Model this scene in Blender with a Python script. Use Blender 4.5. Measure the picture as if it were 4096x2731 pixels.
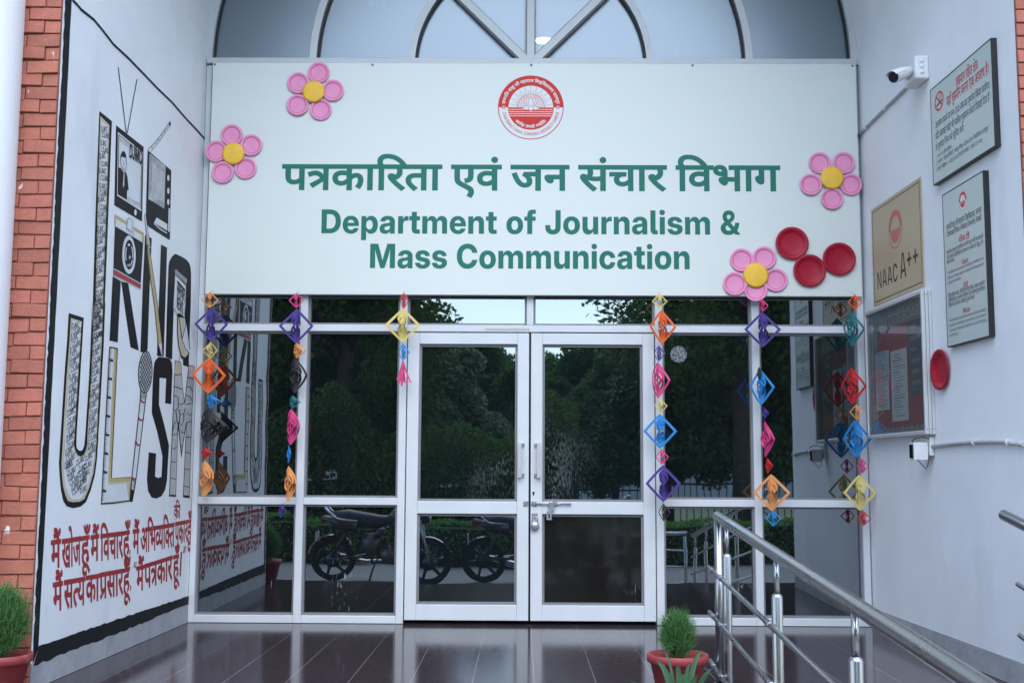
import bpy, bmesh, math, random
from mathutils import Vector, Matrix
from mathutils.geometry import delaunay_2d_cdt

for _o in list(bpy.data.objects):
    bpy.data.objects.remove(_o)
sc = bpy.context.scene
COL = sc.collection
R = math.radians
PI = math.pi
rnd = random.Random(11)

# ------------------------------------------------------------------ camera
FPX = 4620.0                       # focal length in units of a 4096-wide frame
CAM = Vector((0.0, -8.0, 1.048))
CROT = Matrix.Rotation(R(0.52), 3, 'Z') @ Matrix.Rotation(R(90 + 6.27), 3, 'X') @ Matrix.Rotation(R(0.3), 3, 'Z')
cd = bpy.data.cameras.new('camera')
cd.sensor_width = 36.0
cd.lens = FPX / 4096 * 36.0
cd.clip_start = 0.05
cd.clip_end = 2000
cam = bpy.data.objects.new('camera', cd)
cam.matrix_world = Matrix.Translation(CAM) @ CROT.to_4x4()
COL.objects.link(cam)
sc.camera = cam

# ------------------------------------------------------------------ sky and sun
SUN_EL, SUN_AZ = 53.0, 172.0       # bright part of the overcast sky, in front of the porch; azimuth from +Y towards +X
w = bpy.data.worlds.new('World')
sc.world = w
w.use_nodes = True
nt = w.node_tree
sky = nt.nodes.new('ShaderNodeTexSky')
sky.sky_type = 'NISHITA'
sky.sun_disc = False
sky.sun_elevation = R(SUN_EL)
sky.sun_rotation = R(SUN_AZ)
sky.air_density = 1.0
sky.dust_density = 1.0
sky.ozone_density = 1.0
bg = nt.nodes['Background']
bg.inputs['Strength'].default_value = 0.15
nt.links.new(sky.outputs[0], bg.inputs['Color'])

sd = bpy.data.lights.new('sun', 'SUN')
sd.energy = 1.5
sd.angle = R(80)
sd.color = (0.80, 0.905, 1.0)
sun = bpy.data.objects.new('sun', sd)
sv = Vector((math.sin(R(SUN_AZ)) * math.cos(R(SUN_EL)), math.cos(R(SUN_AZ)) * math.cos(R(SUN_EL)), math.sin(R(SUN_EL))))
sun.rotation_euler = sv.to_track_quat('Z', 'Y').to_euler()
sun.location = sv * 40
COL.objects.link(sun)

sc.view_settings.view_transform = 'Standard'
sc.view_settings.look = 'None'
sc.view_settings.exposure = 1.42
sc.view_settings.gamma = 1.0
sc.cycles.max_bounces = 10
sc.cycles.glossy_bounces = 6
sc.cycles.transparent_max_bounces = 12


# ------------------------------------------------------------------ helpers
def ray(u, v):
    return CROT @ Vector(((u - 2048) / FPX, -(v - 1365.5) / FPX, -1.0))


def on_plane(u, v, p, n):
    d = ray(u, v)
    return CAM + d * ((p - CAM).dot(n) / d.dot(n))


def fx(u, v, y=0.0):
    q = on_plane(u, v, Vector((0, y, 0)), Vector((0, 1, 0)))
    return q.x, q.z


class Wall:
    """a reveal wall: s runs from the facade towards the viewer, t stands off the wall"""
    def __init__(self, x0, ang, side):
        a = R(ang)
        self.p = Vector((x0, 0, 0))
        self.s = Vector((-side * math.sin(a) * -1 if side > 0 else -math.sin(a), -math.cos(a), 0))
        self.n = Vector((-side * math.cos(a), -math.sin(a), 0))
        self.side = side

    def at(self, s, z, t=0.0):
        return self.p + self.s * s + self.n * t + Vector((0, 0, z))

    def px(self, u, v, t=0.0):
        q = on_plane(u, v, self.p + self.n * t, self.n)
        return (q - self.p).dot(self.s), q.z


WL = Wall(-2.264, 1.0, -1)
WR = Wall(2.376, 1.45, 1)


def hexlin(h):
    c = [int(h[i:i + 2], 16) / 255 for i in (0, 2, 4)]
    return tuple(x / 12.92 if x <= 0.04045 else ((x + 0.055) / 1.055) ** 2.4 for x in c)


def mat(name, col, rough=0.5, metal=0.0, var=0.0, scale=4.0, bump=0.0, bscale=60.0, spec=0.5, streak=None, attr=None, coat=0.0):
    m = bpy.data.materials.new(name)
    m.use_nodes = True
    n = m.node_tree.nodes
    l = m.node_tree.links
    b = n['Principled BSDF']
    col = hexlin(col) if isinstance(col, str) else col
    b.inputs['Base Color'].default_value = (*col, 1)
    b.inputs['Roughness'].default_value = rough
    b.inputs['Metallic'].default_value = metal
    b.inputs['Specular IOR Level'].default_value = spec
    b.inputs['Coat Weight'].default_value = coat
    tc = n.new('ShaderNodeTexCoord')
    out = None
    if attr:
        a = n.new('ShaderNodeVertexColor')
        a.layer_name = attr
        out = a.outputs['Color']
    if var > 0:
        tx = n.new('ShaderNodeTexNoise')
        tx.inputs['Scale'].default_value = scale
        tx.inputs['Detail'].default_value = 6
        tx.inputs['Roughness'].default_value = 0.65
        l.new(tc.outputs['Object'], tx.inputs['Vector'])
        mr = n.new('ShaderNodeMapRange')
        mr.inputs['From Min'].default_value = 0.3
        mr.inputs['From Max'].default_value = 0.7
        mr.inputs['To Min'].default_value = 1 - var
        mr.inputs['To Max'].default_value = 1 + var
        l.new(tx.outputs['Fac'], mr.inputs['Value'])
        mx = n.new('ShaderNodeVectorMath')
        mx.operation = 'SCALE'
        if out:
            l.new(out, mx.inputs[0])
        else:
            mx.inputs[0].default_value = col
        l.new(mr.outputs[0], mx.inputs['Scale'])
        out = mx.outputs[0]
        rr = n.new('ShaderNodeMapRange')
        rr.inputs['To Min'].default_value = max(0, rough - 0.12)
        rr.inputs['To Max'].default_value = min(1, rough + 0.12)
        l.new(tx.outputs['Fac'], rr.inputs['Value'])
        l.new(rr.outputs[0], b.inputs['Roughness'])
    if streak:                      # (colour, scale vector, low, high): marks with a shape of their own
        scol, svec, lo, hi = streak
        mp = n.new('ShaderNodeMapping')
        mp.inputs['Scale'].default_value = svec
        l.new(tc.outputs['Object'], mp.inputs['Vector'])
        sx = n.new('ShaderNodeTexNoise')
        sx.inputs['Scale'].default_value = 1.0
        sx.inputs['Detail'].default_value = 5
        l.new(mp.outputs[0], sx.inputs['Vector'])
        rp = n.new('ShaderNodeMapRange')
        rp.inputs['From Min'].default_value = lo
        rp.inputs['From Max'].default_value = hi
        l.new(sx.outputs['Fac'], rp.inputs['Value'])
        mi = n.new('ShaderNodeMix')
        mi.data_type = 'RGBA'
        if out:
            l.new(out, mi.inputs['A'])
        else:
            mi.inputs['A'].default_value = (*col, 1)
        mi.inputs['B'].default_value = (*(hexlin(scol) if isinstance(scol, str) else scol), 1)
        l.new(rp.outputs[0], mi.inputs['Factor'])
        out = mi.outputs['Result']
    if out:
        l.new(out, b.inputs['Base Color'])
    if bump > 0:
        bx = n.new('ShaderNodeTexNoise')
        bx.inputs['Scale'].default_value = bscale
        bx.inputs['Detail'].default_value = 4
        l.new(tc.outputs['Object'], bx.inputs['Vector'])
        bp = n.new('ShaderNodeBump')
        bp.inputs['Strength'].default_value = bump
        bp.inputs['Distance'].default_value = 0.01
        l.new(bx.outputs['Fac'], bp.inputs['Height'])
        l.new(bp.outputs[0], b.inputs['Normal'])
    return m


class MB:
    """collects faces, then links them as one mesh object"""
    def __init__(self):
        self.v, self.f, self.m, self.sm, self.c = [], [], [], [], []

    def face(self, pts, m=0, smooth=False, col=None):
        i = len(self.v)
        self.v += [tuple(p) for p in pts]
        self.f.append(tuple(range(i, i + len(pts))))
        self.m.append(m)
        self.sm.append(smooth)
        self.c.append(col)

    def box(self, a, b, m=0, fr=None, col=None, skip=()):
        """box between corners; fr maps (x, y, z) to world"""
        fr = fr or (lambda x, y, z: (x, y, z))
        x0, y0, z0 = a
        x1, y1, z1 = b
        i = len(self.v)
        self.v += [tuple(fr(x, y, z)) for z in (z0, z1) for y in (y0, y1) for x in (x0, x1)]
        for k, q in enumerate(((0, 2, 3, 1), (4, 5, 7, 6), (0, 1, 5, 4), (2, 6, 7, 3), (0, 4, 6, 2), (1, 3, 7, 5))):
            if k in skip:
                continue
            self.f.append(tuple(i + j for j in q))
            self.m.append(m)
            self.sm.append(False)
            self.c.append(col)

    def tube(self, pts, r, n=10, m=0, cap=True, smooth=True, r1=None):
        pts = [Vector(p) for p in pts]
        if isinstance(r, (int, float)):
            rs = [r + ((r1 if r1 is not None else r) - r) * k / max(1, len(pts) - 1) for k in range(len(pts))]
        else:
            rs = r
        rings = []
        up = None
        for k, p in enumerate(pts):
            d = (pts[min(k + 1, len(pts) - 1)] - pts[max(k - 1, 0)])
            if d.length < 1e-9:
                d = Vector((0, 0, 1))
            d.normalize()
            if up is None:
                up = d.orthogonal().normalized()
            else:
                up = (up - d * up.dot(d))
                up = up.normalized() if up.length > 1e-6 else d.orthogonal().normalized()
            sd_ = d.cross(up)
            i = len(self.v)
            for j in range(n):
                a = 2 * PI * j / n
                self.v.append(tuple(p + (up * math.cos(a) + sd_ * math.sin(a)) * rs[k]))
            rings.append(i)
        for a, b in zip(rings, rings[1:]):
            for j in range(n):
                self.f.append((a + j, a + (j + 1) % n, b + (j + 1) % n, b + j))
                self.m.append(m)
                self.sm.append(smooth)
                self.c.append(None)
        if cap:
            for i, rev in ((rings[0], True), (rings[-1], False)):
                q = list(range(i, i + n))
                self.f.append(tuple(q[::-1] if rev else q))
                self.m.append(m)
                self.sm.append(False)
                self.c.append(None)

    def lathe(self, prof, fr, n=32, m=0, smooth=True, a0=0.0, a1=2 * PI):
        """prof: (radius, height) list; fr maps (x, y, h) to world"""
        full = abs(a1 - a0 - 2 * PI) < 1e-6
        k = n if full else n + 1
        rings = []
        for r, h in prof:
            i = len(self.v)
            for j in range(k):
                a = a0 + (a1 - a0) * j / n
                self.v.append(tuple(fr(r * math.cos(a), r * math.sin(a), h)))
            rings.append(i)
        for q, (a, b) in enumerate(zip(rings, rings[1:])):
            mm = m[q] if isinstance(m, (list, tuple)) else m
            for j in range(n):
                j2 = (j + 1) % k
                self.f.append((a + j, a + j2, b + j2, b + j))
                self.m.append(mm)
                self.sm.append(smooth)
                self.c.append(None)

    def loops(self, loops, fn, m=0):
        """fill 2-D loops (first outer, then holes) and map every point with fn(x, y)"""
        flat = [p for lp in loops for p in lp]
        xs, ys = [p[0] for p in flat], [p[1] for p in flat]
        k = 100.0 / max(1e-9, max(xs) - min(xs), max(ys) - min(ys))
        pts = [Vector(((x - xs[0]) * k, (y - ys[0]) * k)) for x, y in flat]
        ed, i = [], 0
        for lp in loops:
            n = len(lp)
            ed += [(i + q, i + (q + 1) % n) for q in range(n)]
            i += n
        vo, _e, fo, *_r = delaunay_2d_cdt(pts, ed, [], 1, 1e-5)
        i = len(self.v)
        back = [(p.x / k + xs[0], p.y / k + ys[0]) for p in vo]
        self.v += [tuple(fn(x, y)) for x, y in back]
        for f in fo:
            c = (sum(back[q][0] for q in f) / len(f), sum(back[q][1] for q in f) / len(f))
            if winding(c, loops[0]) == 0 or any(inside(c, h) for h in loops[1:]):
                continue
            self.f.append(tuple(i + q for q in f))
            self.m.append(m)
            self.sm.append(False)
            self.c.append(None)

    def build(self, name, mats, parent=None, bevel=0.0, ccol=None, segs=1, orient=None):
        me = bpy.data.meshes.new(name)
        me.from_pydata(self.v, [], self.f)
        mats = mats if isinstance(mats, (list, tuple)) else [mats]
        for x in mats:
            me.materials.append(x)
        me.polygons.foreach_set('material_index', self.m)
        me.polygons.foreach_set('use_smooth', self.sm)
        if ccol:
            ca = me.color_attributes.new(ccol, 'BYTE_COLOR', 'CORNER')
            k = 0
            for p, c in zip(me.polygons, self.c):
                for _ in p.loop_indices:
                    ca.data[k].color = (*(c or (0.5, 0.5, 0.5)), 1)
                    k += 1
        me.validate()
        me.update()
        o = bpy.data.objects.new(name, me)
        COL.objects.link(o)
        if parent is not None:
            o.parent = parent
            o.matrix_parent_inverse = Matrix.Translation(-parent.location)
        if bevel:
            md = o.modifiers.new('bevel', 'BEVEL')
            md.width = bevel
            md.segments = segs
            md.limit_method = 'ANGLE'
            md.angle_limit = R(50)
        return o


def tag(o, label, cat, group=None, kind=None):
    o['label'] = label
    o['category'] = cat
    if group:
        o['group'] = group
    if kind:
        o['kind'] = kind
    return o


def thing(name, label, cat, loc=(0, 0, 0), group=None):
    o = bpy.data.objects.new(name, None)
    o.location = loc
    o.empty_display_size = 0.1
    COL.objects.link(o)
    return tag(o, label, cat, group)


def structure(o, label=None, cat=None):
    o['kind'] = 'structure'
    if label:
        o['label'] = label
        o['category'] = cat
    return o


# ------------------------------------------------------------------ lettering
def decode(s, step=3):
    out = []
    for con in s.split('|'):
        if not con:
            continue
        raw = []
        for t in con.split(';'):
            on = ',' in t
            x, y = t.split(',' if on else '~')
            raw.append((float(x), float(y), on))
        pts = []
        for k, p in enumerate(raw):
            q = raw[(k + 1) % len(raw)]
            pts.append(p)
            if not p[2] and not q[2]:
                pts.append(((p[0] + q[0]) / 2, (p[1] + q[1]) / 2, True))
        k0 = next(k for k, p in enumerate(pts) if p[2])
        pts = pts[k0:] + pts[:k0]
        poly = []
        k = 0
        while k < len(pts):
            p = pts[k]
            poly.append((p[0], p[1]))
            q = pts[(k + 1) % len(pts)]
            if not q[2]:
                e = pts[(k + 2) % len(pts)]
                for j in range(1, step):
                    t = j / step
                    poly.append(((1 - t) ** 2 * p[0] + 2 * t * (1 - t) * q[0] + t * t * e[0],
                                 (1 - t) ** 2 * p[1] + 2 * t * (1 - t) * q[1] + t * t * e[1]))
                k += 1
            k += 1
        cl = []
        for p in poly:
            if not cl or abs(p[0] - cl[-1][0]) + abs(p[1] - cl[-1][1]) > 0.5:
                cl.append(p)
        if len(cl) > 1 and abs(cl[0][0] - cl[-1][0]) + abs(cl[0][1] - cl[-1][1]) < 0.5:
            cl.pop()
        if len(cl) > 2:
            out.append(cl)
    return out


def area(lp):
    return sum(a[0] * b[1] - b[0] * a[1] for a, b in zip(lp, lp[1:] + lp[:1])) / 2


def inside(p, lp):
    r = False
    for a, b in zip(lp, lp[1:] + lp[:1]):
        if (a[1] > p[1]) != (b[1] > p[1]) and p[0] < (b[0] - a[0]) * (p[1] - a[1]) / (b[1] - a[1]) + a[0]:
            r = not r
    return r


def winding(p, lp):
    r = 0
    for a, b in zip(lp, lp[1:] + lp[:1]):
        if (a[1] > p[1]) != (b[1] > p[1]) and p[0] < (b[0] - a[0]) * (p[1] - a[1]) / (b[1] - a[1]) + a[0]:
            r += 1 if b[1] > a[1] else -1
    return r


def fatten(lp, d):
    if not d:
        return lp
    out = []
    n = len(lp)
    for k in range(n):
        a, b, c = lp[k - 1], lp[k], lp[(k + 1) % n]
        e1 = Vector((b[0] - a[0], b[1] - a[1])).normalized()
        e2 = Vector((c[0] - b[0], c[1] - b[1])).normalized()
        n1 = Vector((-e1.y, e1.x))
        n2 = Vector((-e2.y, e2.x))
        s = n1 + n2
        if s.length < 0.3:
            s = n1
        s.normalize()
        q = d / max(0.6, s.dot(n1))
        out.append((b[0] + s.x * q, b[1] + s.y * q))
    return out


_gc = {}


def glyph(kind, key, fat=0, step=3):
    k = (kind, key, fat, step)
    if k not in _gc:
        s = DEVA_GLYPH[key] if kind == 'D' else LATIN[kind + key][1]
        lps = [fatten(x, fat) for x in decode(s, step)]
        grp = []
        for o in [x for x in lps if area(x) < 0]:
            grp.append([o] + [h for h in lps if area(h) > 0 and inside(h[0], o)])
        _gc[k] = grp
    return _gc[k]


def layout(kind, txt, fat=0, step=3, track=0):
    """-> (list of loop groups placed, width); units of a 1000 em"""
    out = []
    if kind == 'D':
        wd, s = DEVA_TEXT[txt]
        items = [tuple(int(q) for q in t.split(':')) for t in s.split()]
    else:
        items = []
        x = 0
        for ch in txt:
            items.append((ch, x, 0))
            x += LATIN[kind + ch][0] + track
        wd = x
    for g, x, y in items:
        for grp in glyph(kind, g, fat, step):
            out.append([[(a + x, b + y) for a, b in lp] for lp in grp])
    return out, wd


def put_text(mb, kind, txt, fn, m=0, fat=0, step=3, track=0):
    """fn(x, y, k): text units -> world, k a small layer number"""
    groups, wd = layout(kind, txt, fat, step, track)
    for k, grp in enumerate(groups):
        mb.loops(grp, lambda x, y: fn(x, y, k % 3), m)
    return wd


def text_width(kind, txt):
    return layout(kind, txt)[1]


def disc_loop(cx, cy, rx, ry=None, n=32, a0=0, a1=2 * PI):
    ry = ry or rx
    full = abs(a1 - a0 - 2 * PI) < 1e-6
    return [(cx + rx * math.cos(a0 + (a1 - a0) * k / n), cy + ry * math.sin(a0 + (a1 - a0) * k / n)) for k in range(n if full else n + 1)]


def stroke(pts, w):
    """polyline -> closed outline of width w"""
    L, Rr = [], []
    n = len(pts)
    for k, p in enumerate(pts):
        a = Vector(pts[max(0, k - 1)])
        b = Vector(pts[min(n - 1, k + 1)])
        d = (b - a)
        d = d.normalized() if d.length else Vector((1, 0))
        q = Vector((-d.y, d.x)) * w / 2
        L.append((p[0] + q.x, p[1] + q.y))
        Rr.append((p[0] - q.x, p[1] - q.y))
    return L + Rr[::-1]

# glyph outlines (quadratic points; ~ marks an off-curve point) and shaped Hindi text
DEVA_TEXT = {
    'head': (11402, '46:0:0 269:568:0 25:1120:0 66:1882:0 67:2141:0 52:2400:0 40:2809:0 66:3379:0 19:3898:0 57:4451:0 6:5007:0 32:5267:0 44:6009:0 60:6824:0 6:7500:0 30:7500:0 66:8134:0 52:8393:0 67:9062:0 57:9321:0 49:9877:0 66:10580:0 27:10839:0'),
    'main': (598, '50:0:0 452:598:0'),
    'khoj': (1819, '26:0:0 79:818:0 32:1077:0'),
    'hoon': (531, '405:0:0 5:531:0'),
    'vichar': (2117, '67:0:0 57:259:0 30:815:0 66:1449:0 52:1708:0'),
    'abhi': (4080, '9:0:0 67:764:0 49:1023:0 557:1726:0 67:2648:0 183:2907:0 40:3510:0'),
    'ki': (1021, '25:0:0 655:762:0'),
    'pukar': (1998, '46:0:0 69:568:0 25:568:0 66:1330:0 52:1589:0'),
    'satya': (1605, '60:0:0 198:676:0 51:1025:0'),
    'ka': (1021, '25:0:0 66:762:0'),
    'prasar': (1912, '274:0:0 60:568:0 66:1244:0 52:1503:0'),
    'patrakar': (2550, '46:0:0 269:568:0 25:1120:0 66:1882:0 52:2141:0'),
    'danda': (379, '104:0:0'),
    'samachar': (2835, '60:0:0 50:676:0 66:1274:0 30:1533:0 66:2167:0 52:2426:0'),
    'uni': (16299, '31:0:0 269:701:0 46:1253:0 67:1821:0 40:2080:0 58:2910:0 66:3590:0 405:3849:0 32:4640:0 68:5382:0 50:5901:0 61:6499:0 66:7030:0 52:7289:0 66:7698:0 32:7957:0 67:8959:0 57:9218:0 559:9774:0 67:10470:0 57:10729:0 536:11285:0 66:11969:0 54:12228:0 51:12906:0 25:13746:0 66:14508:0 44:14767:0 46:15322:0 69:15890:0 52:15890:0'),
    'motto': (7357, '10:0:0 52:1023:0 79:1432:0 61:1691:0 40:2482:0 50:3052:0 60:3650:0 79:4326:0 190:4845:0 51:5417:0 79:5997:0 67:6256:0 40:6515:0 7:7085:0'),
    'n1': (6148, '43:0:0 69:615:0 278:615:0 46:1213:0 66:1781:0 44:2040:0 52:2855:0 67:3264:0 61:3523:0 40:4054:0 179:4884:0 75:5596:0 269:5596:0'),
    'n2': (12090, '51:0:0 61:580:0 66:1111:0 5:1370:0 43:1630:0 69:2245:0 278:2245:0 46:2843:0 66:3411:0 44:3670:0 25:4485:0 52:5247:0 44:5656:0 66:6211:0 19:6730:0 25:7283:0 9:8305:0 46:9069:0 52:9637:0 66:10046:0 43:10305:0 61:11180:0 76:11711:0 104:11711:0'),
    'n3a': (7693, '13:0:0 210:548:0 54:1048:0 6:1726:0 28:1726:0 44:2317:0 25:3132:0 52:3894:0 44:4303:0 75:4858:0 46:5118:0 52:5686:0 418:6355:0 106:7142:0'),
    'n3b': (10448, '40:0:0 25:570:0 25:1592:0 66:2354:0 32:2873:0 69:3615:0 50:3615:0 66:4213:0 181:4472:0 44:4472:0 66:5027:0 67:5546:0 25:5805:0 51:6567:0 66:7147:0 32:7666:0 66:8408:0 51:8667:0 75:9247:0 27:9247:0 66:9810:0 104:10069:0'),
    'n4': (19702, '51:0:0 67:580:0 42:839:0 10:1619:0 46:2642:0 25:3210:0 79:3972:0 25:4491:0 79:5253:0 12:5512:0 49:6263:0 68:6966:0 557:7485:0 67:8407:0 183:8666:0 40:9269:0 43:10099:0 69:10714:0 278:10714:0 46:11312:0 66:11880:0 44:12139:0 25:12954:0 52:13716:0 40:14125:0 75:14695:0 67:14955:0 42:15214:0 26:15734:0 66:16552:0 12:16811:0 42:17562:0 75:18027:0 40:18082:0 66:18652:0 61:19171:0 76:19702:0'),
    'n5': (10727, '40:0:0 79:570:0 25:1089:0 71:1630:0 46:1851:0 51:2419:0 66:2999:0 67:3518:0 44:3777:0 207:4332:0 44:4682:0 25:5497:0 79:6259:0 60:6778:0 70:7454:0 67:7454:0 30:7713:0 40:8347:0 25:9177:0 52:9939:0 449:10348:0 104:10348:0'),
    'n6': (8844, '44:0:0 66:555:0 50:814:0 813:1672:0 37:2226:0 66:2803:0 106:3062:0 274:3873:0 57:4441:0 68:4997:0 44:5256:0 25:6071:0 67:6833:0 35:7092:0 51:7596:0 66:8176:0 52:8435:0'),
    'n7': (27534, '46:0:0 42:568:0 44:1088:0 66:1643:0 50:1902:0 813:2760:0 44:3314:0 79:3869:0 37:4128:0 54:4705:0 9:5643:0 67:6407:0 43:6666:0 25:7281:0 66:8043:0 52:8302:0 68:8711:0 799:8970:0 40:9498:0 207:10068:0 48:10418:0 66:10989:0 25:11248:0 70:11789:0 67:12270:0 44:12529:0 59:13084:0 75:13662:0 43:13662:0 799:14277:0 60:14805:0 68:15481:0 801:15740:0 19:16008:0 60:16561:0 801:17237:0 32:17505:0 75:18247:0 801:18247:0 19:18515:0 50:19068:0 801:19666:0 67:20194:0 57:20453:0 559:21009:0 67:21705:0 57:21964:0 536:22520:0 66:23204:0 54:23463:0 51:24141:0 25:24981:0 66:25743:0 44:26002:0 46:26557:0 69:27125:0 52:27125:0'),
    'n8a': (7043, '25:0:0 66:762:0 51:1021:0 181:1601:0 802:1861:0 50:2550:0 79:3148:0 48:3407:0 66:3978:0 11:4237:0 54:4728:0 44:5666:0 6:6221:0 801:6221:0 813:6749:0'),
    'n8b': (7127, '35:0:0 79:504:0 54:763:0 275:1701:0 655:2472:0 61:2991:0 75:3522:0 210:3522:0 46:4022:0 54:4590:0 66:5268:0 11:5527:0 44:6018:0 813:6833:0'),
    'v1': (16567, '31:0:0 269:701:0 46:1253:0 67:1821:0 40:2080:0 58:2910:0 66:3590:0 405:3849:0 32:4640:0 68:5382:0 50:5901:0 61:6499:0 66:7030:0 52:7289:0 66:7698:0 32:7957:0 67:8959:0 57:9218:0 559:9774:0 67:10470:0 57:10729:0 536:11285:0 66:11969:0 54:12228:0 51:12906:0 799:13486:0 25:14014:0 66:14776:0 44:15035:0 46:15590:0 69:16158:0 52:16158:0'),
    'v2': (4097, '49:0:0 67:703:0 57:962:0 214:1518:0 51:1894:0 421:2734:0 67:3254:0 562:3513:0'),
    'v3': (23537, '60:0:0 66:676:0 50:935:0 66:1533:0 67:1792:0 32:2051:0 25:2793:0 13:3815:0 523:4363:0 66:5303:0 44:5562:0 19:6377:0 57:6930:0 6:7486:0 60:7746:0 66:8422:0 50:8681:0 66:9279:0 67:9538:0 32:9797:0 25:10539:0 418:11561:0 46:12348:0 66:12916:0 202:13175:0 40:13533:0 52:14103:0 39:14512:0 61:15495:0 75:16026:0 40:16026:0 69:16596:0 49:16856:0 66:17559:0 57:17818:0 68:18374:0 44:18893:0 75:19448:0 40:19448:0 71:20018:0 198:20018:0 57:20367:0 25:20923:0 40:21685:0 66:22255:0 181:22514:0 478:22514:0'),
    'v4': (22113, '24:0:0 52:1023:0 46:1692:0 67:2260:0 52:2519:0 57:2928:0 40:3484:0 181:4054:0 44:4054:0 274:4869:0 67:5437:0 40:5696:0 67:6266:0 44:6525:0 67:7080:0 43:7339:0 51:7954:0 461:8534:0 25:9053:0 66:9815:0 46:10334:0 79:10902:0 59:11161:0 39:11739:0 25:12722:0 52:13484:0 50:14153:0 66:14751:0 44:15010:0 57:15565:0 40:16121:0 66:16691:0 25:17210:0 79:17972:0 274:18491:0 48:19059:0 69:19630:0 531:19630:0 24:20681:0 52:21704:0'),
    'v5': (5367, '60:0:0 58:676:0 183:1356:0 40:1959:0 48:2789:0 44:3360:0 66:3915:0 44:4174:0 66:4729:0 104:4988:0'),
    'v6': (1718, '54:0:0 219:678:0 51:1138:0'),
    'v7': (22917, '57:0:0 76:556:0 67:556:0 559:815:0 25:1511:0 67:2533:0 58:2792:0 179:3472:0 66:4184:0 50:4703:0 66:5301:0 44:5560:0 25:6115:0 461:6877:0 799:7136:0 274:7664:0 80:8232:0 536:8491:0 79:9175:0 67:9434:0 27:9693:0 25:10256:0 655:11018:0 25:11537:0 75:12078:0 67:12299:0 202:12558:0 271:12916:0 40:13436:0 67:14266:0 58:14525:0 179:15205:0 66:15917:0 799:16176:0 60:16704:0 58:17380:0 183:18060:0 40:18663:0 9:19493:0 44:20257:0 69:20812:0 60:20812:0 6:21488:0 43:21488:0 66:22103:0 44:22362:0'),
    'v8': (23713, '46:0:0 66:568:0 67:827:0 52:1086:0 67:1495:0 568:1754:0 67:2776:0 40:3035:0 25:3605:0 655:4367:0 40:4886:0 202:5456:0 269:5814:0 799:6366:0 60:6894:0 6:7570:0 568:7570:0 66:8592:0 27:8851:0 40:9414:0 67:10244:0 57:10503:0 67:11059:0 58:11318:0 562:11998:0 40:12582:0 66:13152:0 24:13671:0 52:14694:0 60:15363:0 66:16039:0 50:16298:0 6:16896:0 32:16896:0 215:17638:0 51:18027:0 46:18607:0 70:19175:0 39:19175:0 181:19898:0 60:20158:0 66:20834:0 50:21093:0 66:21691:0 67:21950:0 32:22209:0 25:22951:0'),
    'v9': (17007, '67:0:0 57:259:0 67:815:0 57:1074:0 43:1630:0 40:2245:0 66:2815:0 25:3334:0 75:3875:0 274:4356:0 67:4924:0 40:5183:0 60:6013:0 40:6689:0 40:7259:0 13:8089:0 198:8637:0 25:8986:0 71:9527:0 562:9748:0 40:10332:0 66:10902:0 61:11421:0 75:11952:0 40:11952:0 69:12522:0 25:12782:0 66:13544:0 51:13803:0 181:14383:0 25:14643:0 52:15405:0 44:15814:0 66:16369:0 104:16628:0'),
}
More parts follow.
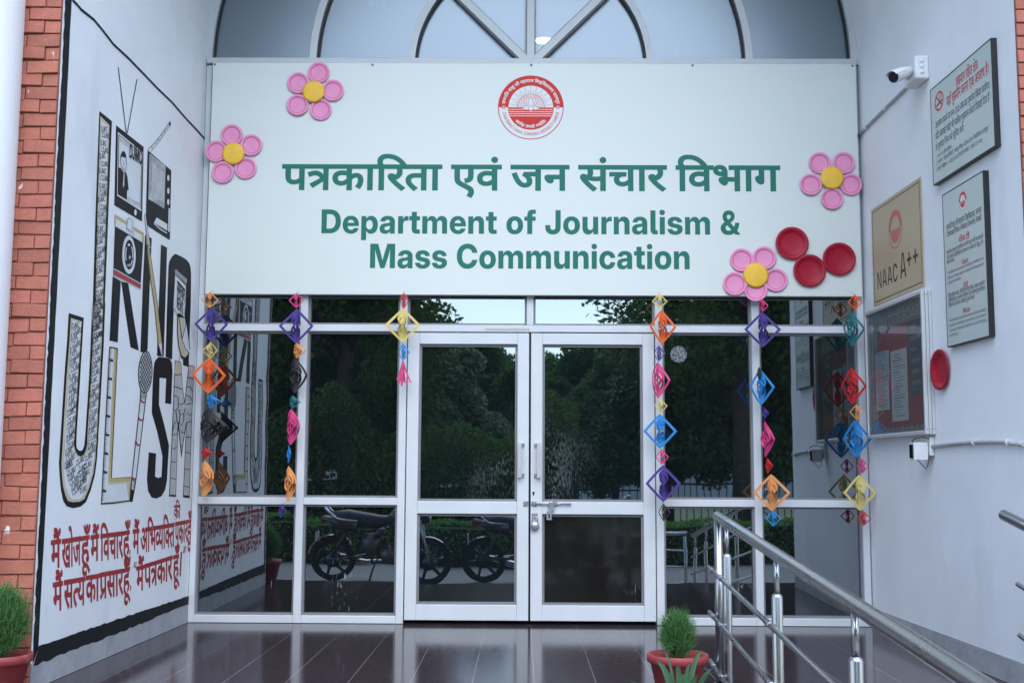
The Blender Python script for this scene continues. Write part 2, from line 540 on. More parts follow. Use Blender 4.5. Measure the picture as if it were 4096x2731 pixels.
DEVA_GLYPH = {
    5: '-188,847;-188~868;-159~896;-139,896;-118~896;-89~868;-89,847;-89~826;-118~797;-139,797;-159~797;-188~826|69,863;46~763;-61~680;-138,680;-210~680;-318~769;-352,863;-283,887;-257~817;-189~747;-135,747;-77~747;-21~822;-5,889',
    6: '-185,772;-185~796;-152~830;-130,830;-107~830;-75~796;-75,772;-75~748;-107~714;-130,714;-152~714;-185~748',
    7: '78,435;78~461;114~499;139,499;164~499;200~461;200,435;200~409;164~371;139,371;114~371;78~409|78,118;78~144;114~182;139,182;164~182;200~144;200,118;200~92;164~54;139,54;114~54;78~92',
    9: '470,218;470~148;379~80;312,80;226~80;92~208;29,356;100,382;143~276;243~153;305,153;343~153;391~188;391,227;391~264;350~322;318,347;291~342;260,341;255,411;323~413;380~457;380,494;380~530;333~562;302,562;265~562;205~542;171,525;146,594;172~608;249~632;298,632;376~632;459~554;459,495;459~417;392,375;403~365;412,355;450~350;486,350;518~350;568~356;594,363;594,551;521,551;521,622;779,622;779,551;675,551;675,0;594,0;594,290;570~284;524~279;498,279;481~279;455,282;470~252',
    10: '470,218;470~148;379~80;312,80;226~80;92~208;29,356;100,382;143~276;243~153;305,153;343~153;391~188;391,227;391~264;350~322;318,347;291~342;260,341;255,411;323~413;380~457;380,494;380~530;333~562;302,562;265~562;205~542;171,525;146,594;172~608;249~632;298,632;376~632;459~554;459,495;459~417;392,375;403~365;412,355;450~350;486,350;518~350;568~356;594,363;594,551;521,551;521,622;1038,622;1038,551;934,551;934,0;853,0;853,551;675,551;675,0;594,0;594,290;570~284;524~279;498,279;481~279;455,282;470~252',
    11: '271,222;242~222;184~208;161,197;114~225;50~301;50,352;50~380;70~420;87,433;110~450;172~465;221,465;314,465;314,551;0,551;0,622;505,622;505,551;395,551;395,394;211,394;180~394;154~388;145,381;130~369;130,347;130~323;158~290;174,277;220~294;275,294;349~294;447~219;447,154;447~89;364~14;289,4;318~-8;381~-30;415,-40;382,-110;325~-84;221~-27;176,1;117~4;48~33;48,65;48~87;75~116;101,116;121~116;164~95;194,70;208~68;219,68;289~68;366~109;366,153;366~186;317~222',
    12: '271,222;242~222;184~208;161,197;114~225;50~301;50,352;50~380;70~420;87,433;110~450;172~465;221,465;314,465;314,551;0,551;0,622;505,622;505,551;395,551;395,394;211,394;180~394;154~388;145,381;130~369;130,347;130~323;158~290;174,277;220~294;275,294;349~294;447~219;447,154;447~89;364~14;289,4;318~-8;381~-30;415,-40;382,-110;325~-84;221~-27;176,1;117~4;48~33;48,65;48~87;75~116;101,116;121~116;164~95;194,70;208~68;219,68;289~68;366~109;366,153;366~186;317~222|293,615;272~650;243~726;243,762;243~829;332~896;398,896;430~896;484~883;504,872;482,806;465~815;427~827;405,827;365~827;323~782;323,747;323~714;350~651;375,615',
    13: '0,622;563,622;563,551;453,551;485~512;485,464;485~374;406,328;442~296;499~211;499,152;499~102;454~34;376~0;328,0;271~0;168~61;73~199;29,313;100,338;128~260;195~141;274~74;320,74;361~74;414~111;414,160;414~201;369~270;329,301;299~295;264,294;259,364;333~366;404~414;404,463;404~493;374~538;351,551;0,551',
    19: '568,551;474,551;474,380;474~329;459~269;441,246;404~198;323,192;307,266;329~270;360~281;370,292;382~304;393~339;393,380;393,551;160,551;160,353;160~307;166~249;186~211;226~180;260,160;370,98;433~62;486~-3;486,-53;486~-93;453~-164;439,-184;367,-142;380~-122;403~-77;403,-55;403~-36;387~-7;339~28;290,56;203,106;164~129;109~178;95,212;79~248;79,316;79,551;0,551;0,622;568,622',
    24: '470,218;470~148;379~80;312,80;226~80;92~208;29,356;100,382;143~276;243~153;305,153;343~153;391~188;391,227;391~264;350~322;318,347;291~342;260,341;255,411;323~413;380~457;380,494;380~530;333~562;302,562;265~562;205~542;171,525;146,594;172~608;249~632;298,632;376~632;459~554;459,495;459~417;392,375;403~365;412,355;450~350;486,350;518~350;568~356;594,363;594,551;521,551;521,622;1038,622;1038,551;934,551;934,0;853,0;853,551;675,551;675,0;594,0;594,290;570~284;524~279;498,279;481~279;455,282;470~252|844,615;817~655;772~692;729~703;703,703;683~703;641~691;621,682;595,751;618~761;668~773;697,773;742~773;812~730;836,692;840,694;820~746;782~803;738~827;707,827;683~827;651~819;637,813;614,882;653~896;705,896;759~896;838~845;901~722;929,615',
    25: '777,551;452,551;452,349;500~399;569,399;634~399;716~316;716,239;716~193;686~89;651,39;579,80;604~112;636~196;636,237;636~284;597~330;562,330;508~330;452,258;452,0;371,0;371,174;347~154;276~118;226,118;179~118;96~156;46~233;46,290;46~370;156~464;244,464;267~464;324~457;339,454;333,381;317~385;268~391;249,391;191~391;127~339;127,292;127~239;188~188;228,188;272~188;341~230;371,260;371,551;0,551;0,622;777,622',
    26: '729,551;729,0;648,0;648,45;613~26;530~7;488,7;380~7;183~114;85,239;58~274;40~319;40,338;40~359;70~393;104,393;129~393;166~370;181,350;202~369;217~428;217,458;217~484;210~531;201,551;0,551;0,622;833,622;833,551|534,232;569~232;627~261;648,280;648,551;281,551;298~514;298,458;298~376;228~280;166,253;236~169;391~79;490,79;533~79;611~99;648,122;648,198;625~184;561~164;521,164;474~164;399~203;356~273;356,319;356~392;452~473;531,473;548~473;602~468;616,463;610,394;595~398;558~404;540,404;492~404;437~360;437,316;437~273;492~232',
    27: '208,551;208,234;208~208;183~178;160,178;134~178;79~220;41~280;41,308;41~331;68~359;102,359;127,359;127,551;0,551;0,622;578,622;578,551;474,551;474,0;393,0;393,551',
    28: '605,551;502,551;502,0;421,0;421,166;390~146;314~118;259,118;182~118;86~199;86,266;86~294;106~346;128,366;88~385;42~455;42,497;42~528;52,551;0,551;0,622;605,622|167,269;167~227;223~188;267,188;319~188;396~231;421,260;421,551;145,551;123~527;123,494;123~457;166~417;200,412;228~419;263,419;290~419;308,417;302,347;295~348;279~348;273,348;224~348;167~308',
    30: '649,551;545,551;545,0;465,0;465,165;439~148;367~118;317,118;240~118;141~204;141,275;141~304;166~355;185,371;38,369;38,441;331,441;349~441;385~440;389,440;382,370;350,370;292~370;221~321;221,274;221~231;279~188;317,188;367~188;438~231;465,260;465,551;0,551;0,622;649,622',
    31: '296,70;373~70;499~133;574~241;574,310;574~357;528~419;487,419;453~419;424~383;424,358;424~326;477~275;535,261;502,198;421~221;347~304;347,356;347~404;402~472;455,481;455,551;0,551;0,622;715,622;715,551;535,551;535,477;586~464;653~380;653,308;653~250;603~140;510~52;378~0;296,0;199~0;101~83;101,147;101~168;116~213;132,231;90~251;43~316;43,359;43~419;133~483;206,483;223~483;275~478;288,473;282,404;268~408;233~415;212,415;124~415;124,350;124~321;168~289;202,281;231~290;266,290;277~290;301~288;308,287;302,217;296~218;281~218;276,218;182~218;182,148;182~108;244~70',
    32: '653,551;653,0;572,0;572,370;435,370;394~370;378,373;414~343;458~263;458,218;458~172;417~110;350~80;310,80;257~80;161~141;73~282;31,401;102,426;148~292;248~153;306,153;338~153;379~187;379,227;379~271;318~349;273,377;302,441;572,441;572,551;0,551;0,622;757,622;757,551',
    35: '519,551;371,551;371,349;316,349;268~349;204~333;181,318;126~280;126,215;126~167;170~104;241~74;283,74;337~74;413~99;455,121;482,47;438~27;339~0;286,0;217~0;108~52;46~150;46,220;46~285;114~374;225~420;288,420;290,420;290,551;0,551;0,622;519,622',
    37: '358,222;329~222;271~208;248,197;201~225;137~301;137,352;137~380;157~420;174,433;197~450;259~465;308,465;401,465;401,551;0,551;0,622;592,622;592,551;482,551;482,394;298,394;267~394;241~388;232,381;217~369;217,347;217~323;245~290;261,277;307~294;362,294;436~294;534~219;534,154;534~87;436~0;337,0;239~0;84~88;25,158;86,207;143~139;262~74;337,74;453~74;453,152;453~187;404~222',
    39: '634,551;634,0;553,0;553,551;420,551;420,321;420~279;403~221;385,198;364~173;298~146;251,146;158~146;114,205;97~228;79~298;79,352;79,551;0,551;0,622;737,622;737,551|249,217;301~217;321,249;332~266;339~310;339,353;339,551;160,551;160,353;160~314;168~268;178,251;189~235;222~217',
    40: '481,551;481,0;400,0;400,328;291,328;230~328;169~316;150,299;126~280;126,237;126~188;200~97;271,40;217,-12;171~28;92~108;45~194;45,242;45~277;72~333;93,351;122~376;204~399;272,399;400,399;400,551;0,551;0,622;584,622;584,551',
    42: '413,-58;392~-24;354~46;342,73;330~71;302~68;287,68;245~68;160~89;89~136;46~215;46,272;46~316;77~379;102,401;135~430;231~456;290,456;295,456;295,551;0,551;0,622;534,622;534,551;376,551;376,385;327,385;269~385;198~371;173,355;151~340;126~294;126,262;126~209;205~140;287,140;293~140;305~140;312,141;306~161;306,176;306~211;348~240;373,240;416~240;461~191;461,162;461~130;432~95;410,86;422~62;455~11;480,-24',
    43: '630,551;526,551;526,0;445,0;445,150;414~130;341~103;283,103;206~103;111~184;111,251;111~278;129~328;148,348;101~366;42~437;42,493;42~553;124~632;187,632;240~632;311~576;311,531;311~484;271,443;210,482;221~492;230~515;230,526;230~541;210~568;184,568;156~568;116~524;116,489;116~457;147~418;196~400;223,397;253~405;288,405;299~405;326~403;333,402;326,332;320~333;303~333;298,333;248~333;191~292;191,254;191~213;248~173;292,173;345~173;419~216;445,245;445,551;383,551;383,622;630,622',
    44: '0,622;569,622;569,551;466,551;466,0;385,0;385,298;204,298;204,244;204~216;176~188;153,188;129~188;75~230;37~290;37,318;37~341;64~369;98,369;385,369;385,551;0,551',
    46: '479,551;479,0;398,0;398,191;369~172;301~146;254,146;214~146;149~173;128,194;103~221;79~294;79,358;79,551;0,551;0,622;583,622;583,551|398,551;160,551;160,369;160~328;166~280;179~251;190,240;213~217;263,217;303~217;373~255;398,280',
    48: '585,551;482,551;482,0;401,0;401,165;374~147;297~118;241,118;185~118;96~160;46~235;46,286;46~372;167~464;265,464;279~464;319~461;358~457;369,454;363,385;343~389;293~395;268,395;248~395;230,392;365,224;384~238;401,256;401,551;0,551;0,622;585,622|127,287;127~235;194~184;242,184;260~184;293~190;308,195;168,370;127~342',
    49: '174,632;211~632;269~611;291,586;309~567;332~499;332,437;332,321;533,321;533,551;402,551;402,622;717,622;717,551;614,551;614,0;533,0;533,250;332,250;332,213;332~180;303~151;283,151;264~151;222~176;186~215;164~259;164,278;164~296;191~321;224,321;253,321;253,426;253~473;243~523;232,538;212~568;169,568;142~568;114~542;114,521;114~493;161~463;218,460;210,389;135~395;46~456;46,520;46~579;122~632',
    50: '509,551;509,0;428,0;428,250;207,250;207,213;207~180;178~151;159,151;140~151;98~176;62~215;39~259;39,278;39~296;66~321;100,321;126,321;126,551;0,551;0,622;612,622;612,551|428,551;207,551;207,321;428,321',
    51: '595,622;595,551;491,551;491,0;410,0;410,179;382~161;304~132;253,132;163~132;52~253;38,353;100~366;160~413;160,457;160~485;137~533;123,551;0,551;0,622|129,301;149~252;210~203;259,203;309~203;383~245;410,274;410,551;211,551;240~499;240,445;240~337',
    52: '395,42;341,-12;282~37;178~137;98~225;75,256;53~287;40~323;40,340;40~359;70~393;104,393;129~393;166~370;181,349;220~369;256~429;256,468;256~491;246~536;239,551;0,551;0,622;424,622;424,551;320,551;336~516;336,458;336~403;292~327;216~274;167,254;212~202;331~91',
    54: '0,551;0,622;693,622;693,551;589,551;589,0;508,0;508,355;502~356;494,356;470~356;420~332;374~269;356,208;279,232;291~278;311,313;287~331;239~353;209,353;169~353;126~307;126,271;126~233;169~164;251~89;309,40;255,-12;197~38;101~129;45~222;45,275;45~328;94~395;168~426;204,426;248~426;321~397;354,370;412~426;499,426;504~426;508,426;508,551',
    57: '571,551;467,551;467,0;387,0;387,165;361~147;286~118;233,118;179~118;95~160;46~235;46,286;46~372;161~464;255,464;268~464;307~461;344~457;354,454;349,381;330~385;282~391;259,391;197~391;127~337;127,287;127~236;190~188;235,188;287~188;362~233;387,260;387,551;0,551;0,622;571,622',
    58: '122,189;87~189;40~224;40,255;40~284;76~314;104,314;122~314;161~299;191,276;241~292;305~378;305,443;305~499;246~566;199,566;168~566;138~539;138,516;138~501;157~466;214~442;270,440;253,370;159~376;66~459;66,517;66~568;137~632;204,632;251~632;333~589;384~504;384,440;384~371;315~254;254,221;299~182;383~87;414,43;350,-1;299~71;216~164;179,194;152~189|591,551;591,0;510,0;510,551;421,551;421,622;695,622;695,551',
    59: '593,622;593,551;489,551;489,0;408,0;408,191;378~174;304~146;254,146;214~146;149~173;128,194;103~221;79~294;79,358;79,551;0,551;0,622|408,551;205,551;408,287|189,240;212~217;262,217;288~217;338~233;360,245;159,507;159,369;159~328;165~280;178~251',
    60: '587,551;587,0;506,0;506,266;477~257;419~251;380,251;338~251;245~266;212,277;192~264;167,253;208~201;319~91;380,42;326,-12;270~37;171~137;95~225;73,256;51~287;40~323;40,340;40~359;70~393;104,393;129~393;166~370;181,350;202~369;217~428;217,458;217~488;208~536;201,551;0,551;0,622;691,622;691,551|369,322;408~322;472~330;506,339;506,551;281,551;288~534;298~488;298,458;298~416;279~354;262,333;314~322',
    61: '321,69;357~80;403~116;403,148;403~186;345~229;280,229;211~229;138~172;138,124;138~93;161~35;232~-36;302,-89;248,-142;157~-71;58~53;58,130;58~168;89~227;115,248;96~266;69~318;69,352;69~380;89~420;106,433;129~450;188~465;229,465;361,465;361,551;0,551;0,622;546,622;546,551;442,551;442,394;230,394;199~394;173~388;164,381;149~369;149,347;149~327;169~296;183,284;230~300;284,300;353~300;440~258;481~191;481,153;481~95;413~19;348,2',
    66: '170,551;170,0;89,0;89,551;0,551;0,622;273,622;273,551',
    67: '89,551;0,551;0,622;80,622;68~644;53~694;53,724;53~802;169~896;266,896;407~896;625~743;704,615;620,615;467~824;283,824;213~824;134~765;134,714;134~684;153~639;165,622;273,622;273,551;170,551;170,0;89,0',
    68: '-185,615;-202~650;-220~714;-220,748;-220~813;-136~896;-61,896;-1~896;79~839;137~718;163,622;273,622;273,551;170,551;170,0;89,0;89,551;0,551;0,622;87,622;59~726;-2~825;-57,825;-97~825;-139~776;-139,733;-139~699;-119~644;-105,615',
    69: '-248,-12;-194~11;-136,11;-61~11;22~-66;22,-129;22~-190;-71~-268;-157,-268;-254~-268;-395~-176;-455,-100;-394,-57;-355~-105;-285~-167;-206~-196;-157,-196;-51~-196;-51,-122;-51~-89;-100~-57;-131,-57;-158~-57;-201~-68;-222,-79',
    70: '-63,-245;-88~-255;-145~-268;-173,-268;-248~-268;-333~-189;-333,-126;-333~-69;-241~11;-162,11;-87~11;25~-45;111~-136;145,-189;83,-228;29~-145;-83~-57;-156,-57;-207~-57;-259~-96;-259,-128;-259~-166;-209~-196;-178,-196;-151~-196;-109~-185;-88,-175',
    71: '27,-233;2~-246;-65~-268;-106,-268;-181~-268;-266~-189;-266,-126;-266~-70;-177~13;-89,18;-82,-48;-140~-55;-192~-99;-192,-132;-192~-166;-142~-197;-111,-197;-79~-197;-32~-182;2,-164',
    75: '-169,615;-190~694;-231~785;-281~823;-315,823;-337~823;-371~814;-385,809;-409,882;-370~896;-318,896;-264~896;-185~845;-122~722;-94,615',
    76: '-179,615;-206~655;-251~692;-294~703;-320,703;-340~703;-382~691;-402,682;-428,751;-405~761;-355~773;-326,773;-281~773;-211~730;-187,692;-183,694;-203~746;-241~803;-285~827;-316,827;-340~827;-372~819;-386,813;-409,882;-370~896;-318,896;-264~896;-185~845;-122~722;-94,615',
    79: '170,551;170,0;89,0;89,551;0,551;0,622;273,622;273,551|90,615;69~694;28~785;-22~823;-56,823;-78~823;-112~814;-126,809;-150,882;-111~896;-59,896;-5~896;74~845;137~722;165,615',
    80: '170,551;170,0;89,0;89,551;0,551;0,622;273,622;273,551|80,615;53~655;8~692;-35~703;-61,703;-81~703;-123~691;-143,682;-169,751;-146~761;-96~773;-67,773;-22~773;48~730;72,692;76,694;56~746;18~803;-26~827;-57,827;-81~827;-113~819;-127,813;-150,882;-111~896;-59,896;-5~896;74~845;137~722;165,615',
    104: '194,622;275,622;275,0;194,0',
    106: '275,121;217~121;126~172;75~263;75,321;75~380;126~469;216~520;274,520;333~520;424~469;476~378;476,319;476~261;425~171;334~121|273,192;326~192;394~266;394,322;394~379;330~449;277,449;225~449;157~375;157,318;157~262;221~192',
    179: '623,551;623,0;542,0;542,325;511~310;440~293;390,293;340~293;257~313;225,326;178~297;128~244;128,208;128~188;148~147;200~120;247,120;258~120;269,121;263~139;263,157;263~189;303~216;328,216;369~216;413~164;413,136;413~108;388~76;365,66;383~43;421~2;448,-24;390,-65;363~-34;314~27;298,53;286~51;258~50;245,50;186~50;96~91;46~162;46,205;46~260;115~333;164,361;120~390;74~461;74,507;74~560;155~632;231,632;293~632;382~574;382,515;382~467;336~401;295,373;314~368;357~364;379,364;425~364;504~385;542,411;542,551;453,551;453,622;727,622;727,551|153,502;153~469;195~416;228,399;303~448;303,506;303~530;269~566;229,566;195~566;153~532',
    181: '-190,615;-211~650;-240~726;-240,762;-240~829;-151~896;-85,896;-53~896;1~883;21,872;-1,806;-18~815;-56~827;-78,827;-118~827;-160~782;-160,747;-160~714;-133~651;-108,615',
    183: '618,551;452,551;452,334;474~349;528~368;567,368;631,368;631,297;580,297;534~297;482~277;452,253;452,0;371,0;371,174;347~154;276~118;226,118;179~118;96~156;46~233;46,290;46~370;156~464;244,464;267~464;324~457;339,454;333,381;317~385;268~391;249,391;191~391;127~339;127,292;127~239;188~188;228,188;272~188;341~230;371,260;371,551;0,551;0,622;618,622',
    190: '0,622;587,622;587,551;0,551|572,370;435,370;394~370;378,373;414~343;458~263;458,218;458~172;417~110;350~80;310,80;257~80;161~141;73~282;31,401;102,426;148~292;248~153;306,153;338~153;379~187;379,227;379~271;318~349;273,377;302,441;572,441',
    198: '0,622;363,622;363,551;0,551|45,242;45~277;72~333;93,351;122~376;204~399;272,399;380,399;380,328;291,328;230~328;169~316;150,299;126~280;126,237;126~188;200~97;271,40;217,-12;171~28;92~108;45~194',
    202: '0,622;373,622;373,551;0,551|204,298;204,244;204~216;176~188;153,188;129~188;75~230;37~290;37,318;37~341;64~369;98,369;385,369;385,298',
    207: '207,321;428,321;428,250;207,250;207,213;207~180;178~151;159,151;140~151;98~176;62~215;39~259;39,278;39~296;66~321;100,321;126,321;126,551;0,551;0,622;364,622;364,551;207,551',
    210: '0,622;515,622;515,551;0,551|537,349;517~356;494,356;470~356;420~332;374~269;356,208;279,232;291~278;311,313;288~331;239~353;209,353;169~353;126~307;126,271;126~233;169~164;251~89;309,40;255,-12;197~38;101~129;45~222;45,275;45~328;94~395;167~426;204,426;248~426;321~397;354,370;413~426;500,426;514~426;545~422;556,417',
    214: '409,286;446,217;406~189;320~146;254,146;214~146;149~173;128,194;103~221;79~294;79,358;79,551;0,551;0,622;391,622;391,551;205,551|262,217;288~217;338~233;360,245;159,507;159,369;159~328;165~280;178~251;189,240;212~217',
    215: '369,322;400~322;450~327;478,332;486,260;461~255;409~251;380,251;338~251;245~266;212,277;192~264;167,253;208~201;319~91;380,42;326,-12;270~37;171~137;95~225;73,256;51~287;40~323;40,340;40~359;70~393;104,393;129~393;166~370;181,350;202~369;217~428;217,458;217~488;208~536;201,551;0,551;0,622;403,622;403,551;281,551;288~534;298~488;298,458;298~416;279~354;262,333;314~322',
    219: '513,313;491~305;433~293;390,293;340~293;257~313;225,326;178~297;128~244;128,208;128~188;148~147;200~120;247,120;258~120;269,121;263~139;263,157;263~189;303~216;328,216;369~216;413~164;413,136;413~108;388~76;365,66;383~43;421~2;448,-24;390,-65;363~-34;314~27;298,53;286~51;258~50;245,50;186~50;96~91;46~162;46,205;46~260;115~333;164,361;120~390;74~461;74,507;74~560;155~632;231,632;293~632;382~574;382,515;382~467;336~401;295,373;315~368;359~364;379,364;413~364;468~374;496,386|153,502;153~469;195~416;228,399;303~448;303,506;303~530;269~566;229,566;195~566;153~532',
    269: '127,65;80,132;326,281;284~335;223~380;181,380;153~380;96~364;55,343;27,417;61~433;135~456;179,456;219~456;283~431;345~374;382,326;382,551;0,551;0,622;566,622;566,551;463,551;463,0;382,0;382,234',
    271: '42,4;213,81;169~90;93~135;46~213;46,272;46~316;77~379;102,401;135~430;231~456;290,456;295,456;295,551;0,551;0,622;534,622;534,551;376,551;376,385;327,385;269~385;198~371;173,355;151~340;126~294;126,262;126~209;205~140;287,140;293~140;305~140;312,141;306~161;306,176;306~211;348~240;373,240;416~240;461~191;461,162;461~130;432~95;410,86;422~62;455~11;480,-24;413,-58;392~-24;354~46;342,73;82,-66',
    274: '45,53;214,153;160~162;128,194;103~221;79~294;79,358;79,551;0,551;0,622;583,622;583,551;479,551;479,0;398,0;398,193;92,-13|398,551;160,551;160,369;160~328;166~280;179~251;190,240;213~217;262,217;301~217;373~255;398,280',
    275: '44,53;204,154;156~164;125,198;100~227;79~297;79,354;79,551;0,551;0,622;786,622;786,551;460,551;460,349;485~373;543~399;578,399;643~399;725~316;725,239;725~193;695~89;660,39;588,80;613~112;645~196;645,237;645~284;605~330;570,330;517~330;460,257;460,0;379,0;379,194;375~191;371,189;91,-12|160,551;160,360;160~305;172~257;188,240;208~217;248,217;289~217;353~251;379,278;379,551',
    278: '207,-24;159,43;428,206;428,250;207,250;207,213;207~180;178~151;159,151;140~151;98~176;62~215;39~259;39,278;39~296;66~321;100,321;126,321;126,551;0,551;0,622;612,622;612,551;509,551;509,0;428,0;428,123|428,551;207,551;207,321;428,321',
    405: '284,300;355~300;442~260;481~196;481,160;481~107;419~39;360,18;333,85;365~96;404~129;404,157;404~191;347~229;282,229;205~229;138~175;138,135;138~112;159~61;225~3;293,-31;358~-37;458~-94;536~-180;568,-229;507,-268;452~-185;341~-98;267,-98;216~-98;165~-136;165,-168;165~-206;214~-236;245,-236;273~-236;315~-225;336,-215;361,-285;335~-295;278~-308;251,-308;176~-308;91~-229;91,-166;91~-127;136~-63;177,-46;113~-2;58~86;58,137;58~172;88~229;113,249;95~267;69~318;69,352;69~380;89~420;106,433;129~450;188~465;229,465;361,465;361,551;0,551;0,622;546,622;546,551;442,551;442,394;230,394;199~394;173~388;164,381;149~369;149,347;149~328;168~297;182,285;229~300',
    418: '498,159;438~159;358~237;358,300;358~303;358,304;343~312;306~324;284,326;262~303;202~268;167,254;212~202;331~91;395,42;341,-12;282~37;178~137;98~225;75,256;53~287;40~323;40,340;40~359;70~393;104,393;129~393;166~370;181,349;220~369;256~429;256,468;256~491;246~536;239,551;0,551;0,622;801,622;801,551;320,551;336~516;336,458;336~421;325,390;353~384;378,373;396~401;461~437;510,437;571~437;664~382;736~289;764,232;701,198;655~284;567~369;512,369;469~369;429~326;429,298;429~261;471~230;500,230;515~230;544~235;561,242;585,175;560~165;516~159',
    421: '438,-268;363~-268;278~-189;278,-126;278~-79;334~-13;379,3;357~41;342,73;330~71;302~68;287,68;245~68;160~89;89~136;46~215;46,272;46~316;77~379;102,401;135~430;231~456;290,456;295,456;295,551;0,551;0,622;534,622;534,551;376,551;376,385;327,385;269~385;198~371;173,355;151~340;126~294;126,262;126~209;205~140;287,140;293~140;305~140;312,141;306~161;306,176;306~211;348~240;373,240;416~240;461~191;461,162;461~130;432~95;410,86;424~60;461~1;487,-34;447,-45;398~-58;352~-99;352,-132;352~-166;402~-197;433,-197;465~-197;512~-182;546,-164;571,-233;546~-246;479~-268',
    449: '-169,615;-190~694;-231~785;-281~823;-315,823;-337~823;-371~814;-385,809;-409,882;-370~896;-318,896;-264~896;-185~845;-122~722;-94,615|-113,821;-113~845;-80~879;-58,879;-35~879;-2~845;-2,821;-2~797;-35~763;-58,763;-80~763;-113~797',
    452: '-179,615;-206~655;-251~692;-294~703;-320,703;-340~703;-382~691;-402,682;-428,751;-405~761;-355~773;-326,773;-281~773;-211~730;-187,692;-183,694;-203~746;-241~803;-285~827;-316,827;-340~827;-372~819;-386,813;-409,882;-370~896;-318,896;-264~896;-185~845;-122~722;-94,615|-113,816;-113~840;-80~874;-58,874;-35~874;-2~840;-2,816;-2~792;-35~758;-58,758;-80~758;-113~792',
    461: '170,551;170,0;89,0;89,551;0,551;0,622;273,622;273,551|90,615;69~694;28~785;-22~823;-56,823;-78~823;-112~814;-126,809;-150,882;-111~896;-59,896;-5~896;74~845;137~722;165,615|146,821;146~845;179~879;201,879;224~879;257~845;257,821;257~797;224~763;201,763;179~763;146~797',
    478: '470,218;470~148;379~80;312,80;226~80;92~208;29,356;100,382;143~276;243~153;305,153;343~153;391~188;391,227;391~264;350~322;318,347;291~342;260,341;255,411;323~413;380~457;380,494;380~530;333~562;302,562;265~562;205~542;171,525;146,594;172~608;249~632;298,632;376~632;459~554;459,495;459~417;392,375;403~365;412,355;450~350;486,350;518~350;568~356;594,363;594,551;521,551;521,622;1038,622;1038,551;934,551;934,0;853,0;853,551;675,551;675,0;594,0;594,290;570~284;524~279;498,279;481~279;455,282;470~252|854,615;833~694;792~785;742~823;708,823;686~823;652~814;638,809;614,882;653~896;705,896;759~896;838~845;901~722;929,615|910,821;910~845;943~879;965,879;988~879;1021~845;1021,821;1021~797;988~763;965,763;943~763;910~797',
    523: '851,551;851,0;770,0;770,180;741~161;661~132;606,132;521~132;402~229;381,322;476~342;553~413;553,467;553~517;506~568;469,568;444~568;412~544;412,521;412~470;493,461;485,391;420~400;344~461;344,519;344~575;417~632;470,632;511~632;586~597;634~525;634,469;634~395;554~303;480,274;503~238;561~203;612,203;664~203;738~243;770,275;770,551;688,551;688,622;954,622;954,551|0,622;312,622;312,551;0,551|45,242;45~277;72~333;93,351;122~376;204~399;272,399;380,399;380,328;291,328;230~328;169~316;150,299;126~280;126,237;126~188;200~97;271,40;217,-12;171~28;92~108;45~194',
    531: '757,-138;688,-166;631,-8;600~-49;516~-120;410~-164;345,-164;255~-164;159~-88;159,-30;159~-13;170~22;181,38;119~54;40~124;40,185;40~242;117~317;177,317;227~317;294~264;294,221;294~202;277~156;257,138;198,176;218~193;218,215;218~229;200~254;175,254;150~254;112~212;112,181;112~149;150~113;209~95;241,93;272~106;312,106;322~106;344~105;351,104;345,36;340~37;328~37;323,37;283~37;238~4;238,-25;238~-60;295~-95;338,-95;419~-95;547~-2;599,72;589~71;571~69;565,69;523~69;436~90;363~137;318~215;318,272;318~316;348~379;373,401;406~430;502~456;562,456;566,456;566,551;0,551;0,622;806,622;806,551;647,551;647,385;599,385;540~385;469~371;445,355;423~340;398~294;398,262;398~209;478~140;562,140;565~140;575~140;582,141;580~150;578~169;578,176;578~211;619~240;645,240;687~240;732~191;732,162;732~130;699~93;672,83',
    536: '264,-11;179~-11;77~69;77,136;77~190;108,230;80~252;42~312;42,352;42~380;62~420;79,433;102~451;160~465;202,465;270,465;270,551;0,551;0,622;699,622;699,551;595,551;595,-12;514,-12;514,101;491~77;422~25;327~-11|514,551;351,551;351,394;203,394;172~394;146~388;137,381;122~369;122,347;122~325;146~290;166,277;214~300;277,300;290~300;328~297;363~293;373,290;367,218;349~221;305~227;282,227;220~227;158~182;158,141;158~99;217~59;265,59;344~59;462~143;514,211',
    557: '255,464;268~464;307~461;344~457;354,454;349,381;330~385;282~391;259,391;197~391;127~337;127,287;127~236;191~188;240,188;284~188;369~233;400,274;386~310;380,353;442~366;502~413;502,457;502~485;479~533;465,551;0,551;0,622;937,622;937,551;833,551;833,0;752,0;752,179;724~161;646~132;595,132;546~132;468~170;440,204;416~182;359~143;284~118;233,118;181~118;96~160;46~235;46,286;46~372;161~464|471,301;491~252;552~203;601,203;651~203;725~245;752,274;752,551;553,551;582~499;582,445;582~337',
    559: '607,551;607,-137;526,-137;526,-61;502~-75;436~-95;395,-95;346~-95;269~-56;225~14;225,61;225~133;324~214;405,214;423~214;480~209;494,204;488,135;472~139;433~146;414,146;363~146;305~101;305,57;305~14;363~-26;407,-26;444~-26;504~2;526,21;526,248;456~253;312~290;257,314;214~286;123~229;76,202;28,270;69~290;146~333;183,354;130~392;89~464;89,503;89~556;174~632;247,632;313~632;399~559;399,500;399~457;354~388;319,361;402~329;526,321;526,551;462,551;462,622;710,622;710,551|248,393;281~415;318~469;318,500;318~534;278~566;244,566;215~566;168~532;168,497;168~473;202~419',
    562: '316,0;250~0;144~35;82~112;82,175;82~244;143,286;117~309;84~373;84,420;84,551;0,551;0,622;599,622;599,551;495,551;495,334;430,272;376,272;316~272;240~262;212,248;162~225;162,171;162~133;204~91;273~75;313,75;365~75;452~102;491,123;518,47;477~28;369~0|414,356;414,551;219,551|164,438;164~391;187~336;214,319;270~336;346,337;164,521',
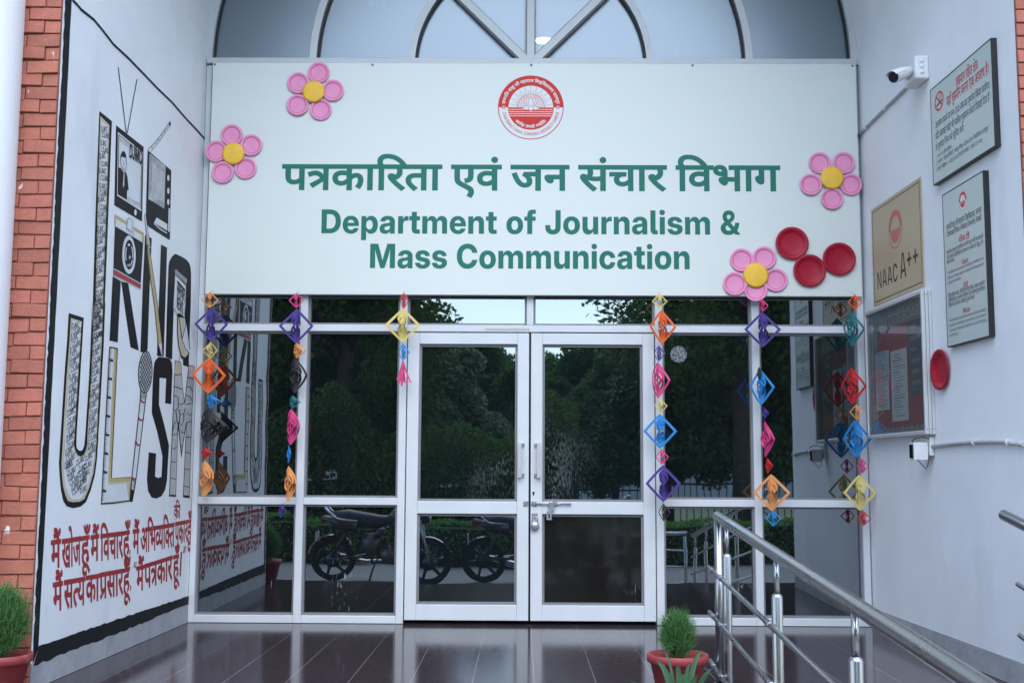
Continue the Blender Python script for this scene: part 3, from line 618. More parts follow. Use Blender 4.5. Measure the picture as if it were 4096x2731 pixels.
    568: '380,42;326,-12;270~37;171~137;95~225;73,256;51~287;40~323;40,340;40~359;70~393;104,393;129~393;166~370;181,350;202~369;217~428;217,458;217~488;208~536;201,551;0,551;0,622;494,622;520~632;552,632;593~632;668~597;716~525;716,469;716~395;636~303;562,274;585~238;643~203;694,203;746~203;820~243;852,275;852,551;770,551;770,622;1036,622;1036,551;933,551;933,0;852,0;852,180;823~161;743~132;688,132;619~132;513~197;484,259;436~251;380,251;338~251;245~266;212,277;192~264;167,253;208~201;319~91|369,322;410~322;479~328;519,337;582~358;635~422;635,467;635~517;588~568;551,568;526~568;494~544;494,521;494~470;575,461;567,391;502~400;426~461;426,519;426~536;430,551;281,551;288~534;298~488;298,458;298~416;279~354;262,333;314~322',
    655: '89,551;0,551;0,622;81,622;-52~824;-219,824;-283~824;-357~767;-357,717;-357~684;-335~635;-322,615;-406,615;-420~641;-438~696;-438,728;-438~804;-328~896;-234,896;-103~896;92~751;165,622;273,622;273,551;170,551;170,0;89,0',
    799: '46,-129;61~-70;88~64;95,116;192,116;199,105;186~52;138~-74;113,-129',
    801: '72,54;72~91;108~121;133,121;159~121;196~91;196,54;196~18;159~-14;133,-14;108~-14;72~18',
    802: '305,833;387,833;125,-166;42,-166',
    813: '147,414;121~414;85~446;85,482;85~520;121~550;147,550;173~550;209~520;209,482;209~446;173~414|147,-14;121~-14;85~18;85,54;85~92;121~122;147,122;173~122;209~92;209,54;209~18;173~-14',
}
LATIN = {
    'B ': (260, ""),
    'B&': (668, '276,-11;200~-11;90~43;30~136;30,193;30~234;61~298;120~354;163,382;313,479;329~490;351~514;361~539;361,551;361~573;328~605;298,605;279~605;250~590;234~563;234,544;234~522;256~478;298~426;327,393;674,0;504,0;214,318;185~351;130~422;95~500;95,546;95~600;146~687;237~737;298,737;357~737;442~690;489~610;489,561;489~528;467~468;424~415;393,393;244,286;219~268;190~229;190,202;190~178;214~141;258~120;286,120;324~120;398~156;459~222;496~310;496,362;630,362;630~301;604~192;551~104;511,74;467,50;426~19;325~-11'),
    'B+': (645, '254,30;254,541;391,541;391,30|67,220;67,351;577,351;577,220'),
    'BA': (746, '11,0;259,728;484,728;735,0;545,0;443,325;419~403;374~570;349,665;392,665;368~570;323~403;300,325;197,0|178,149;178,281;568,281;568,149'),
    'BB': (654, '52,0;52,728;352,728;433~728;543~681;600~598;600,543;600~501;566~435;506~392;465,383;465,379;510~377;583~333;627~256;627,204;627~145;568~53;455~0;374,0|220,133;342,133;395~133;452~179;452,219;452~247;426~288;378~310;344,310;220,310|220,429;332,429;361~429;405~449;429~487;429,513;429~550;378~595;333,595;220,595'),
    'BC': (734, '379,-11;280~-11;123~78;32~245;32,363;32~482;123~650;280~738;379,738;444~738;556~701;641~630;695~530;703,467;531,467;526~496;501~541;462~573;412~590;382,590;326~590;247~535;204~434;204,363;204~292;247~191;326~138;382,138;412~138;461~154;500~186;526~231;532,260;703,260;696~203;645~104;561~30;448~-11'),
    'BD': (712, '319,0;127,0;127,143;311,143;377~143;465~191;509~289;509,364;509~439;465~537;376~584;309,584;123,584;123,728;320,728;430~728;592~639;680~476;680,364;680~252;592~88;431~0|222,728;222,0;52,0;52,728'),
    'BE': (614, '52,0;52,728;576,728;576,585;222,585;222,436;549,436;549,297;222,297;222,142;576,142;576,0'),
    'BH': (732, '52,0;52,728;222,728;222,442;510,442;510,728;680,728;680,0;510,0;510,300;222,300;222,0'),
    'BI': (441, '30,0;30,137;136,137;136,591;30,591;30,728;411,728;411,591;305,591;305,137;411,137;411,0'),
    'BJ': (578, '275,-11;158~-11;27~111;27,224;27,272;190,272;190,222;190~176;234~128;274,128;313~128;358~176;358,222;358,728;527,728;527,221;527~110;394~-11'),
    'BK': (715, '177,140;177,325;201~360;247~425;297~491;326,527;492,728;694,728;388,365;373,367|52,0;52,728;222,728;222,545;221,350;222,269;222,0|507,0;306,315;410,442;704,0'),
    'BM': (920, '52,0;52,728;308,728;406,433;414~408;435~330;456~244;475~164;480,136;442,136;447~164;465~243;487~330;507~408;515,433;611,728;868,728;868,0;700,0;700,320;700~344;701~418;704~503;706~590;706,629;722,629;712~588;689~499;666~415;645~344;637,320;530,0;391,0;282,320;274~344;253~414;229~499;205~588;194,629;214,629;214~591;216~504;218~418;220~344;220,320;220,0'),
    'BN': (744, '52,0;52,728;233,728;443,390;457~367;493~303;530~228;548,188;530,160;527~198;523~292;520~379;520,407;520,728;692,728;692,0;511,0;319,308;301~338;260~410;214~498;187,550;214,559;217~506;222~409;224~332;224,309;224,0'),
    'BO': (757, '379,-11;281~-11;124~78;32~245;32,363;32~482;124~650;281~738;379,738;477~738;633~650;725~482;725,363;725~245;633~77;477~-11|379,138;432~138;510~191;553~291;553,363;553~436;510~537;432~590;379,590;326~590;247~537;204~436;204,363;204~291;247~191;326~138'),
    'BP': (643, '52,0;52,728;348,728;431~728;552~666;617~555;617,481;617~406;551~295;429~235;345,235;153,235;153,373;327,373;365~373;419~400;447~448;447,481;447~514;419~561;365~588;327,588;222,588;222,0'),
    'BR': (658, '52,0;52,728;349,728;433~728;553~668;619~559;619,484;619~411;551~304;427~247;342,247;155,247;155,382;329,382;367~382;421~406;449~452;449,484;449~517;420~564;367~588;328,588;222,588;222,0|458,0;289,330;467,330;640,0'),
    'BS': (663, '336,-11;242~-11;107~46;35~158;34,239;197,239;199~204;233~154;295~128;336,128;373~128;428~148;459~185;459,209;459~230;433~261;378~285;336,294;260,310;158~332;50~433;50,514;50~581;122~682;250~738;334,738;419~738;544~682;613~577;615,506;455,506;451~550;388~600;335,600;300~600;250~580;223~545;223,523;223~501;248~471;300~450;338,441;402,427;459~416;544~379;600~327;628~259;628,216;628~145;559~43;428~-11'),
    'BT': (656, '26,585;26,728;630,728;630,585;413,585;413,0;243,0;243,585'),
    'BU': (714, '357,-11;265~-11;128~56;52~176;52,256;52,728;219,728;219,270;219~231;254~170;316~136;357,136;398~136;460~170;495~231;495,270;495,728;662,728;662,256;662~176;586~56;449~-11'),
    'BV': (740, '262,0;11,728;198,728;303,402;326~326;372~158;397,65;353,65;376~158;421~326;443,402;544,728;729,728;485,0'),
    'BW': (1029, '205,0;11,728;195,728;270,398;281~350;299~247;316~145;325,96;290,96;299~145;318~247;338~350;350,398;429,728;600,728;680,398;691~350;711~247;730~145;739,96;704,96;713~145;730~247;749~350;759,398;834,728;1019,728;824,0;634,0;542,361;529~413;507~541;492,616;538,616;521~542;501~414;487,361;396,0'),
    'BY': (723, '281,0;281,264;11,728;207,728;323,510;339~480;367~420;381,386;350,386;363~421;390~481;405,510;517,728;712,728;447,264;447,0'),
    'Ba': (574, '207,-9;155~-9;75~25;29~95;29,147;29~192;61~252;117~289;190~309;231,312;277~316;333~326;358~343;358,359;358,362;358~379;340~405;307~419;283,419;259~419;223~404;201~378;198,360;46,368;53~420;113~496;216~537;287,537;340~537;427~513;489~467;522~400;522,357;522,0;363,0;363,74;361,74;346~47;303~10;245~-9|257,100;286~100;333~123;360~163;360,189;360,239;353~236;333~230;307~224;279~220;265,217;241~214;205~198;185~173;185,154;185~137;203~113;235~100'),
    'Bc': (577, '298,-11;217~-11;96~58;30~181;30,263;30~345;96~468;217~538;298,538;351~538;439~508;505~454;544~379;549,333;393,323;390~343;375~374;351~397;320~408;301,408;268~408;222~373;197~308;197,263;197~219;222~153;268~118;301,118;320~118;351~130;375~153;390~185;393,206;549,195;545~149;506~74;440~19;351~-11'),
    'Be': (582, '298,-11;217~-11;96~57;30~181;30,263;30~344;96~468;215~538;293,538;350~538;446~500;516~429;554~329;554,267;554,223;86,223;86,322;476,322;400,300;400~336;375~388;329~416;296,416;263~416;216~388;191~337;191,301;191,230;191~192;218~137;268~109;303,109;327~109;367~122;394~148;400,166;548,156;537~106;468~31;363~-11'),
    'Bf': (398, '375,528;375,402;9,402;9,528|103,0;103,576;103~631;145~705;225~741;283,741;315~741;371~737;383,735;373,610;365~611;335~613;322,613;292~613;267~587;267,559;267,0'),
    'Bi': (268, '51,0;51,528;216,528;216,0|134,585;95~585;44~633;44,668;44~703;95~750;133,750;172~750;223~703;223,668;223~633;172~585'),
    'Bl': (300, '229,-1;136~-1;51~70;51,148;51,728;216,728;216,165;216~143;235~124;256,124;263~124;275~124;280,125;290,4;278~2;247~-1'),
    'Bm': (909, '51,0;51,528;207,528;211,400;201,400;214~448;264~508;331~538;367,538;426~538;507~467;520,395;504,395;515~443;568~506;642~538;683,538;734~538;813~493;858~411;858,353;858,0;693,0;693,317;693~359;648~403;614,403;589~403;553~381;533~341;533,315;533,0;376,0;376,320;376~358;333~403;298,403;274~403;237~381;216~340;216,311;216,0'),
    'Bn': (612, '216,294;216,0;51,0;51,528;211,528;212,390;194,390;217~457;306~537;378,537;435~537;516~488;561~397;561,333;561,0;396,0;396,301;396~347;350~398;308,398;281~398;239~375;216~329'),
    'Bo': (602, '301,-11;219~-11;97~57;30~180;30,263;30~346;97~469;219~538;301,538;383~538;505~469;572~346;572,263;572~180;505~57;383~-11|301,118;333~118;379~153;405~219;405,263;405~308;379~373;333~408;301,408;269~408;222~373;197~308;197,263;197~218;222~153;269~118'),
    'Bp': (619, '51,-204;51,528;214,528;214,450;218,450;231~475;273~515;332~537;369,537;432~537;531~472;589~350;589,264;589~178;533~56;433~-10;368,-10;331~-10;273~13;231~54;219,81;216,81;216,-204|318,121;351~121;397~156;422~220;422,264;422~308;397~372;351~407;318,407;286~407;237~372;211~308;211,264;211~221;237~156;286~121'),
    'Br': (401, '51,0;51,528;211,528;211,434;214,434;228~485;292~532;341,532;354~532;377~530;387,529;387,390;377~391;339~394;321,394;291~394;243~367;216~316;216,280;216,0'),
    'Bs': (549, '278,-12;208~-12;100~30;34~107;27,161;186,170;192~139;238~103;278,103;315~103;356~129;356,150;356~168;323~191;291,197;197,214;119~229;40~306;40,368;40~420;96~496;200~537;272,537;342~537;445~496;504~422;509,370;360,361;356~389;311~423;277,423;244~423;204~397;204,377;204~359;233~336;263,330;366,311;446~296;523~226;523,167;523~113;461~33;350~-12'),
    'Bt': (384, '359,528;359,402;9,402;9,528|91,664;256,664;256,169;256~145;277~125;303,125;314~125;349~126;356,127;365,2;346~-1;294~-3;268,-3;178~-3;91~71;91,147'),
    'Bu': (612, '234,-9;178~-9;96~40;51~131;51,194;51,528;216,528;216,227;216~180;262~129;304,129;332~129;373~153;396~199;396,234;396,528;561,528;561,0;401,0;400,137;418,137;395~70;307~-9'),
    'R ': (260, ""),
    'R+': (648, '278,47;278,524;368,524;368,47|85,243;85,328;562,328;562,243'),
    'R,': (269, '48,-179;91,103;200,103;121,-179'),
    'R-': (648, '483,352;483,265;162,265;162,352'),
    'R.': (269, '136,-7;107~-7;67~33;67,62;67~91;107~132;136,132;165~132;205~91;205,62;205~33;165~-7'),
    'R0': (648, '324,-10;241~-10;125~78;65~245;65,363;65~481;126~648;241~737;324,737;407~737;523~648;583~481;583,363;583~245;523~78;408~-10|324,79;376~79;447~145;483~273;483,363;483~455;447~582;376~649;324,649;273~649;201~582;165~455;165,363;165~273;201~145;273~79'),
    'R1': (648, '106,0;106,86;563,86;563,0|402,728;402,0;300,0;300,633;295,633;121,505;121,612;279,728'),
    'R2': (648, '88,0;88,74;333,333;372~375;424~438;451~497;451,529;451~567;416~621;356~650;319,650;278~650;219~617;187~558;187,518;88,518;88~584;149~683;254~737;321,737;388~737;491~683;549~590;549,532;549~492;520~417;447~321;381,253;231,95;231,89;561,89;561,0'),
    'R3': (648, '311,-10;243~-10;130~38;61~126;57,187;162,187;166~153;207~104;272~80;312,80;355~80;423~109;463~166;463,209;463~246;427~310;350~349;288,349;225,349;225,428;405,633;405,638;94,638;94,728;538,728;538,652;306,394;306,412;386~421;503~368;567~268;567,207;567~143;501~45;385~-10'),
    'R4': (648, '54,144;54,228;341,728;442,728;162,239;162,233;594,233;594,144|398,0;398,169;399,208;399,454;495,454;495,0'),
    'R5': (648, '316,-10;250~-10;145~41;83~131;81,187;181,187;184~156;221~106;280~79;316,79;358~79;425~118;462~188;462,232;462~278;423~349;355~390;310,390;277~390;209~368;189,350;93,363;135,728;528,728;528,638;221,638;197,431;201,431;223~451;293~477;332,477;382~477;466~441;529~375;563~287;563,234;563~164;499~54;388~-10'),
    'R6': (648, '324,-10;256~-10;149~51;87~160;87,232;87~285;132~400;189,484;354,728;463,728;223,376;208,376;218~396;257~430;309~450;340,450;407~450;505~395;561~295;561,226;561~158;499~51;393~-10|324,77;365~77;427~116;463~183;463,226;463~270;427~337;365~374;324,374;284~374;221~337;185~271;185,227;185~183;221~116;284~77'),
    'R7': (648, '135,0;454,633;454,638;85,638;85,728;562,728;562,634;243,0'),
    'R8': (648, '324,-10;248~-10;133~43;69~135;69,194;69~240;106~318;172~370;213,378;213,382;159~395;95~486;95,544;95~599;154~687;257~737;324,737;389~737;492~687;552~599;552,544;552~486;487~395;434,382;434,378;475~370;540~318;579~240;579,194;579~135;514~43;398~-10|324,76;370~76;438~107;475~163;475,200;475~239;435~299;367~333;324,333;279~333;211~299;172~239;172,200;172~163;208~107;277~76|324,416;361~416;418~446;452~500;452,535;452~570;420~622;362~651;324,651;285~651;227~622;195~570;195,535;195~500;228~446;286~416'),
    'R9': (648, '323,737;392~737;499~676;561~567;561,496;561~443;516~327;459,244;294,0;184,0;425,351;439,351;429~331;391~298;338~278;307,278;241~278;142~333;87~433;87,501;87~570;148~676;255~737|323,651;283~651;221~612;185~545;185,502;185~458;221~391;283~353;323,353;364~353;427~391;463~457;463,500;463~544;427~612;365~651'),
    'RC': (732, '383,-10;289~-10;141~80;57~248;57,363;57~480;142~647;289~737;383,737;439~737;539~705;618~642;670~552;680,495;576,495;569~531;533~586;481~624;418~643;383,643;319~643;218~578;159~454;159,363;159~273;218~149;320~85;383,85;418~85;481~104;533~142;569~197;576,233;680,233;671~178;620~89;541~25;441~-10'),
    'RD': (722, '316,0;138,0;138,91;310,91;396~91;508~155;564~278;564,365;564~451;509~573;399~637;317,637;134,637;134,728;324,728;431~728;583~641;665~478;665,365;665~251;583~88;427~0|187,728;187,0;84,0;84,728'),
    'RJ': (573, '268,-10;169~-10;46~104;46,210;46,250;149,250;149,210;149~146;214~79;268,79;322~79;387~146;387,210;387,728;490,728;490,210;490~105;367~-10'),
    'RK': (681, '156,200;156,306;180~341;229~405;280~466;309,497;519,728;652,728;342,390;335,392|84,0;84,728;187,728;187,488;185,326;187,275;187,0|531,0;277,362;341,442;653,0'),
    'RM': (909, '84,0;84,728;234,728;401,292;408~274;425~221;443~159;460~98;466,73;444,73;450~97;467~157;485~219;502~274;509,292;675,728;825,728;825,0;723,0;723,402;723~425;723~485;725~552;727~621;727,653;735,653;725~618;702~545;680~477;660~421;653,402;499,0;410,0;253,402;246~420;227~475;204~542;181~616;169,653;179,653;179~624;181~557;182~488;183~426;183,402;183,0'),
    'RS': (644, '323,-12;243~-12;125~39;58~133;54,197;158,197;162~157;208~104;281~79;323,79;370~79;445~109;489~165;489,201;489~235;451~277;387~304;348,315;262,339;173~363;74~456;74,530;74~592;141~686;257~737;329,737;402~737;514~686;579~596;580,540;480,540;474~591;389~647;326,647;281~647;213~618;176~568;176,535;176~499;221~455;283~430;311,423;382,403;414~395;487~366;550~320;590~250;590,200;590~139;527~43;408~-12'),
    'RT': (650, '46,638;46,728;604,728;604,638;377,638;377,0;274,0;274,638'),
    'RU': (742, '371,-11;285~-11;155~56;84~173;84,249;84,728;187,728;187,257;187~207;232~128;314~83;371,83;428~83;511~128;555~207;555,257;555,728;658,728;658,249;658~173;587~56;458~-11'),
    'Ra': (565, '227,-12;175~-12;91~26;42~101;42,155;42~201;78~261;140~295;215~312;253,317;302~323;363~330;392~347;392,366;392,369;392~401;368~446;319~470;283,470;246~470;193~447;160~412;151,393;58,420;77~469;148~527;236~553;281,553;311~553;384~538;449~498;491~423;491,361;491,0;394,0;394,75;389,75;379~54;337~14;273~-12|247,70;293~70;358~106;392~165;392,197;392,269;386~263;352~254;308~246;267~241;255,239;224~236;171~217;140~182;140,152;140~125;168~89;216~70'),
    'Rb': (616, '338,-11;287~-11;224~23;189~69;180,85;170,85;170,0;74,0;74,728;173,728;173,458;180,458;189~474;223~518;285~553;337,553;404~553;508~485;567~359;567,272;567~184;508~57;405~-11|318,75;367~75;433~127;466~217;466,272;466~327;433~415;368~467;318,467;271~467;205~418;172~331;172,272;172~214;206~125;271~75'),
    'Rc': (574, '301,-12;225~-12;112~59;49~186;49,270;49~355;112~482;225~553;301,553;342~553;414~531;473~491;515~433;526,396;432,372;426~393;403~428;370~453;327~467;301,467;249~467;182~413;149~324;149,270;149~217;182~128;249~74;301,74;327~74;371~88;405~115;428~152;434,173;528,149;517~111;475~52;416~10;342~-12'),
    'Rd': (616, '278,-11;211~-11;107~57;49~184;49,272;49~359;108~485;212~553;278,553;330~553;393~518;427~474;436,458;442,458;442,728;541,728;541,0;445,0;445,85;436,85;427~69;392~23;329~-11|297,75;345~75;410~125;444~214;444,272;444~331;411~418;345~467;297,467;248~467;182~415;149~327;149,272;149~217;183~127;249~75'),
    'Re': (585, '307,-12;227~-12;111~58;49~184;49,269;49~353;110~481;222~553;297,553;343~553;429~523;498~458;539~354;539,279;539,242;108,242;108,319;487,319;441,292;441~344;408~424;345~469;298,469;250~469;183~423;148~348;148,305;148,253;148~195;188~114;260~73;308,73;339~73;390~90;426~126;436,153;530,129;517~87;456~24;365~-12'),
    'Rf': (375, '338,546;338,464;10,464;10,546|115,0;115,613;115~662;160~728;233~762;274,762;306~762;350~751;361,747;336,665;329~668;306~673;288,673;249~673;214~634;214,596;214,0'),
    'Rg': (617, '300,-216;238~-216;147~-184;87~-132;71,-100;153,-56;163~-72;197~-108;254~-134;299,-134;363~-134;444~-73;444,-8;444,99;435,99;426~83;391~40;329~9;278,9;213~9;109~70;49~189;49,275;49~361;109~485;213~553;279,553;331~553;394~519;429~474;438,458;446,458;446,546;542,546;542,-11;542~-82;478~-173;368~-216|298,93;346~93;411~137;445~219;445,277;445~333;411~419;346~467;298,467;249~467;183~416;149~330;149,277;149~222;183~139;249~93'),
    'Rh': (597, '173,325;173,0;74,0;74,728;173,728;173,413;158,413;182~487;274~553;337,553;393~553;476~507;523~415;523,347;523,0;424,0;424,336;424~397;360~466;305,466;267~466;208~433;173~370'),
    'Ri': (248, '74,0;74,546;173,546;173,0|124,632;98~632;60~668;60,693;60~719;98~754;124,754;151~754;189~719;189,693;189~668;151~632'),
    'Rj': (248, '74,546;173,546;173,-37;174~-91;135~-166;60~-204;5,-204;-15,-204;-15,-117;2,-117;40~-117;74~-75;74,-37|124,632;97~632;59~668;59,693;59~719;97~754;124,754;151~754;189~719;189,693;189~668;151~632'),
    'Rk': (555, '166,190;166,311;183,311;407,546;527,546;277,284;263,284|74,0;74,728;173,728;173,0|419,0;218,262;287,332;543,0'),
    'Rl': (282, '204,-4;139~-4;74~63;74,125;74,728;173,728;173,147;173~111;191~82;218,82;231~82;246~83;252,85;270,5;259~2;223~-4'),
    'Rm': (883, '74,0;74,546;169,546;171,421;163,421;175~467;223~526;289~555;324,555;383~555;457~482;469,419;456,419;466~462;519~523;593~555;636,555;684~555;762~514;808~431;808,368;808,0;710,0;710,361;710~418;646~467;604,467;569~467;518~438;490~386;490,353;490,0;392,0;392,369;392~413;334~467;290,467;259~467;205~439;173~383;173,341;173,0'),
    'Rn': (597, '173,325;173,0;74,0;74,546;169,546;170,413;158,413;182~487;274~553;337,553;393~553;476~507;522~415;522,347;522,0;424,0;424,336;424~397;360~466;305,466;267~466;208~433;173~370'),
    'Ro': (602, '301,-12;225~-12;112~59;49~186;49,270;49~355;112~482;225~553;301,553;377~553;490~482;553~355;553,270;553~186;490~59;377~-12|301,74;353~74;421~128;453~217;453,270;453~323;421~413;353~467;301,467;249~467;182~413;149~323;149,270;149~217;182~128;249~74'),
    'Rp': (616, '74,-204;74,546;170,546;170,458;180,458;189~474;223~518;285~553;337,553;404~553;508~485;567~359;567,272;567~184;508~57;405~-11;338,-11;287~-11;224~23;189~69;180,85;173,85;173,-204|318,75;367~75;433~127;466~217;466,272;466~327;433~415;368~467;318,467;271~467;205~418;172~331;172,272;172~214;206~125;271~75'),
    'Rr': (382, '74,0;74,546;170,546;170,460;176,460;191~503;267~554;316,554;326~554;352~552;360,552;360,455;356~457;323~461;306,461;268~461;207~429;173~373;173,336;173,0'),
    'Rs': (534, '266,-12;208~-12;118~22;60~88;50,135;143,156;155~112;218~71;266,71;320~71;384~117;384,149;384~176;346~212;306,221;215,242;140~259;66~333;66,392;66~440;120~512;213~553;273,553;331~553;413~519;464~458;475,419;387,398;376~427;325~472;274,472;228~472;166~430;166,398;166~369;207~334;254,323;339,304;414~287;486~213;486,156;486~108;431~32;331~-12'),
    'Rt': (334, '300,546;300,464;10,464;10,546|91,676;189,676;189,145;189~110;218~78;251,78;259~78;286~82;296,84;315,3;299~-2;262~-7;244,-7;171~-7;91~69;91,137'),
    'Ru': (597, '260,-7;205~-7;121~39;74~131;74,199;74,546;173,546;173,210;173~149;237~80;292,80;330~80;389~113;424~176;424,221;424,546;523,546;523,0;428,0;427,133;439,133;414~58;322~-7'),
    'Rv': (569, '231,0;24,546;131,546;243,230;261~179;287~77;301,28;269,28;283~77;309~179;326,230;438,546;545,546;338,0'),
    'Rw': (824, '195,0;31,546;135,546;198,314;211~265;242~140;257,62;241,62;256~137;286~262;300,314;362,546;464,546;525,314;539~263;569~139;583,62;567,62;582~138;612~262;626,314;689,546;794,546;629,0;530,0;461,240;451~277;431~355;412~436;402,477;422,477;413~437;393~355;373~276;363,240;294,0'),
    'Rx': (552, '30,0;244,318;244,242;41,546;154,546;218,444;244~402;282~329;303,295;255,295;276~329;311~402;337,444;403,546;514,546;309,239;309,313;523,0;410,0;334,119;308~159;271~231;251,264;299,264;279~231;244~159;218,119;141,0'),
    'Ry': (569, '67,-197;91,-114;102,-117;129~-124;174~-118;207~-82;219,-45;232,-3;24,546;131,546;243,230;261~178;286~77;300,28;267,28;281~77;307~179;325,230;439,546;545,546;307,-78;290~-122;243~-180;178~-208;137,-208;112~-208;75~-201'),
    'R“': (459, '79,446;157,728;231,728;188,446|267,446;346,728;420,728;377,446'),
    'R”': (457, '79,446;122,728;231,728;152,446|266,446;309,728;418,728;339,446'),
}
# ------------------------------------------------------------------ materials
M = {}
M['wall'] = mat('white_wall_paint', (0.80, 0.81, 0.835), 0.72, var=0.055, scale=1.7, bump=0.2, bscale=11,
                streak=((0.50, 0.50, 0.51), (2.2, 2.2, 0.6), 0.60, 0.95))
M['skirt'] = mat('grey_cement_skirting', (0.36, 0.37, 0.39), 0.7, var=0.18, scale=6, bump=0.3, bscale=30)
M['black_paint'] = mat('black_wall_paint', (0.010, 0.011, 0.014), 0.6, var=0.25, scale=9, spec=0.2)
M['red_paint'] = mat('red_wall_paint', (0.36, 0.022, 0.026), 0.5, var=0.12, scale=10)
M['cream_paint'] = mat('cream_wall_paint', (0.56, 0.50, 0.36), 0.65, var=0.12, scale=6)
M['yellow_paint'] = mat('ochre_wall_paint', (0.50, 0.38, 0.17), 0.65, var=0.12, scale=8)
M['white_paint'] = mat('white_mural_paint', (0.68, 0.70, 0.73), 0.65, var=0.05, scale=8)
M['grey_paint'] = mat('grey_mural_paint', (0.36, 0.37, 0.39), 0.65, var=0.35, scale=22)
M['pale_grey_paint'] = mat('pale_grey_mural_paint', (0.5, 0.5, 0.5), 0.65, var=0.2, scale=20)
M['brick'] = mat('red_facing_brick', (0.42, 0.14, 0.09), 0.78, var=0.16, scale=14, bump=0.35, bscale=90, attr='brick_tone',
                 streak=((0.72, 0.70, 0.68), (16, 16, 9), 0.70, 0.76))
M['mortar'] = mat('red_brick_mortar', (0.25, 0.085, 0.058), 0.9, var=0.2, scale=30, bump=0.3)
M['alu'] = mat('white_painted_aluminium', (0.62, 0.64, 0.66), 0.38, var=0.06, scale=2.5, spec=0.5,
               streak=((0.40, 0.40, 0.40), (26, 26, 12), 0.74, 0.86))
M['alu_fan'] = mat('weathered_fanlight_aluminium', (0.50, 0.52, 0.53), 0.4, var=0.08, scale=5, streak=((0.30, 0.30, 0.30), (20, 20, 12), 0.70, 0.85))
M['bead'] = mat('grey_glazing_bead', (0.20, 0.20, 0.21), 0.45, var=0.1, scale=6)
M['dark'] = mat('black_rubber', (0.01, 0.01, 0.011), 0.6)
M['steel'] = mat('brushed_stainless_steel', (0.44, 0.45, 0.46), 0.29, metal=1.0, var=0.05, scale=3)
M['handle'] = mat('pale_anodised_handle', (0.55, 0.56, 0.57), 0.32, metal=0.25, var=0.05, scale=20)
M['chrome'] = mat('worn_chrome', (0.52, 0.53, 0.55), 0.28, metal=0.75, var=0.05, scale=30)
M['sign'] = mat('sign_panel_face', (0.67, 0.70, 0.655), 0.4, var=0.02, scale=1.0, streak=((0.38, 0.37, 0.35), (17, 17, 17), 0.765, 0.80))
M['green'] = mat('green_vinyl_letters', (0.020, 0.165, 0.118), 0.5, var=0.05, scale=3, spec=0.2)
M['crest_red'] = mat('crest_red_print', (0.62, 0.034, 0.026), 0.5, spec=0.2)
M['crest_white'] = mat('crest_white_print', (0.66, 0.70, 0.68), 0.4)
M['plastic_white'] = mat('white_plastic', (0.72, 0.73, 0.73), 0.4, var=0.05, scale=20, streak=((0.33, 0.32, 0.31), (30, 30, 30), 0.62, 0.8))
M['plastic_grey'] = mat('grey_pvc_conduit', (0.42, 0.42, 0.43), 0.5, var=0.18, scale=24)
M['lens'] = mat('camera_lens_glass', (0.008, 0.008, 0.012), 0.06, spec=0.6)


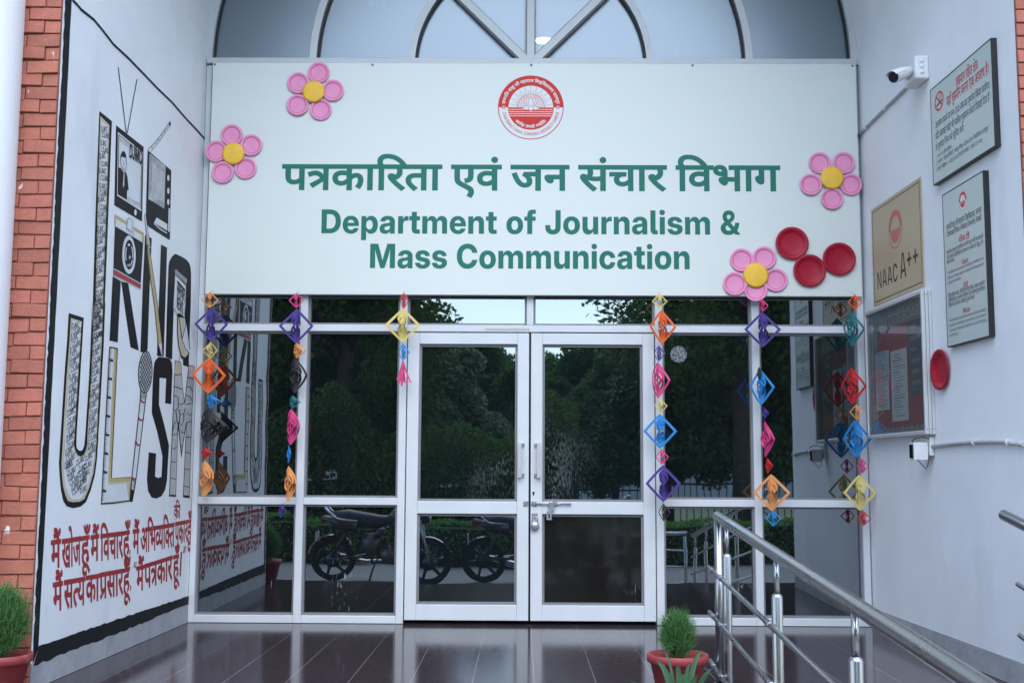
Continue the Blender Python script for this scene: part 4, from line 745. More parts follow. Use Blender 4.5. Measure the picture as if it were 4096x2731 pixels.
def glass_mat(name, refl, tint, base, see=0.0, dust=0.0, rough=0.010, mark_at=None, clear=(0.8, 0.86, 0.9)):
    """dark reflective tinted glazing with dried water marks"""
    m = bpy.data.materials.new(name)
    m.use_nodes = True
    n, l = m.node_tree.nodes, m.node_tree.links
    n.clear()
    o = n.new('ShaderNodeOutputMaterial')
    g = n.new('ShaderNodeBsdfGlossy')
    g.inputs['Roughness'].default_value = rough
    g.inputs['Color'].default_value = (*tint, 1)
    d = n.new('ShaderNodeBsdfDiffuse')
    d.inputs['Color'].default_value = (*base, 1)
    mx = n.new('ShaderNodeMixShader')
    fr = n.new('ShaderNodeLayerWeight')
    fr.inputs['Blend'].default_value = 0.25
    mr = n.new('ShaderNodeMapRange')
    mr.inputs['To Min'].default_value = refl
    mr.inputs['To Max'].default_value = 1.0
    l.new(fr.outputs['Fresnel'], mr.inputs['Value'])
    mr.inputs['From Min'].default_value = 0.04
    tc = n.new('ShaderNodeTexCoord')
    # faint waviness of float glass
    wv = n.new('ShaderNodeTexNoise')
    wv.inputs['Scale'].default_value = 1.6
    l.new(tc.outputs['Object'], wv.inputs['Vector'])
    bp = n.new('ShaderNodeBump')
    bp.inputs['Strength'].default_value = 0.05
    bp.inputs['Distance'].default_value = 0.02
    l.new(wv.outputs['Fac'], bp.inputs['Height'])
    l.new(bp.outputs[0], g.inputs['Normal'])
    l.new(mr.outputs[0], mx.inputs['Fac'])
    body = d.outputs[0]
    if see:
        t = n.new('ShaderNodeBsdfTransparent')
        t.inputs['Color'].default_value = (*clear, 1)
        ms = n.new('ShaderNodeMixShader')
        ms.inputs['Fac'].default_value = see
        l.new(d.outputs[0], ms.inputs[1])
        l.new(t.outputs[0], ms.inputs[2])
        body = ms.outputs[0]
    l.new(body, mx.inputs[1])
    l.new(g.outputs[0], mx.inputs[2])
    fin = mx.outputs[0]
    if dust:
        ctr = mark_at
        mp = n.new('ShaderNodeMapping')
        mp.inputs['Scale'].default_value = (90, 90, 30) if mark_at else (60, 60, 14)
        l.new(tc.outputs['Object'], mp.inputs['Vector'])
        tx = n.new('ShaderNodeTexNoise')
        tx.inputs['Scale'].default_value = 1.0
        tx.inputs['Detail'].default_value = 3
        l.new(mp.outputs[0], tx.inputs['Vector'])
        t2 = n.new('ShaderNodeTexNoise')
        t2.inputs['Scale'].default_value = 2.2
        l.new(tc.outputs['Object'], t2.inputs['Vector'])
        ad = n.new('ShaderNodeMath')
        ad.operation = 'ADD'
        l.new(tx.outputs['Fac'], ad.inputs[0])
        l.new(t2.outputs['Fac'], ad.inputs[1])
        rp = n.new('ShaderNodeMapRange')
        rp.inputs['From Min'].default_value = 1.06 if mark_at else 1.30
        rp.inputs['From Max'].default_value = 1.24 if mark_at else 1.42
        rp.inputs['To Max'].default_value = dust
        l.new(ad.outputs[0], rp.inputs['Value'])
        fac = rp.outputs[0]
        if ctr:                     # dried splashes gathered round the handles
            vd = n.new('ShaderNodeVectorMath')
            vd.operation = 'DISTANCE'
            vd.inputs[1].default_value = ctr
            l.new(tc.outputs['Object'], vd.inputs[0])
            fo = n.new('ShaderNodeMapRange')
            fo.inputs['From Min'].default_value = 0.10
            fo.inputs['From Max'].default_value = 0.50
            fo.inputs['To Min'].default_value = 1.0
            fo.inputs['To Max'].default_value = 0.0
            l.new(vd.outputs['Value'], fo.inputs['Value'])
            mu = n.new('ShaderNodeMath')
            mu.operation = 'MULTIPLY'
            l.new(fac, mu.inputs[0])
            l.new(fo.outputs[0], mu.inputs[1])
            fac = mu.outputs[0]
        dd = n.new('ShaderNodeBsdfDiffuse')
        dd.inputs['Color'].default_value = (0.55, 0.62, 0.66, 1)
        md = n.new('ShaderNodeMixShader')
        l.new(fac, md.inputs['Fac'])
        l.new(fin, md.inputs[1])
        l.new(dd.outputs[0], md.inputs[2])
        fin = md.outputs[0]
    l.new(fin, o.inputs['Surface'])
    return m


M['glass'] = glass_mat('dark_tinted_reflective_glass', 0.33, (0.86, 0.95, 1.0), (0.006, 0.008, 0.010), dust=0.35)
M['glass_door'] = glass_mat('door_tinted_reflective_glass', 0.31, (0.86, 0.95, 1.0), (0.006, 0.009, 0.012), dust=0.17, mark_at=(0.053, 0.0, 1.05))
M['glass_fan'] = glass_mat('fanlight_tinted_glass', 0.16, (0.80, 0.91, 1.0), (0.13, 0.165, 0.20), see=0.4, dust=0.12, rough=0.32)
M['glass_dull'] = glass_mat('dull_brown_film_glass', 0.07, (0.9, 0.9, 0.9), (0.012, 0.012, 0.011), dust=0.2, rough=0.06)
M['glass_case'] = glass_mat('notice_case_glass', 0.07, (0.9, 0.95, 1.0), (0.55, 0.56, 0.57), see=0.88, clear=(0.97, 0.97, 0.97))


def tile_mat():
    m = mat('polished_granite_tiles', (0.042, 0.029, 0.035), 0.115, var=0.28, scale=30, spec=0.20,
            streak=((0.16, 0.15, 0.16), (1.2, 26, 1), 0.66, 0.80))
    n, l = m.node_tree.nodes, m.node_tree.links
    b = n['Principled BSDF']
    src = b.inputs['Base Color'].links[0].from_socket
    tc = n.new('ShaderNodeTexCoord')
    sp = n.new('ShaderNodeSeparateXYZ')
    l.new(tc.outputs['Object'], sp.inputs[0])

    def line(sock, pitch, off, w_):
        a = n.new('ShaderNodeMath'); a.operation = 'SUBTRACT'; a.inputs[1].default_value = off
        l.new(sock, a.inputs[0])
        q = n.new('ShaderNodeMath'); q.operation = 'PINGPONG'; q.inputs[1].default_value = pitch / 2
        l.new(a.outputs[0], q.inputs[0])
        c = n.new('ShaderNodeMath'); c.operation = 'LESS_THAN'; c.inputs[1].default_value = w_
        l.new(q.outputs[0], c.inputs[0])
        return c.outputs[0]
    lx = line(sp.outputs['X'], 0.305, -0.24, 0.0019)
    ly = line(sp.outputs['Y'], 0.61, -0.13, 0.0010)
    k = n.new('ShaderNodeMath'); k.operation = 'MULTIPLY'; k.inputs[1].default_value = 0.35
    l.new(ly, k.inputs[0])
    mx = n.new('ShaderNodeMath'); mx.operation = 'MAXIMUM'
    l.new(lx, mx.inputs[0]); l.new(k.outputs[0], mx.inputs[1])
    mi = n.new('ShaderNodeMix'); mi.data_type = 'RGBA'
    l.new(mx.outputs[0], mi.inputs['Factor'])
    l.new(src, mi.inputs['A'])
    mi.inputs['B'].default_value = (0.20, 0.185, 0.19, 1)
    l.new(mi.outputs['Result'], b.inputs['Base Color'])
    return m


M['tile'] = tile_mat()
M['ground'] = mat('worn_concrete_paving', (0.17, 0.168, 0.165), 0.85, var=0.2, scale=0.8, bump=0.3, bscale=30)
M['grass'] = mat('rough_lawn', (0.07, 0.10, 0.035), 0.9, var=0.3, scale=3)
M['concrete'] = mat('ramp_concrete', (0.33, 0.32, 0.31), 0.8, var=0.15, scale=3, bump=0.2)
M['lobby'] = mat('dim_lobby_plaster', (0.30, 0.33, 0.36), 0.8)
M['lobby_dark'] = mat('dark_lobby_finish', (0.04, 0.042, 0.045), 0.6)

# ------------------------------------------------------------------ ground, platform, ramp, steps
GZ = -0.57
b = MB()
b.face([(-300, -300, GZ), (300, -300, GZ), (300, 300, GZ), (-300, 300, GZ)])
structure(b.build('ground', M['ground']))
b = MB()
b.face([(-60, -70, GZ + 0.004), (60, -70, GZ + 0.004), (60, -12.2, GZ + 0.004), (-60, -12.2, GZ + 0.004)])
structure(b.build('lawn', M['grass']))

b = MB()
b.box((-4.2, -2.95, GZ), (4.2, 0.30, 0.0))
structure(b.build('porch_floor', M['tile'], bevel=0.004))
b = MB()
for k, z in enumerate((-0.19, -0.38)):
    b.box((-2.9, -2.95 - 0.32 * (k + 1), GZ), (0.9, -2.951 - 0.32 * k, z))
structure(b.build('entrance_steps', M['tile'], bevel=0.004))
b = MB()
y0, y1 = -2.951, -6.5
i = [(0.95, y0, 0), (2.45, y0, 0), (2.45, y1, GZ + 0.002), (0.95, y1, GZ + 0.002)]
j = [(x, y, GZ - 0.02) for x, y, z in i]
b.face(i[::-1])
for k in range(4):
    b.face([i[k], i[(k + 1) % 4], j[(k + 1) % 4], j[k]])
structure(b.build('access_ramp', M['concrete']))

# lobby behind the glass
b = MB()
b.face([(-6, 0.12, 0.004), (6, 0.12, 0.004), (6, 9, 0.004), (-6, 9, 0.004)])
structure(b.build('lobby_floor', M['lobby_dark']))
b = MB()
b.box((-6, 0.301, 4.72), (6, 9, 4.9))
structure(b.build('lobby_ceiling', M['lobby']))
b = MB()
b.box((-6.2, 9.0, 0), (6.2, 9.2, 7))
b.box((-6.2, 0.301, 0), (-6.0, 9.0, 7))
b.box((6.0, 0.301, 0), (6.2, 9.0, 7))
b.box((-6, 0.301, 6.8), (6, 9, 7))
structure(b.build('lobby_wall', M['lobby']))

# ------------------------------------------------------------------ porch walls and vault
SPR = 3.905                       # springing of the vault
SL, SR = 2.454, 2.45              # how far each reveal wall comes forward


def slab(W, s1, name, label):
    b = MB()
    b.box((-0.30, 0.125, -0.28), (s1, SPR, 0.0), 0, lambda s, z, t: W.at(s, z, t))
    b.box((-0.10, 0.002, -0.02), (s1, 0.124, 0.006), 1, lambda s, z, t: W.at(s, z, t))
    o = b.build(name, [M['wall'], M['skirt']])
    return tag(o, label, 'wall')


wall_left = slab(WL, SL, 'porch_wall', 'white porch wall with a black painted mural and red slogan')
wall_right = slab(WR, SR, 'porch_wall', 'white porch wall hung with boards, cameras and a glass notice case')

b = MB()
NA = 48


def arch_pt(y, a, r_extra=0.0):
    s = -y
    xl = (WL.p + WL.s * s).x
    xr = (WR.p + WR.s * s).x
    c, r = (xl + xr) / 2, (xr - xl) / 2 + r_extra
    return Vector((c - r * math.cos(a), y, SPR + r * math.sin(a)))


YV = (0.3, -2.44)
for k in range(NA):
    a, c = PI * k / NA, PI * (k + 1) / NA
    b.face([arch_pt(YV[0], a), arch_pt(YV[0], c), arch_pt(YV[1], c), arch_pt(YV[1], a)], 0, True)
    b.face([arch_pt(YV[0], a, .25), arch_pt(YV[1], a, .25), arch_pt(YV[1], c, .25), arch_pt(YV[0], c, .25)], 0, True)
    b.face([arch_pt(YV[1], a), arch_pt(YV[1], c), arch_pt(YV[1], c, .25), arch_pt(YV[1], a, .25)])
    b.face([arch_pt(YV[0], a), arch_pt(YV[0], a, .25), arch_pt(YV[0], c, .25), arch_pt(YV[0], c)])
tag(b.build('porch_vault', M['wall']), 'white plaster barrel vault curving over the glazed entrance', 'vault')

# ------------------------------------------------------------------ brick front
PL = (WL.p + WL.s * SL)           # outer corner of the left reveal
PR = (WR.p + WR.s * SR)
front = thing('brick_front', 'red brick front wall framing the arched porch', 'wall', (0, -2.4, 0))
BH, JT = 0.0630, 0.0048


def tone():
    k = rnd.uniform(0.84, 1.08)
    g = rnd.uniform(-0.012, 0.02)
    return tuple(min(1, max(0, c)) for c in (0.375 * k, (0.118 + g * .4) * k, 0.080 * k))


def facing(x_edge, sgn, yf, name):
    """courses of separate bricks running outwards from the reveal corner"""
    b = MB()
    b.box((min(x_edge, x_edge + sgn * 0.62), yf + 0.008, 0), (max(x_edge, x_edge + sgn * 0.62), yf + 0.30, 6.3), 1, col=(0.3, 0.15, 0.12))
    z = 0.0
    k = 0
    while z < 4.6:
        x = 0.0
        first = True
        while x < 0.60:
            L = ((0.078 if k % 2 else 0.163) + rnd.uniform(-0.008, 0.008)) if first else 0.168
            first = False
            xa, xb = x_edge + sgn * (x + 0.001), x_edge + sgn * (min(x + L, 0.62) - 0.0035)
            dy = rnd.uniform(-0.004, 0.004)
            tz = rnd.uniform(-0.0018, 0.0018)
            lean = rnd.uniform(0.001, 0.006)
            col = tone()
            b.box((min(xa, xb), 0, z), (max(xa, xb), 0.05, z + BH), 0,
                  lambda X, Y, Z, dy=dy, tz=tz, z=z, lean=lean: (X, yf + dy + Y - lean * (1 - (Z - z) / BH), Z + tz * (X - x_edge) * 20), col=col)
            x += L
        z += BH + JT
        k += 1
    return b.build(name, [M['brick'], M['mortar']], front, bevel=0.0026, ccol='brick_tone')


facing(PL.x, -1, PL.y - 0.02, 'brick_pier')
facing(PR.x, 1, PR.y - 0.02, 'brick_pier')


def plain_brick():
    m = mat('distant_brickwork', (0.30, 0.10, 0.07), 0.85)
    n, l = m.node_tree.nodes, m.node_tree.links
    bt = n.new('ShaderNodeTexBrick')
    bt.inputs['Scale'].default_value = 1.0
    bt.inputs['Brick Width'].default_value = 0.168
    bt.inputs['Row Height'].default_value = 0.0678
    bt.inputs['Mortar Size'].default_value = 0.004
    bt.inputs['Color1'].default_value = (0.42, 0.14, 0.09, 1)
    bt.inputs['Color2'].default_value = (0.33, 0.10, 0.065, 1)
    bt.inputs['Mortar'].default_value = (0.12, 0.05, 0.04, 1)
    tc = n.new('ShaderNodeTexCoord')
    mp = n.new('ShaderNodeMapping')
    mp.inputs['Rotation'].default_value = (R(90), 0, 0)
    l.new(tc.outputs['Object'], mp.inputs['Vector'])
    l.new(mp.outputs[0], bt.inputs['Vector'])
    l.new(bt.outputs['Color'], n['Principled BSDF'].inputs['Base Color'])
    return m


M['brick_far'] = plain_brick()
b = MB()
# wall field with the arched opening cut out, front and back faces
arc = [arch_pt(-2.4, PI * k / 40) for k in range(41)]
outer = [(-7.5, 4.605), (-7.5, 8.2), (7.5, 8.2), (7.5, 4.605), (PR.x + 0.62, 4.605)]
pts = [(-7.5, 4.605)] + [(-7.5, 8.2), (7.5, 8.2), (7.5, 4.605)]
lo = [(p.x, p.z) for p in arc if p.z > 4.605]
b.loops([pts + lo[::-1]], lambda x, z: (x, -2.392, z))
b.loops([pts + lo[::-1]], lambda x, z: (x, -2.10, z))
for sx in (-1, 1):
    xa = (PL.x - 0.621) if sx < 0 else (PR.x + 0.621)
    xb = 7.5 * sx
    b.face([(xa, -2.392, GZ), (xb, -2.392, GZ), (xb, -2.392, 4.604), (xa, -2.392, 4.604)])
    b.face([(xa, -2.10, GZ), (xb, -2.10, GZ), (xb, -2.10, 4.604), (xa, -2.10, 4.604)])
    b.face([(xb, -2.392, GZ), (xb, -2.10, GZ), (xb, -2.10, 8.2), (xb, -2.392, 8.2)])
b.face([(-7.5, -2.392, 8.2), (7.5, -2.392, 8.2), (7.5, 0.3, 8.2), (-7.5, 0.3, 8.2)])
b.build('brick_field', M['brick_far'], front)

# white half-round columns standing before the brick piers
M['column'] = mat('white_column_paint', (0.78, 0.79, 0.80), 0.6, var=0.03, scale=2)
cx_l = -2.468 - 0.205
for x, lab in ((cx_l, 'smooth white round column left of the brick pier'), (2.66 + 0.21, 'smooth white round column right of the brick pier')):
    b = MB()
    b.lathe([(0.205, 0), (0.205, 6.2)], lambda X, Y, h, x=x: (x + X, -2.56 + Y, h), 48)
    b.lathe([(0.24, 0.0), (0.24, 0.10), (0.21, 0.12)], lambda X, Y, h, x=x: (x + X, -2.56 + Y, h + 0.001), 48)
    tag(b.build('column', M['column']), lab, 'column')

# ------------------------------------------------------------------ glazed entrance
FY0, FY1, GY = -0.030, 0.050, 0.018
CX = 0.053
ent = thing('glazed_entrance', 'white aluminium glazed entrance with tinted panes and double doors', 'entrance', (CX, 0, 0))
XM = [-1.522, -0.827, 0.945, 1.616]            # mullion centres
XL0, XL1, XR0, XR1 = -2.261, -2.222, 2.322, 2.368
ZS, ZM0, ZM1, ZT0, ZT1, ZH = 0.052, 0.795, 0.844, 1.990, 2.038, 2.262
hw = 0.026
b = MB()
b.box((XL0, FY0 - 0.003, 0.001), (XL1, FY1, 3.90))
b.box((XR0, FY0 - 0.003, 0.001), (XR1, FY1, 3.90))
for k, x in enumerate(XM):
    b.box((x - hw, FY0 - 0.003, 0.001), (x + hw, FY1, 2.3))
cols = [XL1, XM[0] - hw, XM[0] + hw, XM[1] - hw, XM[2] + hw, XM[3] - hw, XM[3] + hw, XR0]
bays = [(cols[0], cols[1]), (cols[2], cols[3]), (cols[4], cols[5]), (cols[6], cols[7])]
for x0, x1 in bays:
    b.box((x0, FY0, 0.001), (x1, FY1, ZS))
    b.box((x0, FY0, ZM0), (x1, FY1, ZM1))
    b.box((x0, FY0, ZT0), (x1, FY1, ZT1))
    b.box((x0, FY0, ZH), (x1, FY1, 2.3))
dx0, dx1 = XM[1] + hw, XM[2] - hw
b.box((dx0, FY0, ZT0), (dx1, FY1, ZT1))
b.box((dx0, FY0, ZH), (dx1, FY1, 2.3))
b.box((CX - 0.024, FY0 - 0.002, ZT1), (CX + 0.024, FY1, ZH))
b.build('frame', M['alu'], ent, bevel=0.003)
panes = []
for x0, x1 in bays:
    panes += [(x0, x1, ZT1, ZH), (x0, x1, ZM1, ZT0), (x0, x1, ZS, ZM0)]
panes += [(dx0, CX - 0.024, ZT1, ZH), (CX + 0.024, dx1, ZT1, ZH)]
pk = 0
for x0, x1, z0, z1 in panes:
    pk += 1
    b = MB()
    t = 0.014
    yb = GY - 0.026
    for q in ((x0, z0, x0 + t, z1), (x1 - t, z0, x1, z1), (x0 + t, z0, x1 - t, z0 + t), (x0 + t, z1 - t, x1 - t, z1)):
        b.box((q[0], yb, q[1]), (q[2], FY1 - 0.006, q[3]))
    bead = b.build('glazing_bead', M['bead'], ent)
    b = MB()
    ax, az = rnd.uniform(-0.0012, 0.0012), rnd.uniform(-0.0012, 0.0012)
    cxm, czm = (x0 + x1) / 2, (z0 + z1) / 2
    fr_ = lambda x, z, y, ax=ax, az=az, cxm=cxm, czm=czm: (x, y + (x - cxm) * ax + (z - czm) * az, z)
    e = 0.004
    P4 = [(x0 + e, z0 + e), (x1 - e, z0 + e), (x1 - e, z1 - e), (x0 + e, z1 - e)]
    b.face([fr_(x, z, GY) for x, z in P4])
    b.face([fr_(x, z, GY + 0.006) for x, z in P4][::-1])
    o = b.build('window_pane', M['glass'], ent)


def door(x0, x1, hand, name='door'):
    z0, z1 = 0.026, 1.981
    ya, yb = -0.036, 0.018
    st, tr, br = 0.080, 0.078, 0.104
    m0, m1 = 0.739, 0.824
    b = MB()
    b.box((x0, ya - 0.002, z0), (x0 + st, yb, z1))
    b.box((x1 - st, ya - 0.002, z0), (x1, yb, z1))
    b.box((x0 + st, ya, z0), (x1 - st, yb, z0 + br))
    b.box((x0 + st, ya, m0), (x1 - st, yb, m1))
    b.box((x0 + st, ya, z1 - tr), (x1 - st, yb, z1))
    d = b.build(name, M['alu'], ent, bevel=0.003)
    for a, c in ((z0 + br, m0), (m1, z1 - tr)):
        b = MB()
        t = 0.016
        xa, xb = x0 + st, x1 - st
        for q in ((xa, a, xa + t, c), (xb - t, a, xb, c), (xa + t, a, xb - t, a + t), (xa + t, c - t, xb - t, c)):
            b.box((q[0], ya + 0.020, q[1]), (q[2], yb - 0.004, q[3]))
        q = b.build('glazing_bead', M['bead'])
        q.parent = d
        b = MB()
        tilt = 0.0035
        zc = (a + c) / 2
        f4 = [(xa + .005, a + .005), (xb - .005, a + .005), (xb - .005, c - .005), (xa + .005, c - .005)]
        yaw_ = 0.0 if hand > 0 else 0.008
        xc = (xa + xb) / 2
        b.face([(x, 0.002 + tilt * (z - zc) + yaw_ * (x - xc), z) for x, z in f4])
        b.face([(x, 0.008 + tilt * (z - zc) + yaw_ * (x - xc), z) for x, z in f4][::-1])
        g = b.build('door_glass', M['glass_dull' if hand < 0 and a < 0.5 else 'glass_door'])
        g.parent = d
    # pull handle: D-profile grip on two feet
    hx = x1 - 0.050 if hand > 0 else x0 + 0.044
    b = MB()
    s = -1 if hand > 0 else 1
    gx = hx + s * 0.012
    zc0, zc1 = 0.985, 1.225
    b.box((gx - 0.013, ya - 0.050, zc0), (gx + 0.013, ya - 0.036, zc1))
    b.box((gx - 0.009, ya - 0.036, zc0), (gx + 0.009, ya - 0.002, zc0 + 0.014))
    b.box((gx - 0.009, ya - 0.036, zc1 - 0.014), (gx + 0.009, ya - 0.002, zc1))
    for zz in (zc0 + 0.001, zc1 - 0.034):
        fx_ = gx - s * 0.021
        b.box((fx_ - 0.012, ya - 0.008, zz), (fx_ + 0.012, ya - 0.002, zz + 0.033), 1)
        for dx in (-0.005, 0.005):
            b.box((fx_ + dx - 0.0025, ya - 0.0095, zz + 0.012 + dx), (fx_ + dx + 0.0025, ya - 0.0075, zz + 0.017 + dx), 2)
    h = b.build('pull_handle', [M['handle'], M['chrome'], M['dark']], None, bevel=0.004, segs=2)
    h.parent = d
    return d


d1 = door(dx0 + 0.007, CX - 0.006, 1)
d2 = door(CX + 0.007, dx1 - 0.007, -1)
# bolt, strike plate, keyhole and hasp on the right leaf
ya = -0.038
b = MB()
zb, xk = 0.822 - 0.012, CX + 0.010
b.tube([(xk, ya - 0.012, zb), (xk + 0.275, ya - 0.012, zb)], 0.0055, 10)
for xx in (xk + 0.022, xk + 0.165):
    b.box((xx - 0.017, ya - 0.004, zb - 0.016), (xx + 0.017, ya, zb + 0.016))
    b.box((xx - 0.006, ya - 0.020, zb - 0.010), (xx + 0.006, ya - 0.004, zb + 0.010))
    for dx in (-0.011, 0.011):
        for dz in (-0.009, 0.009):
            b.box((xx + dx - 0.0022, ya - 0.0052, zb + dz - 0.0022), (xx + dx + 0.0022, ya - 0.0042, zb + dz + 0.0022), 1)
b.box((xk + 0.118, ya - 0.022, zb - 0.006), (xk + 0.160, ya - 0.005, zb + 0.010))
o = b.build('tower_bolt', [M['chrome'], M['dark']])
o.parent = d2
b = MB()
xx = xk + 0.138
b.box((xx - 0.015, ya - 0.022, zb - 0.052), (xx + 0.018, ya - 0.018, zb - 0.004))
b.box((xx - 0.032, ya - 0.024, zb - 0.108), (xx + 0.004, ya - 0.020, zb - 0.050))
b.box((xx - 0.018, ya - 0.0252, zb - 0.098), (xx - 0.010, ya - 0.0235, zb - 0.066), 1)
o = b.build('hasp', [M['chrome'], M['dark']], None, bevel=0.003)
o.parent = d2
b = MB()
b.loops([disc_loop(xk + 0.017, 0.884, 0.0085, n=18)], lambda x, z: (x, ya - 0.0012, z))
b.box((xk + 0.0125, ya - 0.0012, 0.866), (xk + 0.0215, ya - 0.0006, 0.884))
o = b.build('keyhole', M['dark'])
o.parent = d2
b = MB()
for xx in (CX - 0.034, CX - 0.016):
    b.box((xx - 0.008, ya - 0.005, zb - 0.017), (xx + 0.008, ya, zb + 0.017))
    for dz in (-0.009, 0.009):
        b.box((xx - 0.0025, ya - 0.0062, zb + dz - 0.0025), (xx + 0.0025, ya - 0.0052, zb + dz + 0.0025), 1)
o = b.build('strike_plate', [M['chrome'], M['dark']])
o.parent = d1
b = MB()
xx = xk + 0.026
b.box((xx - 0.018, ya - 0.006, 0.724), (xx + 0.018, ya, 0.747))
b.box((xx - 0.004, ya - 0.022, 0.716), (xx + 0.004, ya - 0.004, 0.737))
for dx in (-0.010, 0.010):
    b.box((xx + dx - 0.0028, ya - 0.0072, 0.733), (xx + dx + 0.0028, ya - 0.0062, 0.739), 1)
o = b.build('staple', [M['chrome'], M['dark']])
o.parent = d2
# padlock hanging from the staple
pl = thing('padlock', 'round steel padlock hanging from the staple on the right door', 'padlock', (xx, ya - 0.016, 0.665))
b = MB()
b.lathe([(0.0, -0.014), (0.020, -0.013), (0.0295, -0.006), (0.031, 0.0), (0.0295, 0.006), (0.020, 0.013), (0.0, 0.014)],
        lambda X, Y, h: (xx + X, ya - 0.017 + h, 0.662 + Y), 28)
b.build('lock_body', M['chrome'], pl)
b = MB()
b.tube([(xx - 0.017, ya - 0.017, 0.680)] + [(xx - 0.017 * math.cos(PI * k / 10), ya - 0.017, 0.708 + 0.017 * math.sin(PI * k / 10)) for k in range(11)] + [(xx + 0.017, ya - 0.017, 0.680)], 0.0042, 8)
b.build('shackle', M['chrome'], pl)
# strip of yellowed tape on the door head
b = MB()
b.box((-0.26, FY0 - 0.0035, 2.004), (CX - 0.005, FY0 - 0.0006, 2.018))
tag(b.build('masking_tape', mat('old_paper_tape', (0.50, 0.50, 0.47), 0.8, var=0.1, scale=12)), 'strip of old paper tape stuck on the rail above the doors', 'tape')

# ------------------------------------------------------------------ fanlight above the sign
fan = thing('fan_window', 'half round fanlight with curved white bars and blue grey glass', 'window', (CX, 0, SPR))
RC = (0.050, 3.905)
FR = [2.306, 1.555, 0.850]


def fan_pt(r, a, y):
    return (RC[0] - r * math.cos(a), y, RC[1] + r * math.sin(a))


def ring(r, w_, ya, yb, b, n=64):
    for k in range(n):
        a, c = PI * k / n, PI * (k + 1) / n
        q = lambda rr, aa, yy: fan_pt(rr, aa, yy)
        b.face([q(r - w_, a, ya), q(r - w_, c, ya), q(r + w_, c, ya), q(r + w_, a, ya)])
        b.face([q(r - w_, a, ya), q(r - w_, a, yb), q(r - w_, c, yb), q(r - w_, c, ya)], 0, True)
        b.face([q(r + w_, a, ya), q(r + w_, c, ya), q(r + w_, c, yb), q(r + w_, a, yb)], 0, True)


b = MB()
ring(FR[0] - 0.005, 0.025, -0.045, 0.06, b)
b.build('outer_frame', M['alu_fan'], fan)
for r in FR[1:]:
    b = MB()
    ring(r, 0.0245, -0.042, 0.06, b)
    b.build('curved_bar', M['alu_fan'], fan)
for r in (FR[0] - 0.037, FR[1] - 0.034, FR[2] - 0.034):
    b = MB()
    ring(r, 0.006, -0.012, 0.04, b)
    b.build('glazing_bead', M['dark'], fan)
for ang in (45, 90, 135):
    b = MB()
    a = R(ang)
    u = Vector((-math.cos(a), 0, math.sin(a)))
    p = Vector((math.sin(a), 0, math.cos(a)))
    o_ = Vector((RC[0], 0, RC[1]))
    yo = -0.048 if ang == 90 else -0.046
    for q0, q1, ya_, yb_, mm in ((-0.026, 0.026, yo, 0.05, 0), (0.0265, 0.036, yo + 0.016, 0.05, 1), (-0.036, -0.0265, yo + 0.016, 0.05, 1)):
        b.box((0.03, ya_, q0), (FR[2] - 0.027 if ang != 90 else FR[0] - 0.03, yb_, q1), mm, lambda s, y, t: o_ + u * s + p * t + Vector((0, y, 0)))
    b.build('spoke', [M['alu_fan'], M['bead']], fan)
b = MB()
b.box((-2.258, -0.060, 3.905), (2.36, 0.05, 3.945))
b.build('bottom_rail', M['alu_fan'], fan, bevel=0.003)


def fan_pane(r0, r1, a0, a1):
    b = MB()
    n = 24
    A = [a0 + (a1 - a0) * k / n for k in range(n + 1)]
    lp = [(r1, a) for a in A] + ([(r0, a) for a in A[::-1]] if r0 > 0.01 else [(0.0, a0)])
    b.loops([[(-r * math.cos(a), r * math.sin(a)) for r, a in lp]], lambda x, z: (RC[0] + x, 0.02, RC[1] + z))
    b.build('fan_pane', M['glass_fan'], fan)


for r0, r1 in ((FR[1] + .02, FR[0] - .03), (FR[2] + .02, FR[1] - .02)):
    for k in range(2):
        fan_pane(r0, r1, PI / 2 * k + 0.012, PI / 2 * (k + 1) - 0.012)
for k in range(4):
    fan_pane(0, FR[2] - .02, PI / 4 * k + 0.002, PI / 4 * (k + 1) - 0.002)

# round lamp on the lobby ceiling, seen through the fanlight
lamp = thing('ceiling_lamp', 'round lit ceiling lamp seen through the fanlight glass', 'lamp', (0.17, 1.50, 4.72))
b = MB()
b.lathe([(0.0, 0.0), (0.080, 0.0), (0.083, -0.040), (0.075, -0.050)], lambda X, Y, h: (0.17 + X, 1.50 + Y, 4.719 + h), 32)
b.build('lamp_body', M['plastic_white'], lamp)
le = bpy.data.materials.new('lamp_diffuser_light')
le.use_nodes = True
pb = le.node_tree.nodes['Principled BSDF']
pb.inputs['Emission Color'].default_value = (1, 0.98, 0.94, 1)
pb.inputs['Emission Strength'].default_value = 2.2
b = MB()
b.lathe([(0.075, -0.046), (0.066, -0.058), (0.0, -0.064)], lambda X, Y, h: (0.17 + X, 1.50 + Y, 4.719 + h), 32)
b.build('lamp_diffuser', le, lamp)

